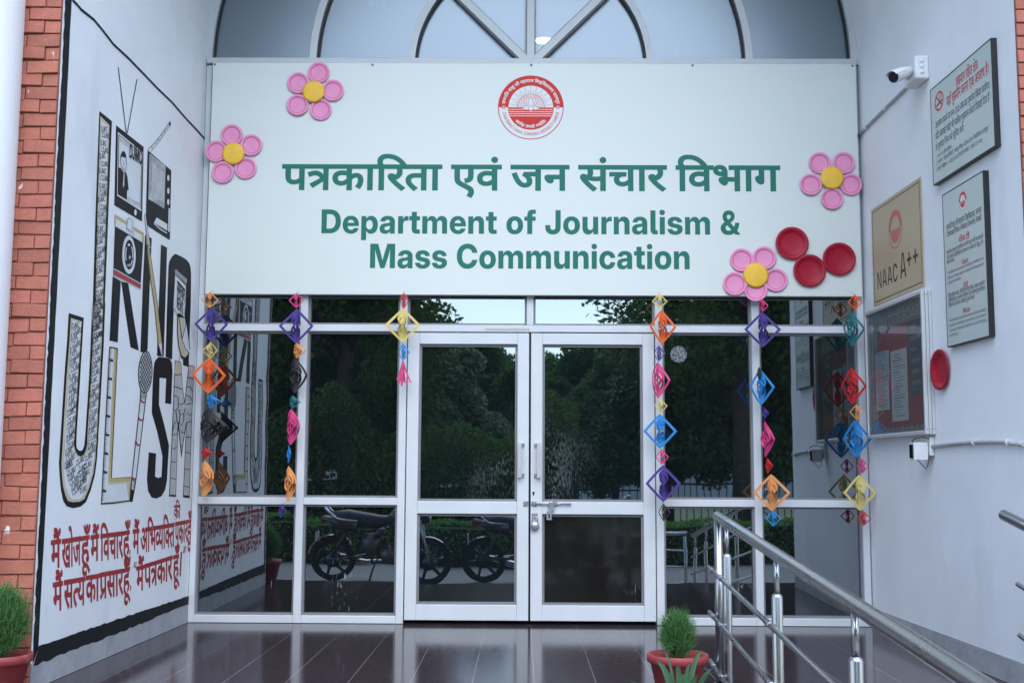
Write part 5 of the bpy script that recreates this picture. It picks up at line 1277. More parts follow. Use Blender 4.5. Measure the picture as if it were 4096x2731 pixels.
# round scar of glue left on the pane right of the doors
def residue_mat():
    m = mat('dried_glue_residue', (0.42, 0.48, 0.52), 0.7)
    n, l = m.node_tree.nodes, m.node_tree.links
    t = n.new('ShaderNodeBsdfTransparent')
    mx = n.new('ShaderNodeMixShader')
    tx = n.new('ShaderNodeTexNoise')
    tx.inputs['Scale'].default_value = 70
    tx.inputs['Detail'].default_value = 4
    tc = n.new('ShaderNodeTexCoord')
    l.new(tc.outputs['Object'], tx.inputs['Vector'])
    mr = n.new('ShaderNodeMapRange')
    mr.inputs['From Min'].default_value = 0.35
    mr.inputs['From Max'].default_value = 0.65
    mr.inputs['To Min'].default_value = 0.1
    mr.inputs['To Max'].default_value = 0.62
    l.new(tx.outputs['Fac'], mr.inputs['Value'])
    l.new(mr.outputs[0], mx.inputs['Fac'])
    l.new(t.outputs[0], mx.inputs[1])
    l.new(n['Principled BSDF'].outputs[0], mx.inputs[2])
    l.new(mx.outputs[0], n['Material Output'].inputs['Surface'])
    return m


M['residue'] = residue_mat()
b = MB()
x, z = fx(2714, 1417, GY)
b.loops([disc_loop(x, z, 0.058, n=28)], lambda X, Z: (X, GY - 0.002, Z))
b.build('glue_residue', M['residue'], ent)
# torn flakes of plaster and tape on the rail over the sign
# ------------------------------------------------------------------ sign board
SY = -0.085
SX0, SX1, SZ0, SZ1 = -2.205, 2.345, 2.240, 3.898
sign = thing('sign_board', 'large white sign board with green Hindi and English lettering above the doors', 'sign', (CX, SY, SZ0))
b = MB()
b.box((SX0, SY, SZ0), (SX1, SY + 0.035, SZ1))
b.build('panel', M['sign'], sign, bevel=0.002)
b = MB()
b.box((SX0 + 0.03, SY + 0.035, SZ0 + 0.03), (SX1 - 0.03, -0.034, SZ1 - 0.03))
b.build('backing_frame', M['bead'], sign)
for u in (860, 1490, 2125, 2770, 3410):
    x, z = fx(u, 256, SY)
    b = MB()
    b.lathe([(0.0, 0.004), (0.007, 0.003), (0.009, 0)], lambda X, Y, h, x=x, z=z: (x + X, SY - h - 0.0005, SZ1 - 0.014 + Y), 12)
    b.build('screw', M['bead'], sign)


def sign_line(kind, txt, p0, p1, unit, fat=0, track=0):
    """p0: top-left pixel of the line, p1: bottom-right pixel"""
    xa, zt = fx(*p0, SY)
    xb, zb = fx(*p1, SY)
    wd = text_width(kind, txt) + track * len(txt)
    ky, kx = (zt - zb) / unit, (xb - xa) / wd
    b = MB()
    put_text(b, kind, txt, lambda x, y, k: (xa + x * kx, SY - 0.0012 - 0.0001 * k, zb + y * ky), 0, fat, 4, track)
    return b.build('lettering', M['green'], sign)


sign_line('D', 'head', (1133, 657), (3116, 763), 622 + 24, fat=24)
sign_line('B', 'Department of Journalism &', (1281, 838), (2962, 939), 727)
sign_line('B', 'Mass Communication', (1475, 975), (2765, 1077), 727)


def crest(b, fn, full=True, red=0, white=1):
    """the round university crest, radius 1; fn(x, y, layer)"""
    def put(lp, m, ly):
        b.loops(lp if isinstance(lp[0], list) else [lp], lambda x, y: fn(x, y, ly), m)

    def band(r0, r1, a0, a1, m, ly, n=48):
        put(disc_loop(0, 0, r1, n=n, a0=a0, a1=a1) + disc_loop(0, 0, r0, n=n, a0=a0, a1=a1)[::-1], m, ly)
    if white is not None:
        put(disc_loop(0, 0, 1.0, n=72), white, 0)
    for a in (0, PI):
        band(0.975 if full else 0.955, 1.0, a, a + PI, red, 1)
    band(0.68, 0.976, 0.0, PI, red, 1)
    put(disc_loop(0, 0, 0.70, n=48, a0=PI, a1=2 * PI), red, 1)
    band(0.405, 0.42, 0, PI, red, 1)
    if white is not None:
        for z in (-0.065, -0.135, -0.20, -0.265):
            hw_ = math.sqrt(0.70 ** 2 - z * z) - 0.01
            put(stroke([(-hw_ + 2 * hw_ * k / 60, z + 0.008 * math.sin(k * 1.25)) for k in range(61)], 0.018), white, 2)
    if not full:
        return
    for k in range(11):
        a = PI * (k + 0.55) / 11.1
        q0, q1 = (0.42, 0.68) if k % 2 == 1 or k in (0, 10) else (0.42, 0.55)
        if k in (0, 2, 4, 5, 6, 8, 10):
            q1 = 0.68
        put(stroke([(q0 * math.cos(a), q0 * math.sin(a)), (q1 * math.cos(a), q1 * math.sin(a))], 0.010), red, 1)
        a2 = a + PI / 22
        if k < 10:
            put(stroke([(0.42 * math.cos(a2), 0.42 * math.sin(a2)), (0.54 * math.cos(a2), 0.54 * math.sin(a2))], 0.010), red, 1)
    for k in range(12):
        z = 0.02 + k * 0.032
        hw_ = math.sqrt(max(0, 0.405 ** 2 - z * z))
        put(stroke([(-hw_, z), (hw_, z)], 0.007), red, 1)

    def petal(ang, ln, wd, ox, oz, ly):
        c, s = math.cos(ang), math.sin(ang)
        def tr(w_, l_):
            P_ = []
            for k in range(11):
                t = k / 10
                P_.append((w_ * math.sin(PI * t ** 0.8) * (1 - 0.25 * t), l_ * t))
            P_ = P_ + [(-x, y) for x, y in P_[-2:0:-1]]
            return [(ox + x * c - y * s, oz + x * s + y * c) for x, y in P_]
        put(tr(wd + 0.012, ln + 0.02), red, ly)
        put(tr(wd, ln), white, ly + 1)
    for ang, ln, wd, ly in ((0.62, 0.36, 0.07, 2), (-0.62, 0.36, 0.07, 2), (0.34, 0.36, 0.07, 4), (-0.34, 0.36, 0.07, 4), (0, 0.34, 0.08, 6),
                            (1.75, 0.27, 0.06, 4), (-1.75, 0.27, 0.06, 4)):
        petal(ang, ln, wd, 0, 0.0, ly)
    put(disc_loop(0, -0.03, 0.082, n=24), red, 8)
    put(disc_loop(0, -0.03, 0.070, n=24), white, 9)
    for sx in (-1, 1):
        for k in range(7):
            a = 2 * PI * k / 7 + PI / 2
            put(stroke([(sx * 0.825 + 0.02 * math.cos(a), 0.02 * math.sin(a)), (sx * 0.825 + 0.062 * math.cos(a), 0.062 * math.sin(a))], 0.018), red if math.sin(a) < 0 else white, 3)

    def arc_text(kind, txt, r, a0, a1, h, unit, m, up=True, fat=0):
        wd = text_width(kind, txt)
        def f(x, y, k):
            a = a0 + (a1 - a0) * x / wd
            rr = r + (y * h / unit if up else -y * h / unit)
            return fn(rr * math.cos(a), rr * math.sin(a), 4 + k * 0.2)
        put_text(b, kind, txt, f, m, fat, 2)
    arc_text('D', 'uni', 0.795, R(172), R(8), 0.085, 622, white, True, 22)
    arc_text('D', 'motto', 0.645, R(221), R(319), 0.085, 622, white, False, 22)
    arc_text('B', 'CHHATRAPATI SHAHU JI MAHARAJ UNIVERSITY KANPUR', 0.885, R(191), R(350), 0.110, 727, red, False, -24)


ex, ez = fx(2123.3, 430.6, SY)
er = 0.2315
b = MB()
crest(b, lambda x, y, l: (ex + x * er, SY - 0.0012 - 0.00012 * l, ez + y * er))
b.build('crest', [M['crest_red'], M['crest_white']], sign)

# ------------------------------------------------------------------ paper plates
M['pink'] = mat('pink_paper_plate', (0.80, 0.29, 0.48), 0.6, var=0.06, scale=12, bump=0.08, bscale=160)
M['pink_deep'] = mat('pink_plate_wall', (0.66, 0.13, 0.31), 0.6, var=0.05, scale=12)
M['yellow'] = mat('yellow_paper_disc', (0.86, 0.50, 0.045), 0.55, var=0.08, scale=14, bump=0.08, bscale=160)
M['crimson'] = mat('crimson_paper_plate', (0.36, 0.006, 0.026), 0.42, var=0.10, scale=14, bump=0.06, bscale=120, spec=0.3)


def plate(b, P, X, Y, N, r, m=(0, 0, 1, 0, 0, 0), dish=1.0):
    """paper plate: flat floor, sloping wall, rolled rim; centre P, axes X, Y, facing N"""
    k = r / 0.077
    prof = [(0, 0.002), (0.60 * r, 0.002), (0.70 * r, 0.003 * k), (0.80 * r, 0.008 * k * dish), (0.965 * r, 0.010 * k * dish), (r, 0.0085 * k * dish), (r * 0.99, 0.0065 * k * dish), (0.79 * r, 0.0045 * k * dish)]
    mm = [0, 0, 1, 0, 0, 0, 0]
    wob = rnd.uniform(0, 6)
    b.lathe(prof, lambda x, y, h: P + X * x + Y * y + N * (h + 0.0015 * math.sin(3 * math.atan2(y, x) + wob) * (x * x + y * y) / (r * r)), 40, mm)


XA, ZA, YN = Vector((1, 0, 0)), Vector((0, 0, 1)), Vector((0, -1, 0))
flowers = [
    ((1256, 371), [(1276, 293), (1333, 365), (1284, 441), (1192, 423), (1194, 335)], 76, 46, 'pink paper plate flower at the top left of the sign, above the other'),
    ((936, 618), [(928, 542), (1007, 583), (984, 675), (893, 692), (867, 608)], 77, 46, 'pink paper plate flower on the left edge of the sign'),
    ((3325, 715), [(3278, 654), (3373, 654), (3402, 740), (3326, 796), (3242, 740)], 78, 47, 'pink paper plate flower on the right edge of the sign'),
    ((3021, 1103), [(2966, 1041), (3056, 1033), (3102, 1121), (3021, 1160), (2938, 1136)], 77, 51, 'pink paper plate flower at the bottom edge of the sign beside the red plates'),
]
for (cu, cv), pets, rp, rc, lab in flowers:
    x, z = fx(cu, cv, SY)
    fl = thing('paper_plate_flower', lab, 'paper flower', (x, SY, z), 'paper plate flowers on the sign')
    for k, (u, v) in enumerate(pets):
        px_, pz_ = fx(u, v, SY)
        b = MB()
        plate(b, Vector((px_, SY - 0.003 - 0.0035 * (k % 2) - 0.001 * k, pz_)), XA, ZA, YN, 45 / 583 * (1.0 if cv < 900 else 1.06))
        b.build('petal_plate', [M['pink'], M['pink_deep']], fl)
    b = MB()
    r = rc / 583
    b.lathe([(0, 0.004), (0.8 * r, 0.004), (r, 0.001), (0.99 * r, -0.002), (0.0, -0.002)], lambda X, Y, h: (x + X, SY - 0.021 - h, z + Y), 40, 0)
    b.build('centre_disc', M['yellow'], fl)
for u, v, r, lab in ((3166, 975, 67, 'red paper plate, topmost of the three on the sign'),
                     (3236, 1084, 66, 'red paper plate between the pink flower and the other red plates'),
                     (3354, 1038, 67, 'red paper plate nearest the right edge of the sign')):
    x, z = fx(u, v, SY)
    b = MB()
    plate(b, Vector((x, SY - 0.003, z)), XA, ZA, YN, r / 583, dish=1.5)
    tag(b.build('paper_plate', [M['crimson'], M['crimson']]), lab, 'paper plate', 'red paper plates')

# ------------------------------------------------------------------ paper garlands
PC = {'peach': (0.72, 0.29, 0.085), 'purple': (0.055, 0.030, 0.21), 'yellow': (0.66, 0.52, 0.16), 'orange': (0.72, 0.11, 0.010),
      'blue': (0.012, 0.22, 0.55), 'black': (0.022, 0.018, 0.020), 'red': (0.55, 0.012, 0.016), 'pink': (0.62, 0.045, 0.19),
      'teal': (0.010, 0.16, 0.18)}
for k, c in PC.items():
    m = mat(k + '_craft_paper', c, 0.6, var=0.08, scale=16)
    M['p_' + k] = m


def lantern(cx, cy, cz, w_, h_, colour, yaw=0.0, bend=0.12, lean=0.0, parent=None, squash=1.0):
    """kirigami square hung by a corner: nested slit frames, every second one curled to the front or the back"""
    b = MB()
    bands = [(1.0, 0.81, bend, 1), (0.80, 0.52, 1.0, 1), (0.56, 0.30, 1.0, -1), (0.42, 0.20, 0.9, 1), (0.20, 0.02, 0.9, -1)]
    N = 14
    ca, sa = math.cos(yaw), math.sin(yaw)
    for so, si, bd, dr in bands:
        for sg in (-1, 1):
            def P_(s, t):
                q = 1 - abs(2 * t - 1)
                r = w_ * s * (q ** 0.92)
                phi = (PI / 2 * 0.96) * bd * (q ** 0.75)
                z = h_ * s * (1 - 2 * t)
                x = sg * r * math.cos(phi) * squash
                y = -dr * r * math.sin(phi) * 0.75
                x += lean * z
                return (cx + x * ca - y * sa, cy + x * sa + y * ca, cz + z)
            for k in range(N):
                t0, t1 = k / N, (k + 1) / N
                b.face([P_(so, t0), P_(so, t1), P_(si, t1), P_(si, t0)], 0, bd > 0.5)
    return b.build('paper_lantern', M['p_' + colour], parent)


GYD = -0.165
GAR = [
    ('paper_garland', 'paper garland beside the mural with an orange lantern between yellow and blue ones',
     [('peach', 482, 689, 20, 19, 0.2, .1), ('purple', 486, 745, 39, 40, .1, .12), ('yellow', 483, 805, 20, 20, -.3, .1), ('orange', 479, 862, 38, 42, .35, .2),
      ('blue', 484, 921, 14, 16, 1.0, .5), ('black', 476, 978, 32, 40, .9, .6), ('red', 470, 1040, 12, 13, 1.0, .5), ('peach', 469, 1099, 26, 42, .8, .9)]),
    ('paper_garland', 'paper garland left of the doors with purple, black and pink lanterns',
     [('pink', 681, 690, 18, 18, 0, .1), ('purple', 681, 749, 41, 41, 0, .1), ('peach', 682, 805, 15, 18, .9, .5), ('black', 677, 862, 26, 42, .8, .7),
      ('teal', 672, 923, 14, 15, .8, .5), ('pink', 668, 980, 24, 42, .7, .8), ('blue', 662, 1042, 5, 22, 1.2, .9), ('peach', 662, 1110, 21, 40, .8, .9), ('purple', 645, 1173, 9, 16, .9, .4)]),
    ('paper_garland', 'short paper garland with a yellow lantern and a torn pink tassel at its end',
     [('red', 927, 691, 14, 19, .4, .6), ('yellow', 925, 747, 42, 40, 0, .1), ('blue', 926, 809, 15, 20, .5, .4)]),
    ('paper_garland', 'paper garland right of the doors with orange, pink, blue and purple lanterns',
     [('yellow', 1515, 692, 18, 18, 0, .1), ('orange', 1520, 751, 34, 40, .2, .25), ('purple', 1513, 812, 16, 18, .3, .3), ('pink', 1511, 873, 30, 42, .4, .5),
      ('yellow', 1517, 932, 16, 18, .3, .2), ('blue', 1516, 990, 39, 40, 0, .1), ('pink', 1520, 1049, 16, 18, .1, .2), ('purple', 1523, 1110, 41, 42, 0, .1), ('black', 1524, 1176, 16, 20, .3, .3)]),
    ('paper_garland', 'paper garland under the pink flower ending in a small blue lantern',
     [('pink', 1751, 702, 14, 15, .3, .3), ('purple', 1751, 757, 43, 41, 0, .08), ('blue', 1747, 889, 33, 42, .2, .3), ('purple', 1755, 949, 10, 17, .8, .4),
      ('pink', 1757, 1008, 22, 42, .7, .8), ('red', 1763, 1069, 12, 18, .6, .4), ('peach', 1772, 1131, 43, 42, 0, .08), ('blue', 1776, 1190, 18, 18, 0, .1)]),
    ('paper_garland', 'paper garland nearest the notice case with a teal lantern above a red one',
     [('orange', 1964, 694, 18, 18, 0, .1), ('teal', 1956, 755, 32, 41, .35, .3), ('red', 1957, 886, 34, 43, .25, .25), ('peach', 1968, 946, 18, 18, 0, .1),
      ('blue', 1965, 1007, 38, 43, .3, .2), ('pink', 1980, 1070, 16, 17, .2, .2), ('yellow', 1974, 1131, 38, 41, 0, .1), ('red', 1983, 1190, 18, 17, 0, .2)]),
]
U = 4096 / 2352
M['thread'] = mat('black_cotton_thread', (0.03, 0.028, 0.03), 0.9)
for name, lab, items in GAR:
    x0, z0 = fx(items[0][1] * U, (items[0][2] - items[0][4]) * U, GYD)
    g = thing(name, lab, 'garland', (x0, GYD, z0), 'paper garlands hung across the entrance')
    pts = [(x0, SY - 0.002, z0 + 0.02)]
    for col, u, v, hwp, hhp, yaw, bend in items:
        x, z = fx(u * U, v * U, GYD)
        k = U / FPX * 7.85
        lantern(x, GYD, z, hwp * k / max(0.55, math.cos(yaw)), hhp * k, col, yaw, bend, 0, g)
        pts += [(x, GYD, z + hhp * k), (x, GYD, z - hhp * k)]
    b = MB()
    b.tube([pts[0], pts[1]] + [(p[0], p[1] + 0.022, p[2]) for p in pts[2:]], 0.0010, 5)
    if 'tassel' in lab:
        x, z = fx(925 * U, 829 * U, GYD)
        for k in range(7):
            b2 = MB()
            dx = (-0.035, -0.022, -0.012, -0.004, 0.006, 0.016, 0.055)[k]
            ln = (0.13, 0.16, 0.12, 0.17, 0.14, 0.15, 0.15)[k]
            q = [(x + dx * t ** 1.2, GYD + 0.015 * math.sin(k + 3 * t), z - ln * t * (1 - 0.1 * abs(dx) * 5)) for t in [j / 6 for j in range(7)]]
            for a, c in zip(q, q[1:]):
                wd = 0.0065
                b2.face([(a[0] - wd, a[1], a[2]), (a[0] + wd, a[1] + .003, a[2]), (c[0] + wd, c[1] + .003, c[2]), (c[0] - wd, c[1], c[2])])
            b2.build('tassel_strip', M['p_pink'], g)
    if 'under the pink' in lab:
        x, z = fx(1750 * U, 800 * U, GYD)
        b3 = MB()
        x, z = fx(1747 * U, 858 * U, GYD)
        b3.lathe([(0, 0.045), (0.012, 0.03), (0.016, 0.0), (0.010, -0.03), (0, -0.04)], lambda X, Y, h: (x - .01 + X, GYD - .012 + Y, z + h), 10)
        b3.build('knot', M['thread'], g)
    b.build('string', M['thread'], g)
# ------------------------------------------------------------------ mural on the left wall
ZM = {'A': (0, 0, 1024 / 1175), 'B': (0, 1366, 1024 / 1176), 'C': (380, 400, 400 / 1045), 'D': (380, 900, 400 / 1045),
      'E': (200, 1200, 600 / 1107), 'T': (100, 2000, 700 / 2195), 'P': (0, 0, 1.0)}
PAINTS = ['black_paint', 'white_paint', 'cream_paint', 'yellow_paint', 'red_paint', 'grey_paint', 'pale_grey_paint', 'skirt']
PI_ = {n.split('_paint')[0]: k for k, n in enumerate(PAINTS)}


def wl(tag_, x, y):
    ox, oy, k = ZM[tag_]
    return WL.px(ox + x * k, oy + y * k)


class Paint:
    """thin coats of paint on the wall; each coat lies half a millimetre over the last"""
    def __init__(self):
        self.b = MB()
        self.n = 0

    def poly(self, t, pts, col, ly=0, holes=()):
        self.n += 1
        off = 0.0010 + ly * 0.0006 + (self.n % 5) * 0.00008
        lp = [[wl(t, *p) for p in pts]] + [[wl(t, *p) for p in h] for h in holes]
        self.b.loops(lp, lambda s, z: WL.at(s, z, off), PI_[col])

    def line(self, t, pts, w_, col='black', ly=3, wob=0.0):
        q = [(x + rnd.uniform(-wob, wob), y + rnd.uniform(-wob, wob)) for x, y in pts]
        self.poly(t, stroke(q, w_), col, ly)

    def done(self, name):
        return self.b.build(name, [M[n] for n in PAINTS], wall_left)


def dense(pts, step, wob):
    """roughen the edge of a painted band"""
    out = []
    for a, c in zip(pts, pts[1:]):
        L = math.hypot(c[0] - a[0], c[1] - a[1])
        n = max(1, int(L / step))
        for k in range(n):
            t = k / n
            out.append((a[0] + (c[0] - a[0]) * t + rnd.uniform(-wob, wob), a[1] + (c[1] - a[1]) * t + rnd.uniform(-wob, wob)))
    return out + [pts[-1]]


# black border: edge band, base band and the arch line
b = MB()
W2 = lambda s, z: WL.at(s, z, 0.0016)
edge = dense([(2.381, 0.19), (2.371, 1.2), (2.362, 2.4), (2.359, 3.9)], 0.09, 0.002)
edge2 = dense([(2.437, 3.9), (2.437, 1.2), (2.437, 0.115)], 0.03, 0.007)
b.loops([edge + edge2], W2)
band = dense([(2.385, 0.197), (1.2, 0.190), (-0.05, 0.177)], 0.035, 0.0035)
band2 = dense([(-0.05, 0.130), (1.0, 0.115), (2.435, 0.112)], 0.05, 0.006)
b.loops([band + band2], lambda s, z: WL.at(s, z, 0.0066))
ar = [wl('A', x, y) for x, y in ((330, 0), (352, 22), (372, 46), (430, 92), (470, 140), (520, 205), (590, 270), (660, 342), (720, 405), (790, 472), (850, 542), (905, 600), (937, 636))]
b.loops([stroke(ar, 0.016)], lambda s, z: WL.at(s, z, 0.0022))
b.build('painted_border', M['black_paint'], wall_left)

# J filled with rows of small handwriting
pt = Paint()
J_out = [(x, y) for x, y in ((408, 0), (395, 330), (375, 680), (355, 1020), (345, 1180), (330, 1290), (300, 1400), (265, 1488), (225, 1522), (170, 1534), (122, 1520), (97, 1480), (80, 1400), (70, 1300), (65, 1200), (72, 1080), (85, 880), (105, 560), (125, 300), (137, 96), (248, 130), (238, 300), (222, 560), (210, 760), (197, 960), (192, 1060), (197, 1090), (210, 1108), (228, 1112), (242, 1100), (252, 1070), (262, 960), (275, 760), (288, 560), (300, 300), (310, 0))]
toE = lambda t, x, y: ((ZM[t][0] + x * ZM[t][2] - 200) / ZM['E'][2], (ZM[t][1] + y * ZM[t][2] - 1200) / ZM['E'][2])
top = [toE('A', 420, 1568), toE('A', 437, 1000), toE('A', 455, 510), toE('A', 513, 557), toE('A', 496, 1000), toE('A', 480, 1400)]
pt.poly('E', J_out + top, 'black', 0)
J_in = [(391, 0), (378, 330), (360, 680), (342, 1020), (331, 1180), (316, 1282), (288, 1380), (252, 1465), (220, 1485), (165, 1490), (130, 1480), (112, 1440), (96, 1380), (86, 1300), (82, 1200), (90, 1080), (101, 880), (121, 560), (141, 300), (152, 132), (232, 158), (223, 300), (206, 560), (193, 760), (181, 960), (176, 1060), (183, 1108), (203, 1145), (226, 1153), (250, 1138), (264, 1105), (273, 1060), (276, 960), (289, 760), (302, 560), (314, 300), (323, 0)]
tin = [toE('A', 433, 1568), toE('A', 446, 1000), toE('A', 459, 533), toE('A', 501, 575), toE('A', 485, 1000), toE('A', 470, 1400)]
pt.poly('E', J_in + tin, 'cream', 1)
# the paler middle of the letter, leaving an ochre edge
J_mid = [(382, 0), (368, 330), (350, 680), (332, 1020), (320, 1180), (300, 1280), (270, 1380), (235, 1455), (200, 1470), (160, 1470), (135, 1440), (112, 1380), (100, 1290), (100, 1200), (106, 1080), (117, 880), (137, 560), (157, 300), (162, 150), (226, 170), (217, 300), (200, 560), (187, 760), (172, 960), (168, 1070), (175, 1120), (200, 1160), (226, 1166), (258, 1150), (275, 1110), (283, 1060), (287, 960), (299, 760), (311, 560), (323, 300), (331, 0)]
tm = [toE('A', 438, 1568), toE('A', 452, 1000), toE('A', 463, 555), toE('A', 494, 585), toE('A', 479, 1000), toE('A', 463, 1400)]
pt.poly('E', J_mid + tm, 'white', 2)


def scribble(txt, s0, z0, kx, kz, ang, fat):
    """a word of handwriting in wall units"""
    ca, sa = math.cos(ang), math.sin(ang)
    def f(x, y, k):
        x = x + 0.25 * y
        return WL.at(s0 - (x * kx * ca - y * kz * sa), z0 + x * kx * sa + y * kz * ca, 0.0034 + 0.0001 * k)
    put_text(pt.b, 'R', txt, f, 0, fat, 2)


def row(t, x, y, pair):
    s, z = wl(t, x, y)
    j = lambda a: rnd.uniform(-a, a)
    scribble('DJMC' if pair == 0 else 'CSJMU', s + j(.006), z + j(.004), 0.000033 * rnd.uniform(.9, 1.1), 0.000043 * rnd.uniform(.9, 1.1), 0.26 + j(.08), rnd.choice((0, 0, 4)))


y = 600
k = 0
while y < 1560:
    xm = 470 - (y - 580) * 0.036
    row('A', xm - 9 + (5 if k % 2 else 0), y, k % 2)
    y += 33
    k += 1
for k in range(24):
    row('E', 325 - k * 2.4 + (6 if k % 2 else 0), 40 + k * 48, k % 2)
for k in range(23):
    row('E', 155 - k * 2.3 + (8 if k % 2 else 0), 210 + k * 47, k % 2)
for k in range(6):
    row('E', 112 + k * 9, 1260 + k * 38, k % 2)
    row('E', 190 + (k * 17) % 30, 1230 + k * 40, (k + 1) % 2)
for k in range(3):
    row('E', 255 - k * 8, 1190 + k * 60, k % 2)
pt.done('painted_letter')

# two televisions standing for O and U
pt = Paint()
pt.poly('C', [(218, 265), (507, 492), (490, 1272), (200, 1100)], 'black', 0)
pt.poly('C', [(236, 335), (494, 546), (481, 1163), (228, 1000)], 'white', 1)
pt.line('C', [(244, 365), (487, 562), (476, 1143), (236, 984), (244, 365)], 7, 'black', 2)
pt.poly('C', [(250, 385), (300, 425), (380, 490), (470, 545), (480, 560), (478, 640), (455, 570), (380, 530), (300, 465), (255, 430)], 'pale_grey', 2)
pt.poly('C', [(478, 640), (472, 1130), (330, 1030), (332, 1005), (420, 1060), (462, 1070), (470, 800)], 'pale_grey', 2)
pt.poly('C', [(240, 705), (266, 712), (282, 745), (296, 770), (316, 752), (334, 800), (348, 940), (331, 945), (328, 1040), (239, 985)], 'black', 3)
pt.poly('C', [(262, 600), (262, 660), (275, 700), (285, 740), (298, 762), (312, 745), (321, 690), (321, 620), (312, 580), (290, 570), (270, 575)], 'white', 4)
pt.poly('C', [(258, 640), (260, 585), (272, 548), (292, 533), (310, 552), (319, 590), (318, 625), (308, 600), (294, 608), (282, 590), (270, 600)], 'black', 5)
pt.line('C', [(258, 620), (264, 670), (276, 705), (290, 750), (300, 762), (312, 742), (321, 690), (320, 610)], 4, 'black', 5)
for a in ([(274, 630), (286, 634)], [(300, 640), (312, 640)], [(292, 650), (296, 676), (290, 682)], [(284, 700), (300, 705)], [(284, 722), (304, 728)]):
    pt.line('C', a, 5, 'black', 5)
pt.poly('C', [(290, 765), (302, 775), (298, 900), (290, 918), (284, 880), (290, 800)], 'pale_grey', 5)
pt.poly('C', disc_loop(420, 1175, 13, 33, 20), 'white', 1)
pt.line('A', [(541, 310), (578, 612)], 3.0)
pt.line('A', [(627, 364), (582, 612)], 3.4)
s0, z0 = wl('C', 350, 595)
s1, z1 = wl('C', 482, 675)
wd = text_width('R', 'DJMC')
put_text(pt.b, 'R', 'DJMC', lambda x, y, k: WL.at(s0 + (s1 - s0) * x / wd, z0 + (z1 - z0) * x / wd * 0.9 + y * 0.000105 * (1 + .2 * x / wd), 0.0044), 0, 26, 2)
pt.poly('C', [(548, 525), (795, 737), (781, 1466), (560, 1325), (538, 1300), (530, 1190)], 'black', 0)
pt.poly('C', [(568, 560), (735, 690), (722, 1137), (640, 1085), (556, 1035)], 'pale_grey', 1)
pt.poly('C', [(572, 575), (640, 625), (725, 700), (722, 760), (640, 700), (600, 640), (590, 900), (575, 1000), (562, 1010)], 'grey', 2)
pt.poly('C', [(640, 1040), (700, 1060), (715, 1090), (720, 1130), (600, 1060)], 'grey', 2)
for yy in (815, 950, 1066):
    pt.poly('C', disc_loop(762, yy, 12, 32, 18), 'white', 2)
pt.poly('C', [(640, 1228), (752, 1298), (751, 1366), (614, 1284)], 'white', 2)
pt.line('C', [(614, 1290), (680, 1350), (748, 1392)], 10, 'white', 2)
pt.poly('C', [(766, 1128), (783, 1138), (775, 1382), (759, 1372)], 'white', 2)
pt.line('C', [(548, 525), (640, 430), (780, 232)], 5)
pt.line('C', [(575, 548), (660, 445), (786, 262)], 4)
for q in (0.15, 0.3, 0.45, 0.6, 0.75):
    xa, ya_ = 548 + (770 - 548) * q, 525 + (245 - 525) * q + 8 * math.sin(q * 3)
    xb, yb_ = 575 + (778 - 575) * q, 548 + (265 - 548) * q
    pt.line('C', [(xa, ya_), (xb, yb_)], 4)
pt.poly('C', [(768, 240), (776, 222), (786, 232), (789, 262), (780, 272), (770, 262)], 'black', 3)
pt.done('painted_television')

# camera and R
pt = Paint()
pt.poly('D', [(183, 535), (268, 586), (236, 1226), (150, 1206)], 'black', 0)
pt.poly('D', [(271, 590), (346, 606), (456, 1313), (369, 1276)], 'black', 0)
pt.poly('C', [(200, 1205), (208, 1192), (508, 1392), (506, 1495), (200, 1312)], 'white', 0)
pt.poly('C', [(204, 1198), (328, 1274), (326, 1306), (218, 1238), (210, 1310), (200, 1306)], 'yellow', 1)
pt.poly('C', [(396, 1326), (505, 1390), (508, 1490), (490, 1482), (488, 1412), (398, 1356)], 'yellow', 1)
pt.line('C', [(200, 1312), (203, 1196), (328, 1262)], 3, 'grey', 2)
pt.line('C', [(396, 1322), (506, 1388), (506, 1490)], 3, 'grey', 2)
pt.poly('D', [(205, 12), (501, 188), (475, 612), (190, 456)], 'black', 1)
pt.poly('D', [(188, 460), (477, 620), (474, 668), (187, 522)], 'red', 2)
pt.line('D', [(190, 456), (240, 480), (474, 614)], 7, 'white', 3, 1)
pt.line('D', [(186, 528), (300, 582), (475, 674)], 6, 'white', 3, 1)
pt.poly('C', [(340, 1228), (390, 1256), (398, 1405), (322, 1345)], 'white', 3)
pt.line('C', [(340, 1228), (390, 1256), (380, 1372), (322, 1340), (340, 1228)], 4, 'black', 4)
pt.line('C', [(322, 1345), (380, 1380), (396, 1370), (398, 1410)], 3, 'black', 4)
pt.poly('D', [(350 + 70 * math.cos(a) + 4 * math.sin(a), 310 + 200 * math.sin(a)) for a in [2 * PI * k / 36 for k in range(36)]], 'white', 3)
pt.line('D', [(350 + 71 * math.cos(a), 310 + 201 * math.sin(a)) for a in [PI * (0.45 + k / 24) for k in range(25)]], 3, 'grey', 4)
pt.poly('D', disc_loop(351, 310, 49, 156, 32), 'black', 4)
for a0, a1, rx, ry in ((2.6, 3.9, 38, 112), (-0.9, 0.35, 36, 108), (0.5, 1.5, 36, 116)):
    pt.line('D', [(351 + rx * math.cos(a0 + (a1 - a0) * k / 10), 310 + ry * math.sin(a0 + (a1 - a0) * k / 10)) for k in range(11)], 9, 'white', 5)
pt.poly('D', disc_loop(348, 208, 14, 12, 14), 'white', 5)
pt.poly('D', disc_loop(356, 338, 11, 20, 14), 'grey', 5)
pt.poly('D', disc_loop(350, 420, 24, 14, 14), 'grey', 5)
pt.done('painted_camera')

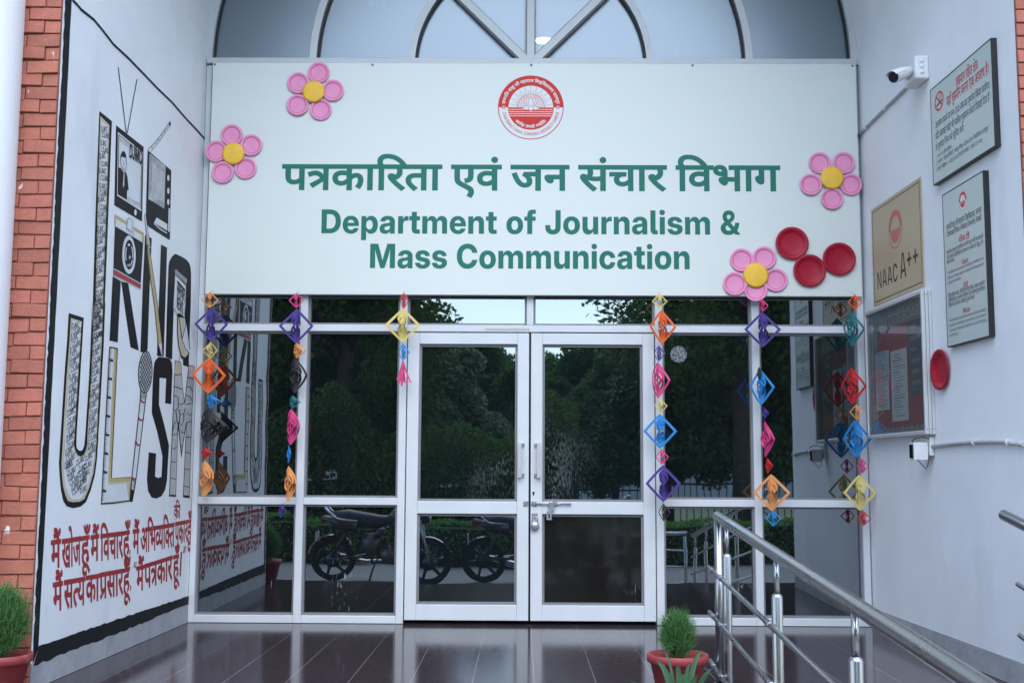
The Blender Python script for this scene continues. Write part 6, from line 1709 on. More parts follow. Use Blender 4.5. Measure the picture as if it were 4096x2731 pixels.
# N with a pen for its diagonal
pt = Paint()
pt.poly('D', [(522, 104), (592, 140), (570, 640), (548, 1300), (520, 1330), (473, 1328), (500, 560)], 'black', 0)
pt.poly('D', [(688, 203), (752, 238), (740, 620), (716, 1372), (646, 1368), (664, 860)], 'black', 0)
pt.poly('D', [(540, 258), (566, 250), (596, 480), (650, 860), (694, 1232), (656, 1246), (618, 860), (572, 560)], 'yellow', 2)
pt.line('D', [(545, 255), (575, 560), (620, 860), (656, 1244)], 5, 'black', 3)
pt.line('D', [(566, 250), (600, 480), (654, 860), (695, 1232)], 5, 'black', 3)
pt.poly('D', [(656, 1244), (695, 1230), (702, 1366), (690, 1350)], 'white', 2)
pt.line('D', [(656, 1244), (698, 1368), (696, 1230)], 5, 'black', 3)
pt.poly('D', [(528, 108), (540, 92), (556, 100), (572, 205), (545, 220), (534, 200)], 'cream', 2)
pt.line('D', [(528, 108), (545, 92), (557, 102), (574, 210), (545, 222), (528, 108)], 4, 'black', 3)
pt.poly('D', [(543, 222), (574, 210), (578, 240), (548, 258)], 'grey', 3)
pt.poly('C', [(510, 1200), (518, 1190), (526, 1196), (552, 1398), (536, 1402)], 'white', 2)
pt.line('C', [(510, 1200), (517, 1190), (526, 1196), (552, 1398), (536, 1402), (510, 1200)], 4, 'black', 3)
pt.done('painted_pen')

# A with a news pad and a reed
pt = Paint()
pt.poly('D', [(736, 1378), (750, 900), (766, 430), (776, 380), (800, 335), (835, 300), (900, 328), (955, 362), (985, 400), (998, 450), (1003, 510), (1000, 800), (985, 1200), (978, 1480), (918, 1464), (922, 1380), (935, 1000), (946, 640), (836, 524), (822, 860), (804, 1404)], 'black', 0)
pt.poly('D', [(836, 524), (946, 634), (926, 962), (816, 862)], 'white', 1)
for k in range(9):
    x = 838 + k * 13.5
    pt.line('D', [(x, 520 + k * 13), (x - 4, 470 + k * 12), (x + 6, 462 + k * 12), (x + 8, 500 + k * 13)], 4, 'white', 2)
for key, kind, a, c, h, f in (('samachar', 'D', (852, 650), (932, 745), 0.09, 18), ('NEWS', 'B', (848, 790), (916, 880), 0.085, -14)):
    q0, q1 = wl('D', *a), wl('D', *c)
    wd = text_width(kind, key)
    u_ = 622 if kind == 'D' else 727
    put_text(pt.b, kind, key, lambda x, y, k, q0=q0, q1=q1, wd=wd, h=h, u_=u_: WL.at(q0[0] + (q1[0] - q0[0]) * x / wd, q0[1] + (q1[1] - q0[1]) * x / wd + (y / u_ - 0.5) * h, 0.0040), 0, f, 2)
pt.poly('D', [(858, 930), (885, 935), (940, 975), (960, 1080), (985, 1280), (975, 1345), (945, 1385), (915, 1390), (885, 1350), (868, 1250), (858, 1120)], 'cream', 2)
pt.poly('D', [(900, 1210), (950, 1330), (985, 1320), (960, 1100), (940, 985)], 'white', 3)
for a in ([(858, 925), (856, 1120), (868, 1250), (890, 1350), (920, 1388), (950, 1380), (980, 1345)], [(862, 940), (945, 975), (962, 1100), (988, 1300)], [(868, 950), (890, 1090), (905, 1200), (945, 1300), (980, 1335)], [(940, 980), (945, 1040), (905, 1190)]):
    pt.line('D', a, 7, 'black', 4)
pt.poly('D', [(856, 930), (875, 918), (905, 940), (935, 972), (900, 965), (865, 960)], 'black', 4)
pt.poly('D', [(935, 1385), (978, 1335), (968, 1375), (945, 1398), (905, 1395), (885, 1360)], 'black', 4)
pt.line('D', [(888, 1342), (872, 1425)], 8, 'grey', 3)
pt.line('D', [(816, 862), (860, 945)], 14, 'pale_grey', 2)
pt.line('D', [(926, 962), (940, 850), (946, 640)], 5, 'grey', 2)
pt.done('painted_news_pad')

# L as a ruler
pt = Paint()
pt.poly('E', [(437, 345), (495, 357), (450, 1312), (595, 1306), (587, 1480), (375, 1500)], 'yellow', 0)
pt.poly('E', [(441, 352), (478, 360), (432, 1330), (440, 1345), (585, 1335), (582, 1476), (380, 1496)], 'cream', 1)
pt.poly('E', [(443, 356), (468, 362), (424, 1350), (434, 1362), (560, 1352), (578, 1474), (382, 1494)], 'white', 2)
pt.line('E', [(437, 345), (495, 357)], 7, 'black', 3)
pt.line('E', [(495, 357), (450, 1312), (595, 1306)], 5, 'black', 3)
pt.line('E', [(372, 1502), (470, 1496), (587, 1478)], 8, 'black', 3)
pt.line('E', [(437, 345), (408, 870), (376, 1500)], 4, 'black', 3)
for k in range(66):
    y = 352 + k * 17.2
    x = 437 - (y - 345) * 0.0528
    big = k % 8 == 5
    pt.poly('E', [(x, y - (8 if big else 2)), (x + (30 if big else 17), y + (0 if big else 3)), (x + (30 if big else 17), y + (18 if big else 7)), (x, y + (10 if big else 3))], 'black', 3)
pt.done('painted_ruler')

# I as a microphone
pt = Paint()
HD = [(702 + 53 * math.cos(a) - 6 * math.sin(a), 532 + 160 * math.sin(a)) for a in [2 * PI * k / 40 for k in range(40)]]
pt.poly('E', HD, 'black', 0)
pt.poly('E', [(702 + 46 * math.cos(a) - 6 * math.sin(a), 532 + 150 * math.sin(a)) for a in [2 * PI * k / 40 for k in range(40)]], 'pale_grey', 1)
for k in range(-8, 9):
    for sg in (1, -1):
        # crossing mesh lines clipped to the head
        q = []
        for j in range(41):
            t = -1 + 2 * j / 40
            x, y = 40 * t * 1.0, k * 36 + sg * t * 82
            if (x / 46) ** 2 + (y / 150) ** 2 < 0.98:
                q.append((702 + x - 6 * y / 150, 532 + y))
        if len(q) > 2:
            pt.line('E', q[::3] + [q[-1]] if len(q) > 6 else q, 5, 'black', 2)
pt.poly('E', [(668, 690), (708, 697), (704, 735), (666, 728)], 'grey', 0)
pt.poly('E', [(666, 728), (704, 737), (630, 1330), (600, 1325)], 'white', 0)
pt.line('E', [(668, 660), (664, 735), (600, 1325)], 6, 'black', 2)
pt.line('E', [(710, 690), (703, 737), (631, 1330)], 6, 'black', 2)
for x0_, y0_, x1_, y1_ in ((666, 735, 702, 752), (650, 868, 685, 884), (628, 1040, 662, 1068), (604, 1308, 632, 1318)):
    pt.line('E', [(x0_, y0_), ((x0_ + x1_) / 2, y1_ + 4), (x1_, y1_ - 4)], 13, 'red', 2)
pt.poly('E', [(598, 1322), (633, 1332), (622, 1410), (607, 1488), (584, 1482), (590, 1400)], 'black', 1)
pt.poly('E', [(603, 1330), (622, 1336), (614, 1400), (600, 1396)], 'pale_grey', 2)
pt.done('painted_microphone')

# S
pt = Paint()
pt.poly('E', [(778, 442), (800, 418), (842, 422), (882, 432), (898, 460), (903, 520), (893, 766), (848, 760), (857, 578), (808, 572), (803, 770), (840, 910), (877, 1070), (862, 1330), (848, 1400), (822, 1445), (785, 1463), (748, 1455), (722, 1405), (714, 1320), (728, 1122), (782, 1131), (774, 1300), (795, 1311), (822, 1303), (829, 1150), (790, 970), (750, 830), (756, 640), (762, 520), (768, 465)], 'black', 0)
pt.done('painted_letter')

# M built of hatched bars
pt = Paint()
MO = [(920, 446), (966, 455), (978, 640), (992, 742), (1022, 478), (1066, 488), (1050, 800), (1028, 1455), (980, 1450), (1003, 930), (985, 1050), (968, 1168), (955, 1040), (945, 930), (928, 1448), (877, 1445), (900, 950)]
pt.poly('E', MO, 'black', 0)
MI = [(924, 452), (962, 460), (974, 640), (992, 775), (1026, 484), (1061, 493), (1045, 800), (1023, 1440), (985, 1437), (1008, 900), (1000, 905), (968, 1120), (949, 900), (941, 900), (924, 1436), (882, 1433), (905, 950)]
pt.poly('E', MI, 'pale_grey', 1)
for pts in ([(914, 545), (935, 552), (968, 545)], [(908, 636), (950, 648), (976, 660)], [(908, 705), (942, 712)], [(905, 800), (925, 815), (945, 790), (942, 712)], [(925, 815), (935, 890), (915, 905), (898, 985), (912, 995), (938, 985), (945, 925), (935, 890)],
            [(950, 765), (970, 770), (995, 745)], [(948, 805), (958, 845), (985, 835), (992, 800)], [(958, 845), (952, 905), (965, 925), (985, 890), (985, 835)], [(895, 1090), (912, 1098), (930, 1085)], [(890, 1190), (928, 1195)], [(888, 1310), (925, 1322)],
            [(1015, 570), (1055, 580)], [(1005, 640), (1030, 640), (1050, 670)], [(1000, 700), (1030, 710), (1047, 745)], [(1000, 770), (1045, 760)], [(1010, 830), (1030, 850), (1045, 830)], [(1005, 900), (1040, 895)], [(1000, 1010), (1035, 1010)], [(998, 1120), (1030, 1130)], [(992, 1245), (1025, 1250)], [(988, 1370), (1025, 1380)], [(962, 960), (972, 985), (990, 970)]):
    pt.line('E', pts, 5.5, 'black', 3)
for k in range(60):
    # pencil hatching inside the bars
    y = 470 + k * 16
    xa = 922 - (y - 450) * 0.043
    pt.line('E', [(xa + 4, y + 26), (xa + 36, y)], 1.6, 'grey', 2)
    xb = 1026 - max(0, (y - 480)) * 0.045
    pt.line('E', [(xb + 2, y + 28), (xb + 30, y + 2)], 1.6, 'grey', 2)
for y in (1070, 1082, 1094, 1106):
    pt.line('E', [(961, y), (976, y + 2)], 3, 'black', 3)
pt.poly('E', [(1024, 484), (1061, 493), (1057, 530), (1021, 522)], 'cream', 2)
pt.poly('E', [(924, 452), (962, 460), (964, 545), (935, 552), (914, 545)], 'cream', 2)
pt.poly('E', [(964, 1120), (972, 1120), (968, 1168)], 'black', 3)
pt.poly('E', [(877, 1437), (928, 1440), (928, 1449), (877, 1446)], 'black', 3)
pt.poly('E', [(980, 1440), (1028, 1443), (1028, 1458), (980, 1453)], 'black', 3)
pt.done('painted_letter')

# red slogan in two lines; every word has its own place, height and slant
SL_B = MB()


def word(txt, x0, y0, x1, y1, h0, h1, fat=22, kind='D'):
    """headline from (x0, y0) to (x1, y1), letters h0 / h1 tall at its ends (all in the T view)"""
    A, B_ = wl('T', x0, y0), wl('T', x1, y1)
    C_, D_ = wl('T', x0, y0 + h0), wl('T', x1, y1 + h1)
    wd = text_width(kind, txt)
    u_ = 622 if kind == 'D' else 727
    def f(x, y, k):
        t = x / wd
        q = y / u_
        tx = (A[0] + (B_[0] - A[0]) * t, A[1] + (B_[1] - A[1]) * t)
        bt = (C_[0] + (D_[0] - C_[0]) * t, C_[1] + (D_[1] - C_[1]) * t)
        return WL.at(bt[0] + (tx[0] - bt[0]) * q, bt[1] + (tx[1] - bt[1]) * q, 0.0014 + 0.0002 * k)
    put_text(SL_B, kind, txt, f, 0, fat, 3)


for a in (('main', 325, 512, 442, 492, 345, 335), ('khoj', 462, 497, 694, 458, 350, 340), ('hoon', 702, 462, 802, 442, 330, 320), ('main', 822, 448, 922, 430, 320, 315),
          ('vichar', 945, 432, 1225, 396, 318, 312), ('hoon', 1228, 396, 1308, 380, 305, 300), ('main', 1352, 374, 1428, 365, 300, 295), ('abhi', 1450, 360, 1870, 290, 290, 282),
          ('pukar', 1882, 282, 2035, 252, 270, 260), ('hoon', 2032, 255, 2082, 243, 262, 255), ('ki', 1868, 68, 1944, 62, 160, 158),
          ('main', 350, 1042, 466, 1018, 350, 345), ('satya', 488, 1012, 748, 965, 345, 335), ('ka', 762, 955, 926, 928, 325, 320), ('prasar', 935, 918, 1228, 864, 315, 310), ('hoon', 1230, 868, 1310, 838, 305, 300),
          ('main', 1398, 838, 1486, 818, 300, 295), ('patrakar', 1496, 810, 1842, 700, 295, 285), ('hoon', 1856, 700, 1926, 682, 280, 275)):
    word(*a)
for pts, w_ in (([(790, 690), (796, 720), (785, 772)], 14), ([(1312, 620), (1318, 645), (1310, 680)], 11), ([(1318, 1065), (1326, 1090), (1318, 1130)], 12), ([(1372, 768), (1364, 850)], 9), ([(1392, 765), (1384, 850)], 9),
                ([(1962, 645), (1950, 800), (1944, 950)], 18), ([(1992, 575), (1998, 590), (1986, 660)], 9), ([(2010, 570), (2014, 590), (2002, 655)], 9), ([(430, 420), (438, 444)], 12), ([(1878, 236), (1876, 246)], 10)):
    lp = [wl('T', *p) for p in stroke(pts, w_)]
    SL_B.loops([lp], lambda s, z: WL.at(s, z, 0.0014))
SL_B.build('slogan', M['red_paint'], wall_left)
# a vertical trunk line: grey scuffs where posters were torn off by the slogan are left as stains of the wall paint
# ------------------------------------------------------------------ things on the right wall
M['board_face'] = mat('pale_green_board_face', (0.50, 0.56, 0.53), 0.35, var=0.03, scale=3)
M['board_edge'] = mat('black_board_edge', (0.012, 0.012, 0.014), 0.45)
M['ink'] = mat('black_print', (0.03, 0.035, 0.04), 0.5)
M['ink_red'] = mat('red_print', (0.50, 0.03, 0.035), 0.5)
M['ink_grey'] = mat('grey_print', (0.16, 0.18, 0.20), 0.5)
M['brass'] = mat('gold_plaque_face', (0.47, 0.385, 0.24), 0.46, var=0.05, scale=3, spec=0.6)
M['brass_edge'] = mat('gold_plaque_edge', (0.52, 0.43, 0.27), 0.35)
M['plaque_red'] = mat('plaque_crest_print', (0.55, 0.10, 0.075), 0.4)

ZW = {'N': (3680, 120, 340 / 833), 'V': (3740, 660, 280 / 578), 'G': (3420, 680, 360 / 973), 'K': (3420, 1140, 440 / 932), 'Y': (3420, 180, 340 / 1403), 'Q': (3300, 1100, 796 / 765)}


def wr(t_, x, y, t=0.0):
    ox, oy, k = ZW[t_]
    return WR.px(ox + x * k, oy + y * k, t)


def wbox(b, s0, s1, z0, z1, t0, t1, m=0):
    b.box((s0, z0, t0), (s1, z1, t1), m, lambda s, z, t: WR.at(s, z, t))


def board(name, label, cat, s0, s1, z0, z1, th, lip=0.006):
    o = thing(name, label, cat, WR.at((s0 + s1) / 2, z0, 0))
    b = MB()
    wbox(b, s0, s1, z0, z1, 0.0005, th - 0.002, 0)
    for q in ((s0, s0 + lip, z0, z1), (s1 - lip, s1, z0, z1), (s0 + lip, s1 - lip, z0, z0 + lip), (s0 + lip, s1 - lip, z1 - lip, z1)):
        wbox(b, *q, th - 0.0019, th + 0.0012, 0)
    b.build('board_frame', M['board_edge'], o)
    b = MB()
    wbox(b, s0 + lip, s1 - lip, z0 + lip, z1 - lip, th - 0.0019, th)
    b.build('board_face', M['board_face'], o)
    return o


class Print:
    def __init__(self, view, th, o, mats):
        self.v, self.t, self.o, self.mats = view, th, o, mats

    def line(self, parts, p0, p1, h, m=0, fat=6):
        """parts: [(kind, key)] set on one line; p0 -> p1 is the headline in view pixels, h its letter height in metres"""
        A, B_ = wr(self.v, *p0, self.t), wr(self.v, *p1, self.t)
        self.b = MB()
        ws = [text_width(k, q) * (1.0 if k == 'D' else 0.86) for k, q in parts]
        gap = 260
        tot = sum(ws) + gap * (len(ws) - 1)
        kx = (B_[0] - A[0]) / tot
        zt = (A[1] + B_[1]) / 2
        x0 = 0
        for (kind, q), wd in zip(parts, ws):
            u_ = 622 if kind == 'D' else 700
            fx_ = 1.0 if kind == 'D' else 0.86
            put_text(self.b, kind, q, lambda x, y, k: WR.at(A[0] + (x0 + x * fx_) * kx, zt - h + y * h / u_, self.t + 0.0005 + 0.0001 * k), m, fat if kind == 'D' else fat * 0.6, 2)
            x0 += wd + gap
        self.b.build('text_line', self.mats, self.o)


# no smoking board
NS = board('no_smoking_board', 'black edged board with a red no smoking symbol and Hindi text', 'sign', 1.413, 2.245, 2.690, 3.260, 0.030)
p = Print('N', 0.030, NS, [M['ink'], M['ink_red']])
p.line([('D', 'n1')], (350, 462), (565, 312), 0.048, 1, 14)
p.line([('D', 'n2')], (258, 655), (676, 345), 0.050, 1, 14)
p.line([('D', 'n3a'), ('R', '200'), ('D', 'n3b')], (150, 898), (684, 520), 0.036)
p.line([('D', 'n4')], (150, 1008), (680, 640), 0.036)
p.line([('D', 'n5')], (152, 1125), (432, 935), 0.034)
p.line([('R', '1.'), ('D', 'n6')], (160, 1228), (308, 1132), 0.020, 0, 0)
p.line([('R', '2.'), ('D', 'n7')], (160, 1285), (668, 948), 0.022, 0, 0)
p.line([('R', '3.'), ('D', 'n8a'), ('R', '9415132492'), ('D', 'n8b'), ('R', '1800-110-456')], (162, 1345), (608, 1068), 0.022, 0, 0)
b = MB()
A, B_ = wr('N', 145, 700, .03), wr('N', 232, 690, .03)
cs, r = (A[0] + B_[0]) / 2, (B_[0] - A[0]) / 2
cz = wr('N', 188, 697, .03)[1]
Fn = lambda ly: (lambda x, y: WR.at(cs + x * r, cz + y * r * 0.86, 0.0306 + ly * 0.0003))
for a in (0, PI):
    b.loops([disc_loop(0, 0, 1.0, n=24, a0=a, a1=a + PI) + disc_loop(0, 0, 0.82, n=24, a0=a, a1=a + PI)[::-1]], Fn(2), 1)
b.loops([stroke([(-0.62, -0.36), (0.66, -0.10)], 0.20)], Fn(0), 0)
b.loops([stroke([(0.1, 0.12), (0.5, 0.2), (0.42, 0.42), (0.15, 0.36), (0.05, 0.6), (0.35, 0.72)], 0.07)], Fn(0), 0)
b.loops([stroke([(-0.62, 0.62), (0.62, -0.62)], 0.17)], Fn(1), 1)
b.build('no_smoking_symbol', [M['ink'], M['crest_red']], NS)

# vision and mission board
VB = board('vision_board', 'tall black edged board printed with the vision and mission text', 'sign', 1.537, 2.088, 1.734, 2.605, 0.030)
p = Print('V', 0.030, VB, [M['ink'], M['ink_red'], M['ink_grey']])
p.line([('D', 'v1')], (95, 492), (384, 352), 0.030, 0, 4)
p.line([('R', 'Chhatrapati Shahu Ji Maharaj University, Kanpur')], (97, 545), (384, 408), 0.030, 0, 6)
p.line([('D', 'v2')], (195, 598), (284, 562), 0.030, 1, 10)
p.line([('D', 'v3')], (95, 708), (398, 575), 0.020, 0, 0)
p.line([('D', 'v4')], (97, 755), (398, 622), 0.020, 0, 0)
p.line([('D', 'v5')], (98, 792), (162, 768), 0.020, 0, 0)
p.line([('B', 'Vision')], (218, 778), (274, 760), 0.030, 1, -20)
p.line([('R', 'To enlighten and empower humanity by nurturing future')], (102, 880), (402, 752), 0.017, 2, 0)
p.line([('R', 'leaders and change agents for integrated development and')], (104, 922), (404, 796), 0.017, 2, 0)
p.line([('R', 'societal transformation.')], (104, 962), (216, 918), 0.017, 2, 0)
p.line([('D', 'v6')], (232, 972), (272, 958), 0.028, 1, 10)
p.line([('D', 'v7')], (108, 1068), (410, 955), 0.020, 0, 0)
p.line([('D', 'v8')], (110, 1108), (412, 998), 0.020, 0, 0)
p.line([('D', 'v9')], (112, 1148), (328, 1070), 0.020, 0, 0)
p.line([('B', 'Mission')], (232, 1180), (290, 1164), 0.028, 1, -20)
p.line([('R', 'To work towards sustainable excellence in global standards')], (118, 1278), (420, 1170), 0.017, 2, 0)
p.line([('R', 'of academia, technology-centric learning, robust research')], (118, 1318), (424, 1212), 0.017, 2, 0)
p.line([('R', 'ecosystem, institutional distinctiveness and harmonious')], (120, 1360), (425, 1255), 0.017, 2, 0)
p.line([('R', 'social diversity.')], (122, 1396), (194, 1372), 0.017, 2, 0)
A, B_ = wr('V', 197, 300, .03), wr('V', 260, 285, .03)
cs, r, cz = (A[0] + B_[0]) / 2, (B_[0] - A[0]) / 2, wr('V', 228, 298, .03)[1]
b = MB()
crest(b, lambda x, y, l: WR.at(cs + x * r, cz + y * r, 0.0305 + l * 0.00015), False)
b.build('crest', [M['crest_red'], M['crest_white']], VB)

# gold accreditation plaque
s0, s1, z0, z1 = 0.236, 1.156, 2.145, 2.813
NQ = thing('gold_plaque', 'gold coloured plaque reading NAAC A++ below a red crest', 'sign', WR.at((s0 + s1) / 2, z0, 0))
b = MB()
wbox(b, s0, s1, z0, z1, 0.0005, 0.006)
b.build('plaque_plate', M['brass'], NQ, bevel=0.002)
b = MB()
for q in ((s0 + .024, s0 + .030, z0 + .024, z1 - .024), (s1 - .030, s1 - .024, z0 + .024, z1 - .024), (s0 + .030, s1 - .030, z0 + .024, z0 + .030), (s0 + .030, s1 - .030, z1 - .030, z1 - .024)):
    wbox(b, *q, 0.0062, 0.0068)
for txt, pa, pb, pt_, fat in (('NAAC', (240, 1305), (468, 1205), (240, 1105), -26), ('A', (488, 1192), (560, 1155), (488, 895), -26), ('++', (555, 1050), (690, 985), (555, 850), -10)):
    A, B_, T_ = wr('G', *pa, .006), wr('G', *pb, .006), wr('G', *pt_, .006)
    wd = text_width('B', txt)
    zb = A[1]
    hh = (T_[1] - A[1]) / (727 if txt != '++' else 640)
    base = 0 if txt != '++' else 60
    put_text(b, 'B', txt, lambda x, y, k: WR.at(A[0] + (B_[0] - A[0]) * x / wd, zb + (B_[1] - A[1]) * 0.5 * 0 + (y - base) * hh, 0.0064 + 0.0001 * k), 0, fat, 3)
b.build('engraved_lettering', M['ink'], NQ)
A, B_ = wr('G', 362, 640, .006), wr('G', 508, 600, .006)
cs, r = (A[0] + B_[0]) / 2, (B_[0] - A[0]) / 2
cz = wr('G', 435, 640, .006)[1]
b = MB()
crest(b, lambda x, y, l: WR.at(cs + x * r, cz + y * r, 0.0070 + l * 0.0003), False, 0, None)
b.build('crest', M['plaque_red'], NQ)

# glass notice case
s0, s1, z0, z1 = 0.203, 1.252, 1.258, 2.109
NB = thing('notice_case', 'glass fronted aluminium notice case with papers on maroon cloth', 'notice board', WR.at((s0 + s1) / 2, z0, 0))
M['maroon'] = mat('maroon_felt', (0.30, 0.035, 0.045), 0.95, var=0.15, scale=40, bump=0.2, bscale=200)
M['case_grey'] = mat('grey_header_card', (0.22, 0.23, 0.23), 0.7, var=0.12, scale=12)
b = MB()
wbox(b, s0 + .01, s1 - .01, z0 + .01, z1 - .01, 0.0006, 0.008)
b.build('felt_back', M['maroon'], NB)
b = MB()
rail_t = ((0.001, 0.020), (0.0215, 0.040), (0.0415, 0.062))
for t0, t1 in rail_t:
    e = 0.024
    wbox(b, s0, s0 + e * .6, z0, z1, t0, t1)
    wbox(b, s1 - e, s1, z0, z1, t0, t1)
    wbox(b, s0 + e * .6, s1 - e, z0, z0 + e, t0, t1)
    wbox(b, s0 + e * .6, s1 - e, z1 - e, z1, t0, t1)
b.build('case_frame', mat('anodised_aluminium', (0.62, 0.63, 0.64), 0.35, metal=0.3, var=0.04, scale=8), NB, bevel=0.003, segs=1)
b = MB()
for t in (0.0205, 0.0407):
    wbox(b, s1 - .03, s1 - 0.002, z0 + .01, z1 - .01, t - 0.0006, t + 0.001)
for zz in (z0 + .03, z1 - .03):
    for t in (0.010, 0.030, 0.051):
        q = WR.at(s1 + 0.0006, zz, t)
        b.lathe([(0, 0.001), (0.003, 0)], lambda X, Y, h, q=q: q + WR.n * X + Vector((0, 0, Y)) + WR.s * h, 8)
b.build('gap_seal', M['dark'], NB)
b = MB()
wbox(b, s0 + .012, s1 - .022, z1 - 0.145, z1 - .022, 0.0085, 0.011)
for k in range(24):
    sa = s0 + 0.02 + k * (s1 - s0 - .05) / 24
    b.face([WR.at(sa, z0 + .02, 0.0115), WR.at(sa + 0.042, z0 + .02, 0.0115), WR.at(sa + 0.042, z0 + .052 + .016 * (k % 2), 0.0115), WR.at(sa + .02, z0 + .072 - .012 * (k % 2), 0.0115), WR.at(sa, z0 + .052 + .016 * ((k + 1) % 2), 0.0115)])
wbox(b, s0 + .012, s0 + .085, z0 + .02, z1 - .14, 0.0085, 0.0105)
b.build('grey_border', M['case_grey'], NB)
b = MB()
wd = text_width('B', 'NOTICE BOARD')
for m_, dz, ly in ((0, -0.004, 0), (1, 0.0, 1)):
    put_text(b, 'B', 'NOTICE BOARD', lambda x, y, k, dz=dz, ly=ly: WR.at(s0 + 0.15 + x / wd * 0.80 + (0.006 if ly == 0 else 0), z1 - 0.132 + y / 727 * 0.070 + dz, 0.0115 + 0.0006 * ly + 0.0001 * k), m_, 0, 2)
b.build('header_lettering', [M['ink'], mat('silver_paper_letters', (0.36, 0.37, 0.36), 0.6)], NB)
M['paper'] = mat('notice_paper', (0.62, 0.66, 0.66), 0.8, var=0.04, scale=8)
M['paper_blue'] = mat('blue_printed_notice', (0.38, 0.52, 0.58), 0.8, var=0.25, scale=9)
M['paper_dark'] = mat('dark_poster', (0.06, 0.065, 0.07), 0.7, var=0.3, scale=7)


def sheet(quad, m, lab, cat='paper', lines=0, seed=0):
    q = [wr('K', x, y, 0.012) for x, y in quad]
    sL, sR = (q[0][0] + q[3][0]) / 2, (q[1][0] + q[2][0]) / 2
    zt, zb = (q[0][1] + q[1][1]) / 2, (q[2][1] + q[3][1]) / 2
    o = thing('notice_sheet', lab, cat, WR.at((sL + sR) / 2, zb, 0.012))
    b = MB()
    wbox(b, sL, sR, zb, zt, 0.0118, 0.0130)
    b.build('sheet', M[m], o)
    r_ = random.Random(seed)
    if lines:
        b = MB()
        for k in range(lines):
            z = zt - (zt - zb) * (0.06 + 0.9 * k / lines)
            a = sL + (sR - sL) * r_.uniform(0.08, 0.25)
            c = sR - (sR - sL) * r_.uniform(0.08, 0.5)
            wbox(b, a, c, z - (zt - zb) / lines * r_.uniform(.18, .4), z, 0.0131, 0.0134)
        b.build('print', M['ink_grey'], o)


sheet([(172, 575), (290, 549), (292, 806), (176, 813)], 'paper_blue', 'blue printed notice at the upper left inside the glass case', 'notice', 9, 3)
sheet([(174, 818), (290, 810), (292, 1058), (186, 1060)], 'paper', 'plain white notice under the blue one inside the glass case', 'notice', 12, 4)
sheet([(302, 568), (440, 522), (454, 1138), (318, 1160)], 'paper', 'long white framed notice in the middle of the glass case', 'notice', 22, 5)
sheet([(448, 312), (562, 278), (580, 922), (464, 938)], 'paper_dark', 'dark poster at the right inside the glass case', 'poster', 6, 6)
b = MB()
b.face([WR.at(s, z, 0.052) for s, z in ((s0 + .01, z0 + .015), (s1 - .02, z0 + .015), (s1 - .02, z1 - .015), (s0 + .01, z1 - .015))])
b.build('case_glass', M['glass_case'], NB)

# red plate on the right wall
b = MB()
s, z = WR.px(3752, 1478, .03)
nn = (WR.n + WR.s * 0.05).normalized()
pp = WR.at(s, z, 0.004)
plate(b, pp, nn.cross(Vector((0, 0, 1))).normalized(), Vector((0, 0, 1)), nn, 0.118, dish=1.6)
tag(b.build('paper_plate', [M['crimson'], M['crimson']]), 'red paper plate stuck on the right wall beside the notice case', 'paper plate', 'red paper plates')

# bullet camera on its junction box, with the conduit that feeds it
cm = thing('security_camera', 'white bullet security camera on a junction box above the boards', 'camera', WR.at(1.22, 3.40, 0))
A = WR.px(3667, 245, 0.03)
C_ = WR.px(3700, 318, 0.03)
cs, czz = 1.24, (A[1] + C_[1]) / 2 + 0.0
b = MB()
wbox(b, cs - 0.10, cs + 0.10, czz - .072, czz + .072, 0.0006, 0.085)
b.build('junction_box', M['plastic_white'], cm, bevel=0.012, segs=3)
for dz in (-.032, .005, .036):
    b = MB()
    q = WR.at(cs + 0.1005, czz + dz, 0.045)
    b.lathe([(0, 0.007), (0.010, 0.006), (0.014, 0)], lambda X, Y, h, q=q: q + WR.n * X + Vector((0, 0, Y)) + WR.s * h, 14)
    b.build('knockout_cap', M['plastic_white'], cm)
bs, bz = WR.px(3640, 283, 0.09)
fs, fz = WR.px(3569, 314, 0.23)
pB, pF = WR.at(bs, bz, 0.09), WR.at(fs + 0.02, fz, 0.23)
pM = WR.at(cs - 0.01, czz - 0.004, 0.0855)
b = MB()
b.lathe([(0.038, 0.0), (0.034, 0.018), (0.016, 0.024)], lambda X, Y, h: pM + WR.s * X + Vector((0, 0, Y)) + WR.n * h, 20)
b.tube([pM + WR.n * 0.02, (pM + pB) / 2 + WR.n * 0.012, pB], 0.013, 12)
b.build('bracket', M['plastic_white'], cm)
b = MB()
ax = (pF - pB).normalized()
b.tube([pB, pB + ax * 0.004, pB + (pF - pB) * 0.25, pB + (pF - pB) * 0.6, pF], [0.018, 0.027, 0.033, 0.036, 0.038], 24)
b.build('camera_body', M['plastic_white'], cm)
b = MB()
b.tube([pF + ax * 0.0005, pF + ax * 0.003], [0.033, 0.031], 24)
b.build('lens_window', M['lens'], cm)
b = MB()
side = ax.cross(Vector((0, 0, 1))).normalized()
up = side.cross(ax)
for k in range(9):
    a0, a1 = PI * (0.12 + 0.76 * k / 9), PI * (0.12 + 0.76 * (k + 1) / 9)
    q = lambda a, t, r: pF + ax * t + side * math.cos(a) * r + up * math.sin(a) * r
    b.face([q(a0, -.10, .0395), q(a1, -.10, .0395), q(a1, .02, .0405), q(a0, .02, .0405)], 0, True)
    b.face([q(a0, -.10, .038), q(a0, .02, .0385), q(a1, .02, .0385), q(a1, -.10, .038)], 0, True)
    b.face([q(a0, .02, .0385), q(a0, .02, .0405), q(a1, .02, .0405), q(a1, .02, .0385)])
b.build('sun_hood', M['plastic_white'], cm)
a0 = WR.px(3431, 545, 0.012)
a1 = WR.px(3648, 326, 0.012)
cp = lambda t, off: WR.at(a0[0] + (a1[0] - a0[0]) * t, a0[1] + (a1[1] - a0[1]) * t + off, 0.0125)
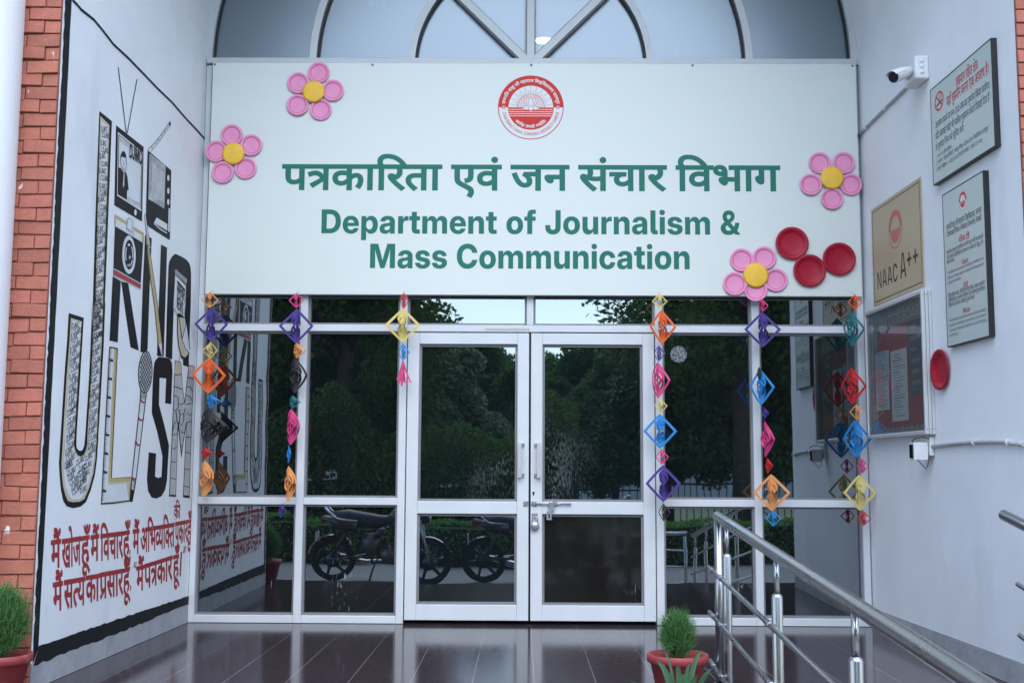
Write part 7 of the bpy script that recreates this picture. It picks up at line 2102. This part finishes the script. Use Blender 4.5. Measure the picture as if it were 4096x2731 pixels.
cdt = thing('conduit_pipe', 'grey plastic conduit rising to the bullet camera', 'conduit', WR.at(a0[0], a0[1], 0.0125), 'conduit pipes on the right wall')
b = MB()
b.tube([cp(k / 8, rnd.uniform(-.003, .003)) for k in range(9)], 0.0105, 10)
b.build('pipe', M['plastic_grey'], cdt)
for t in (0.17, 0.54, 0.94):
    b = MB()
    c = cp(t, 0)
    d = (cp(1, 0) - cp(0, 0)).normalized()
    b.tube([c - d * 0.008, c + d * 0.008], 0.0135, 12)
    b.build('clip', M['plastic_white'], cdt)

# small white unit under the notice case, with its conduit
eu = thing('wall_unit', 'small white box camera under the notice case with loose black cable', 'camera', WR.at(1.12, 1.15, 0))
k0 = wr('K', 600, 1310, 0.02)
k1 = wr('K', 645, 1425, 0.02)
cz = (k0[1] + k1[1]) / 2
b = MB()
wbox(b, k0[0] - 0.02, k1[0] + 0.01, cz - .055, cz + .055, 0.0006, 0.028)
b.build('mount_plate', M['plastic_white'], eu, bevel=0.006, segs=2)
q0 = wr('K', 455, 1405, 0.16)
q1 = wr('K', 570, 1405, 0.05)
zc = (q0[1] + q1[1]) / 2
b = MB()
sm_ = (k0[0] + k1[0]) / 2
wbox(b, sm_ - .036, sm_ + .032, zc - .052, zc + .050, 0.035, 0.118)
wbox(b, sm_ - .015, sm_ + .02, zc - .01, zc + .03, 0.0285, 0.0345)
b.build('unit_body', M['plastic_white'], eu, bevel=0.012, segs=3)
b = MB()
wbox(b, sm_ - .030, sm_ + .026, zc - .042, zc + .040, 0.1185, 0.124)
b.build('lens_window', M['lens'], eu, bevel=0.005)
b = MB()
c = WR.at(sm_ + .03, zc + .05, 0.07)
b.tube([c + WR.n * (0.055 * math.cos(a)) + Vector((0, 0, 0.03 * math.sin(a))) for a in [PI * k / 12 for k in range(13)]], 0.0028, 6)
b.build('cable', M['dark'], eu)
b = MB()
c = WR.at(sm_ + .03, zc - .05, 0.05)
b.tube([c + WR.n * 0.05, c + WR.n * .02 + Vector((0, 0, -.03)), c + Vector((0, 0, -.055)), c - WR.n * .012 + Vector((0, 0, -.03)), c - WR.n * .02 + Vector((0, 0, .02))], 0.0025, 6)
b.build('cable', M['dark'], eu)
pts = []
for x, y in ((405, 658), (440, 654), (500, 647), (570, 642), (640, 640), (700, 642), (765, 651)):
    s, z = wr('Q', x, y, 0.013)
    pts.append(WR.at(min(s, SR - .01), z, 0.013))
cdt = thing('conduit_pipe', 'grey plastic conduit running from the small box camera to the wall edge', 'conduit', pts[0], 'conduit pipes on the right wall')
b = MB()
b.tube(pts, 0.0110, 10)
b.build('pipe', M['plastic_grey'], cdt)
for k in (0, 3, 5):
    b = MB()
    d = (pts[k + 1] - pts[k]).normalized()
    b.tube([pts[k] + d * .005, pts[k] + d * .022], 0.0165, 12)
    b.build('clip', M['plastic_white'], cdt)

# ------------------------------------------------------------------ stainless steel hand rails
def ramp_z(y):
    return 0.0 if y > -2.951 else max(GZ, GZ * (-2.951 - y) / (6.5 - 2.951))


def hand_rail(label, x_at, rail_z, ys, y_end, bars=(-0.26, -0.48, -0.716), lead=0.10, first=True, start=None):
    y0 = ys[0] if start is None else start
    o = thing('hand_rail', label, 'hand rail', (x_at(y0), y0, ramp_z(y0)), 'stainless steel hand rails of the ramp')
    b = MB()
    b.tube([(x_at(y0 + 0.03), y0 + 0.03, rail_z(y0 + .03)), (x_at(y0 + .022), y0 + 0.022, rail_z(y0 + .022))], [0.021, 0.0255], 24)
    N = 12
    L = [y0 + 0.022 + (y_end - y0 - .022) * k / N for k in range(N + 1)]
    b.tube([(x_at(y), y, rail_z(y)) for y in L], 0.0255, 24, cap=True)
    b.build('top_rail', M['steel'], o)
    for d in bars:
        b = MB()
        b.tube([(x_at(y0 + lead) - 0.034, y0 + lead, rail_z(y0 + lead) + d), (x_at(y_end) - 0.034, y_end, rail_z(y_end) + d)], 0.0105, 14)
        b.tube([(x_at(y0 + lead) - 0.034, y0 + lead, rail_z(y0 + lead) + d), (x_at(y0 + lead) - 0.034, y0 + lead + 0.006, rail_z(y0 + lead) + d)], [0.0105, 0.004], 14)
        for y in ys:
            yy = y + 0.02
            b.tube([(x_at(yy) - 0.034, yy + .02, rail_z(yy + .02) + d), (x_at(yy) - 0.034, yy - .06, rail_z(yy - .06) + d)], 0.0128, 14)
        b.build('lower_bar', M['steel'], o)
    for k, y in enumerate(ys):
        b = MB()
        zr, zg, x = rail_z(y), ramp_z(y), x_at(y)
        if k == 0 and first:
            b.tube([(x, y, zg), (x, y, zr - 0.02)], 0.0215, 20)
        else:
            sh = zr - 0.150
            b.lathe([(0.0215, 0), (0.0215, sh - zg - 0.010), (0.0185, sh - zg - 0.002), (0.0118, sh - zg + 0.003)], lambda X, Y, h, x=x, y=y, zg=zg: (x + X, y + Y, zg + h), 20)
            b.tube([(x, y, sh), (x, y, zr - 0.02)], 0.0115, 14)
        b.lathe([(0.045, 0.001), (0.045, 0.006), (0.024, 0.016)], lambda X, Y, h, x=x, y=y, zg=zg: (x + X, y + Y, zg + h), 20)
        b.build('post', M['steel'], o)
    return o


hand_rail('long stainless steel hand rail running from the porch towards the viewer', lambda y: 0.974, lambda y: 0.815 + 0.067 * (y + 2.2), [-2.205, -2.43, -3.51, -4.55, -5.60, -6.35], -6.4)
hand_rail('stainless steel hand rail at the right edge, beside the brick pier', lambda y: 2.225 + (y + 2.6) * 0.03, lambda y: 0.846 + 0.155 * (y + 2.6), [-2.98, -3.9, -4.8, -5.6, -6.3], -6.4, lead=-0.19, start=-2.62)
o = thing('hand_rail', 'low stainless steel rail across the foot of the ramp', 'hand rail', (1.2, -6.7, GZ), 'stainless steel hand rails of the ramp')
b = MB()
b.tube([(1.2, -6.7, .27), (2.08, -6.7, .27)], 0.0255, 16)
b.build('top_rail', M['steel'], o)
for z in (0.05, -.15, -.36):
    b = MB()
    b.tube([(1.2, -6.73, z), (2.08, -6.73, z)], 0.0105, 10)
    b.build('lower_bar', M['steel'], o)
for x in (1.22, 1.65, 2.05):
    b = MB()
    b.tube([(x, -6.7, GZ), (x, -6.7, .25)], 0.022, 14)
    b.build('post', M['steel'], o)

# ------------------------------------------------------------------ potted plants
M['terracotta'] = mat('red_plastic_pot', (0.27, 0.036, 0.038), 0.5, var=0.16, scale=9, bump=0.1, bscale=40, streak=((0.36, 0.17, 0.13), (20, 20, 14), 0.60, 0.78))
M['soil'] = mat('dry_soil', (0.16, 0.12, 0.09), 0.95, var=0.3, scale=60, bump=0.6, bscale=120)


def leaf_mat(name, col, var=0.3, scale=30, rough=0.55, trans=0.25):
    m = mat(name, col, rough, var=var, scale=scale, spec=0.3)
    n, l = m.node_tree.nodes, m.node_tree.links
    t = n.new('ShaderNodeBsdfTranslucent')
    t.inputs['Color'].default_value = (col[0] * 1.3, col[1] * 1.5, col[2], 1)
    mx = n.new('ShaderNodeMixShader')
    mx.inputs['Fac'].default_value = trans
    l.new(n['Principled BSDF'].outputs[0], mx.inputs[1])
    l.new(t.outputs[0], mx.inputs[2])
    l.new(mx.outputs[0], n['Material Output'].inputs['Surface'])
    return m


M['needle'] = leaf_mat('fine_green_foliage', (0.075, 0.175, 0.055), 0.35, 25)
M['strap'] = leaf_mat('grey_green_strap_leaf', (0.07, 0.16, 0.085), 0.2, 8)


def pot(b, x, y, z0, rt=0.125, rr=0.140, rb=0.086, h=0.21, lip=0.04):
    f = lambda X, Y, H: (x + X, y + Y, z0 + H)
    b.lathe([(0, 0.001), (rb, 0.001), (rb + 0.003, 0.006), (rt, h - lip - 0.004), (rr - 0.006, h - lip), (rr, h - lip + 0.006), (rr + 0.001, h - 0.005), (rr - 0.004, h), (rr - 0.013, h - 0.002), (rt - 0.012, h - 0.03)], f, 48)


def kochia(name, label, x, y, z0, rx, zc, rz, n, seed, h=0.21):
    r_ = random.Random(seed)
    o = thing(name, label, 'potted plant', (x, y, z0), 'potted plants on the porch')
    b = MB()
    pot(b, x, y, z0)
    b.build('pot', M['terracotta'], o)
    b = MB()
    b.lathe([(0, h - 0.022), (0.07, h - 0.026), (0.118, h - 0.032)], lambda X, Y, H: (x + X, y + Y, z0 + H), 24)
    b.build('soil', M['soil'], o)
    b = MB()
    for k in range(n):
        # a needle arching out of the bush
        a = r_.uniform(0, 2 * PI)
        el = r_.uniform(-0.9, 1.45)
        rr = r_.random() ** 0.45 * r_.choice((1.0, 1.0, 0.95, 1.2))
        tip = Vector((math.cos(a) * math.cos(el) * rx * rr, math.sin(a) * math.cos(el) * rx * rr, zc + math.sin(el) * rz * rr))
        if tip.z < h + 0.01:
            tip.z = h + r_.uniform(0.0, 0.05)
            tip.x *= 0.7
            tip.y *= 0.7
        ln = r_.uniform(0.05, 0.10)
        d = (tip - Vector((0, 0, h + 0.02))).normalized() + Vector((r_.uniform(-.45, .45), r_.uniform(-.45, .45), r_.uniform(-0.1, .5)))
        d.normalize()
        base = tip - d * ln
        droop = Vector((r_.uniform(-.02, .02), r_.uniform(-.02, .02), -r_.uniform(0.0, 0.035)))
        wd = r_.uniform(0.0008, 0.0017)
        sdv = d.cross(Vector((r_.uniform(-1, 1), r_.uniform(-1, 1), r_.uniform(-1, 1)))).normalized() * wd
        p0, p1, p2 = base, base + d * ln * 0.55, tip + droop
        for q0, q1, w0, w1 in ((p0, p1, 1, .9), (p1, p2, .9, .25)):
            b.face([Vector((x, y, z0)) + q for q in (q0 - sdv * w0, q0 + sdv * w0, q1 + sdv * w1, q1 - sdv * w1)])
    b.build('foliage', M['needle'], o)
    b = MB()
    for k in range(16):
        a = r_.uniform(0, 2 * PI)
        q = r_.uniform(0.01, 0.035)
        b.tube([(x + q * math.cos(a), y + q * math.sin(a), z0 + h - 0.03), (x + 1.5 * q * math.cos(a), y + 1.5 * q * math.sin(a), z0 + h + 0.05), (x + 2.2 * q * math.cos(a), y + 2.2 * q * math.sin(a), z0 + zc)], 0.0022, 5)
    b.build('stem', mat('green_plant_stem', (0.10, 0.16, 0.06), 0.7), o)


kochia('potted_plant', 'small round feathery plant in a red pot right of the doors', 0.718, -2.57, 0.0, 0.098, 0.315, 0.110, 3600, 3)
kochia('potted_plant', 'taller feathery plant in a red pot before the left brick pier', -2.345, -2.70, 0.0, 0.135, 0.375, 0.155, 5600, 4)
sp = thing('strap_leaf_plant', 'strap leaved plant in the foreground below the red pot', 'potted plant', (0.66, -3.11, -0.19), 'potted plants on the porch')
b = MB()
pot(b, 0.66, -3.11, -0.19, 0.10, 0.112, 0.07, 0.17, 0.03)
b.build('pot', M['terracotta'], sp)
b = MB()
r_ = random.Random(8)
for tx, ty, tz, wd in ((-0.235, 0.02, 0.19, .010), (-0.115, -.02, 0.275, .014), (-0.055, .03, 0.225, .013), (-0.02, -.03, 0.262, .013), (0.04, .02, 0.262, .010), (0.10, .05, 0.31, .013), (0.145, -.04, 0.235, .012), (-0.07, .05, 0.31, .006), (0.02, .06, 0.21, .012), (0.07, -.05, .225, .014), (0.16, 0.04, .245, .010)):
    p0 = Vector((0.66 + tx * 0.12, -3.11 + ty * 0.2, -0.03))
    p2 = Vector((0.66 + tx, -3.11 + ty, tz - 0.01))
    p1 = Vector((0.66 + tx * 0.45, -3.11 + ty * 0.5, tz - 0.02 + 0.03 * r_.random()))
    prev = None
    for k in range(11):
        t = k / 10
        q = p0 * (1 - t) ** 2 + p1 * 2 * t * (1 - t) + p2 * t * t
        w_ = wd * (math.sin(PI * min(1, 0.25 + 0.75 * t)) ** 0.7 if t < 1 else 0.02)
        nx = Vector((w_, 0.3 * w_, 0))
        cur = (q - nx, q + Vector((0, 0.003, -0.002)), q + nx)
        if prev:
            b.face([prev[0], prev[1], cur[1], cur[0]], 0, True)
            b.face([prev[1], prev[2], cur[2], cur[1]], 0, True)
        prev = cur
b.build('leaves', M['strap'], sp)
# ------------------------------------------------------------------ what stands behind the viewer and shows in the glass
M['leaf_dark'] = leaf_mat('broad_tree_foliage', (0.105, 0.175, 0.05), 0.45, 0.9, 0.6, 0.2)
M['leaf_mid'] = leaf_mat('lighter_tree_foliage', (0.10, 0.19, 0.06), 0.45, 0.9, 0.6, 0.2)
M['bark'] = mat('grey_brown_bark', (0.10, 0.08, 0.065), 0.9, var=0.3, scale=6, bump=0.5, bscale=20)
M['hedge'] = leaf_mat('clipped_hedge_foliage', (0.12, 0.26, 0.06), 0.4, 4, 0.6, 0.2)


def crown_mesh(seed, rx, rz, zc, n, leaf):
    r_ = random.Random(seed)
    b = MB()
    blobs = []
    for k in range(34):
        a, el = r_.uniform(0, 2 * PI), r_.uniform(-0.7, 1.4)
        q = r_.uniform(0.35, 0.95)
        blobs.append((Vector((math.cos(a) * math.cos(el) * rx * q, math.sin(a) * math.cos(el) * rx * q, zc + math.sin(el) * rz * q)), r_.uniform(0.22, 0.42) * rx))
    for k in range(n):
        c, rr = r_.choice(blobs)
        d = Vector((r_.gauss(0, 1), r_.gauss(0, 1), r_.gauss(0, 1))).normalized()
        p = c + d * rr * r_.random() ** 0.4
        u = Vector((r_.gauss(0, 1), r_.gauss(0, 1), r_.gauss(0, 1))).normalized()
        v = u.orthogonal().normalized()
        s = leaf * r_.uniform(0.6, 1.3)
        b.face([p - u * s, p + v * s * .5, p + u * s, p - v * s * .5])
    return b


def tree_proto(seed, h, rx, trunk_r, leafm, label):
    o = thing('leafy_tree', label, 'tree', (0, 0, 0), 'trees across the forecourt reflected in the glass')
    rz = h * (0.42 if h > 8 else 0.46)
    zc = h - rz
    crown_mesh(seed, rx, rz, zc, 26000, 0.105).build('crown', M[leafm], o)
    r_ = random.Random(seed + 50)
    b = MB()
    b.tube([(0, 0, -0.3), (r_.uniform(-.1, .1), r_.uniform(-.1, .1), h * .2), (r_.uniform(-.2, .2), 0, h * 0.42), (0, 0, h * .75)], [trunk_r * 1.25, trunk_r, trunk_r * .8, trunk_r * .3], 10)
    for k in range(6):
        a = 2 * PI * k / 6 + r_.uniform(-.4, .4)
        z = h * r_.uniform(.32, .5)
        b.tube([(0, 0, z), (math.cos(a) * rx * .3, math.sin(a) * rx * .3, z + h * .12), (math.cos(a) * rx * .7, math.sin(a) * rx * .7, z + h * .24)], [trunk_r * .45, trunk_r * .3, trunk_r * .1], 7)
    b.build('trunk', M['bark'], o)
    return o


def copy_tree(o, loc, rz, sc_, label):
    c = o.copy()
    COL.objects.link(c)
    c.location = loc
    c.rotation_euler = (0, 0, rz)
    c.scale = (sc_, sc_, sc_)
    c['label'] = label
    for ch in o.children:
        k = ch.copy()
        COL.objects.link(k)
        k.parent = c
    return c


TL_ = 'leafy tree across the forecourt, seen only as a reflection in the dark glass'
protos = [tree_proto(1, 9.6, 3.1, 0.24, 'leaf_dark', TL_), tree_proto(2, 10.2, 3.4, 0.28, 'leaf_dark', TL_), tree_proto(3, 6.2, 2.2, 0.16, 'leaf_mid', TL_)]
spots = [(0, -4.5, -21.5, .3, 1.0), (1, -8.0, -22.5, 1.2, 1.0), (0, -5.2, -27, 2.2, 1.05), (1, 5.5, -21.0, .5, 1.0), (0, 9.0, -23.5, 2.9, 1.05), (1, 7.0, -28, 4.0, 1.0),
         (2, 0.2, -29, .2, .86), (2, -1.7, -30.5, 1.0, .98), (2, 2.3, -31, 2.0, .97), (2, 1.0, -34, 3.2, .97), (2, -.9, -33, 3.2, .95), (2, -3.4, -26, .4, 1.0), (2, -5.6, -24, 1.4, .95), (2, -7.4, -26, 2.4, 1.05), (2, -9.6, -24, 3.4, 1.0), (2, 4.1, -25.5, 4.4, .95), (2, 6.0, -24, 5.4, 1.0), (2, 8.2, -26, .9, 1.0), (2, 10.5, -25, 1.9, 1.0), (0, -13, -24, 5.0, 1.1), (1, 14, -25, 3.6, 1.0), (1, -18, -27, .7, 1.1), (0, 19.5, -28, 1.9, 1.15), (2, -2.6, -25, 4.4, .9), (2, 3.2, -26, 2.6, .85),
         (0, -24, -30, 1.9, 1.2), (1, 26, -30, 2.5, 1.2)]
first = set()
for pk, x, y, rz, s in spots:
    if pk not in first:
        o = protos[pk]
        o.location = (x, y, GZ)
        o.rotation_euler = (0, 0, rz)
        o.scale = (s, s, s)
        first.add(pk)
    else:
        copy_tree(protos[pk], (x, y, GZ), rz, s, TL_)

# hedges: a low clipped one behind the motorcycles, a tall ragged one between the trees
def hedge_row(label, x0, x1, yc, dep, top_h, n, leafs, mname, seed):
    r_ = random.Random(seed)
    hd = thing('hedge', label, 'hedge', ((x0 + x1) / 2, yc, GZ))
    b = MB()
    for k in range(n):
        x = r_.uniform(x0, x1)
        f = r_.random()
        top = top_h * (1 + (0.05 if top_h < 1 else 0.3) * math.sin(x * 1.7) * math.sin(x * .6 + 1) + 0.04 * math.sin(x * 4.1))
        if f < 0.5:
            p = Vector((x, yc + dep * (.5 + r_.uniform(-.1, .1)), GZ + top * r_.random()))
        else:
            p = Vector((x, yc + r_.uniform(-.55, .55) * dep, GZ + top + r_.uniform(-.05, .05) * top_h * (1 if top_h < 1 else 4)))
        u = Vector((r_.gauss(0, 1), r_.gauss(0, 1), r_.gauss(0, 1))).normalized()
        v = u.orthogonal().normalized()
        s = leafs * r_.uniform(0.6, 1.4)
        b.face([p - u * s, p + v * s * .6, p + u * s, p - v * s * .6])
    b.build('foliage', M[mname], hd)
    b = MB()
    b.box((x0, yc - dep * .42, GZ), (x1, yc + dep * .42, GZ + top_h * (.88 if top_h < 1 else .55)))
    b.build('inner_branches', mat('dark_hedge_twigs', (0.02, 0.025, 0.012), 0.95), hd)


hedge_row('low clipped hedge behind the motorcycles, reflected in the lower panes', -11, 11, -12.6, 0.7, 0.74, 15000, 0.032, 'hedge', 21)
hedge_row('tall ragged hedge between the trees, reflected left of the right door', -15, 1.6, -19.2, 1.6, 2.4, 34000, 0.055, 'leaf_dark', 22)


# iron fence and pale building beyond
fc = thing('iron_fence', 'dark iron bar fence beyond the trees, seen as a reflection', 'fence', (0, -17, GZ))
b = MB()
for k in range(70):
    x = 0.2 + k * 0.15
    b.box((x, -17.01, GZ), (x + .018, -16.99, GZ + 1.5))
b.build('bars', M['board_edge'], fc)
b = MB()
for z in (0.25, 1.3):
    b.box((0.2, -17.03, GZ + z), (10.6, -17.011, GZ + z + .04))
b.build('rails', M['board_edge'], fc)
pb_ = thing('pale_building', 'pale two storey building behind the trees, seen as a reflection', 'building', (0, -52, GZ))
b = MB()
b.box((-22, -58, GZ), (22, -52, 5.6))
b.build('wall', mat('pale_render', (0.66, 0.68, 0.70), 0.8, var=0.04, scale=.4), pb_)
for k in range(11):
    for z in (0.6, 3.4):
        b = MB()
        x = -20 + k * 3.9
        b.box((x, -52.02, z), (x + 1.6, -51.98, z + 1.3), 0)
        f = b.build('window', M['bead'], pb_)
        b = MB()
        b.box((x + .08, -51.979, z + .08), (x + 1.52, -51.97, z + 1.22), 0)
        b.build('window_glass', M['lens'], f)

# ------------------------------------------------------------------ motorcycles
M['bike_black'] = mat('black_motorcycle_enamel', (0.012, 0.012, 0.014), 0.18, spec=0.6, coat=0.5)
M['bike_grey'] = mat('dark_grey_tank_panel', (0.09, 0.095, 0.10), 0.25, coat=0.4)
M['seat_vinyl'] = mat('navy_seat_vinyl', (0.03, 0.036, 0.05), 0.42, bump=0.1, bscale=90)
M['tyre'] = mat('black_tyre_rubber', (0.018, 0.018, 0.018), 0.8)
M['engine'] = mat('cast_engine_metal', (0.16, 0.16, 0.16), 0.4, metal=0.8)
M['tail_red'] = mat('red_tail_lens', (0.30, 0.01, 0.01), 0.2)
M['orange_lens'] = mat('orange_indicator_lens', (0.6, 0.14, 0.01), 0.2)


def motorcycle(label, px_, py_, rot):
    o = thing('motorcycle', label, 'motorcycle', (px_, py_, GZ), 'motorcycles parked across the forecourt')
    ca, sa = math.cos(rot), math.sin(rot)
    S_ = 1.1
    W_ = lambda x, y, z: (px_ + S_ * (x * ca - y * sa), py_ + S_ * (x * sa + y * ca), GZ + S_ * z)
    V_ = lambda x, y, z: Vector(W_(x, y, z))
    for wx in (-0.64, 0.64):
        b = MB()
        b.lathe([(0.235, -.04), (0.265, -.048), (0.292, -.038), (0.300, 0), (0.292, .038), (0.265, .048), (0.235, .04), (0.235, -.04)], lambda X, Y, h, wx=wx: W_(wx + X, h, 0.30 + Y), 36)
        wh = b.build('wheel', M['tyre'], o)
        b = MB()
        b.lathe([(0.215, -.03), (0.236, -.034), (0.236, .034), (0.215, .03), (0.215, -.03)], lambda X, Y, h, wx=wx: W_(wx + X, h, 0.30 + Y), 32)
        b.lathe([(0.0, -.06), (0.11, -.05), (0.11, .05), (0.0, .06)], lambda X, Y, h, wx=wx: W_(wx + X, h, 0.30 + Y), 16)
        for k in range(6):
            a = 2 * PI * k / 6
            b.tube([V_(wx + .05 * math.cos(a), 0, .30 + .05 * math.sin(a)), V_(wx + .22 * math.cos(a + .2), 0, .30 + .22 * math.sin(a + .2))], [0.034, 0.022], 6)
        b.build('rim', M['bike_black'], wh)
    for wx, a0, a1 in ((0.64, 0.25, 2.4), (-0.64, 0.9, 2.9)):
        b = MB()
        for k in range(12):
            q0, q1 = a0 + (a1 - a0) * k / 12, a0 + (a1 - a0) * (k + 1) / 12
            f = lambda a, y: W_(wx + .335 * math.cos(a), y, .30 + .335 * math.sin(a) - .02 * abs(y) / .06)
            for y0_, y1_ in ((-.065, -.03), (-.03, .03), (.03, .065)):
                b.face([f(q0, y0_), f(q1, y0_), f(q1, y1_), f(q0, y1_)], 0, True)
        b.build('mudguard', M['bike_black'], o)
    b = MB()
    b.tube([V_(0.12, 0, .80), V_(.22, 0, .86), V_(.38, 0, .87), V_(.47, 0, .80)], [0.08, 0.135, 0.13, 0.06], 16)
    b.build('fuel_tank', M['bike_grey'], o)
    b = MB()
    b.tube([V_(.16, 0, .80), V_(0, 0, .775), V_(-.22, 0, .79), V_(-.45, 0, .835), V_(-.66, 0, .86)], [0.07, .10, .12, .12, .06], 14)
    b.build('seat', M['seat_vinyl'], o)
    b = MB()
    b.tube([V_(-.30, .1, .72), V_(-.55, .1, .76), V_(-.78, .08, .84)], [.10, .09, .03], 10)
    b.tube([V_(-.30, -.1, .72), V_(-.55, -.1, .76), V_(-.78, -.08, .84)], [.06, .07, .03], 10)
    b.tube([V_(-.05, .11, .62), V_(.1, .11, .66)], [.09, .07], 10)
    b.tube([V_(-.05, -.11, .62), V_(.1, -.11, .66)], [.09, .07], 10)
    b.build('side_panel', M['bike_black'], o)
    b = MB()
    for sy in (-1, 1):
        b.tube([V_(-.38, sy * .13, .76), V_(-.55, sy * .135, .80), V_(-.68, sy * .12, .90), V_(-.74, sy * .09, .97)], 0.016, 8)
    b.tube([V_(-.74, -.09, .97), V_(-.74, .09, .97)], .016, 8)
    b.build('grab_rail', M['chrome'], o)
    b = MB()
    b.box((-.80, -.07, .76), (-.74, .07, .84), 0, W_)
    b.build('tail_light', M['tail_red'], o)
    b = MB()
    b.box((-.855, -.10, .52), (-.845, .10, .66), 0, W_)
    b.build('number_plate', M['plastic_white'], o)
    b = MB()
    b.tube([V_(.02, 0, .36), V_(.22, 0, .36)], .13, 14)
    b.tube([V_(.20, 0, .40), V_(.30, 0, .62)], [.12, .10], 12)
    b.tube([V_(-.14, 0, .38), V_(-.12, 0, .62)], [.15, .14], 12)
    b.tube([V_(.36, -.2, .28), V_(.42, -.2, .5), V_(.42, .2, .5), V_(.36, .2, .28)], .014, 6)
    for k in range(6):
        b.box((.20 + k * .012, -.10, .47 + k * .024), (.36 + k * .012, .10, .478 + k * .024), 0, W_)
    b.build('engine', M['engine'], o)
    b = MB()
    b.tube([V_(.47, 0, .82), V_(.28, 0, .24), V_(-.1, 0, .24), V_(-.18, 0, .60)], .024, 8)
    b.tube([V_(.47, 0, .86), V_(-.2, 0, .70), V_(-.62, 0, .74)], .024, 8)
    for sy in (-1, 1):
        b.tube([V_(-.10, sy * .1, .36), V_(-.64, sy * .1, .30)], .022, 8)
        b.tube([V_(-.44, sy * .12, .70), V_(-.62, sy * .12, .34)], .026, 10)
    b.tube([V_(-.02, .14, .30), V_(-.10, .22, .02)], .013, 6)
    b.build('frame', M['bike_black'], o)
    b = MB()
    b.tube([V_(.30, -.12, .40), V_(.20, -.15, .24), V_(-.2, -.15, .25), V_(-.75, -.16, .36)], [.022, .024, .045, .042], 12)
    b.build('exhaust', M['chrome'], o)
    b = MB()
    for sy in (-1, 1):
        b.tube([V_(.50, sy * .09, .92), V_(.64, sy * .09, .30)], [.020, .026], 10)
        b.tube([V_(.48, 0, .97), V_(.46, sy * .2, 1.01), V_(.38, sy * .34, 1.00)], .013, 8)
        b.tube([V_(.44, sy * .22, 1.01), V_(.43, sy * .28, 1.15)], .006, 6)
        b.lathe([(0, .006), (.035, .005), (.045, 0), (0, -.008)], lambda X, Y, h, sy=sy: W_(.43 - h, sy * .28 + X, 1.18 + Y * .7), 14)
    b.build('fork_and_handlebar', M['chrome'], o)
    b = MB()
    b.lathe([(0, .06), (.06, .05), (.095, .0), (.09, -.05), (.05, -.09), (0, -.1)], lambda X, Y, h: W_(.60 + h, X, .86 + Y), 20)
    b.box((.52, -.12, .93), (.60, .12, 1.04), 0, W_)
    b.build('headlight_cowl', M['bike_black'], o)
    b = MB()
    b.lathe([(0, .072), (.06, .062), (.075, .045)], lambda X, Y, h: W_(.605 + h, X, .86 + Y), 20)
    b.build('headlight', M['chrome'], o)
    for sy in (-1, 1):
        b = MB()
        b.lathe([(0, .03), (.025, .015), (.025, -.015), (0, -.03)], lambda X, Y, h, sy=sy: W_(.52 + h, sy * .16 + X, .80 + Y), 12)
        b.build('indicator', M['orange_lens'], o)
    return o


motorcycle('dark motorcycle with a number plate, reflected in the pane left of the doors', -2.05, -9.0, 0.03)
motorcycle('second dark motorcycle, reflected in the lower glass of the left door', 0.14, -9.3, -0.02)
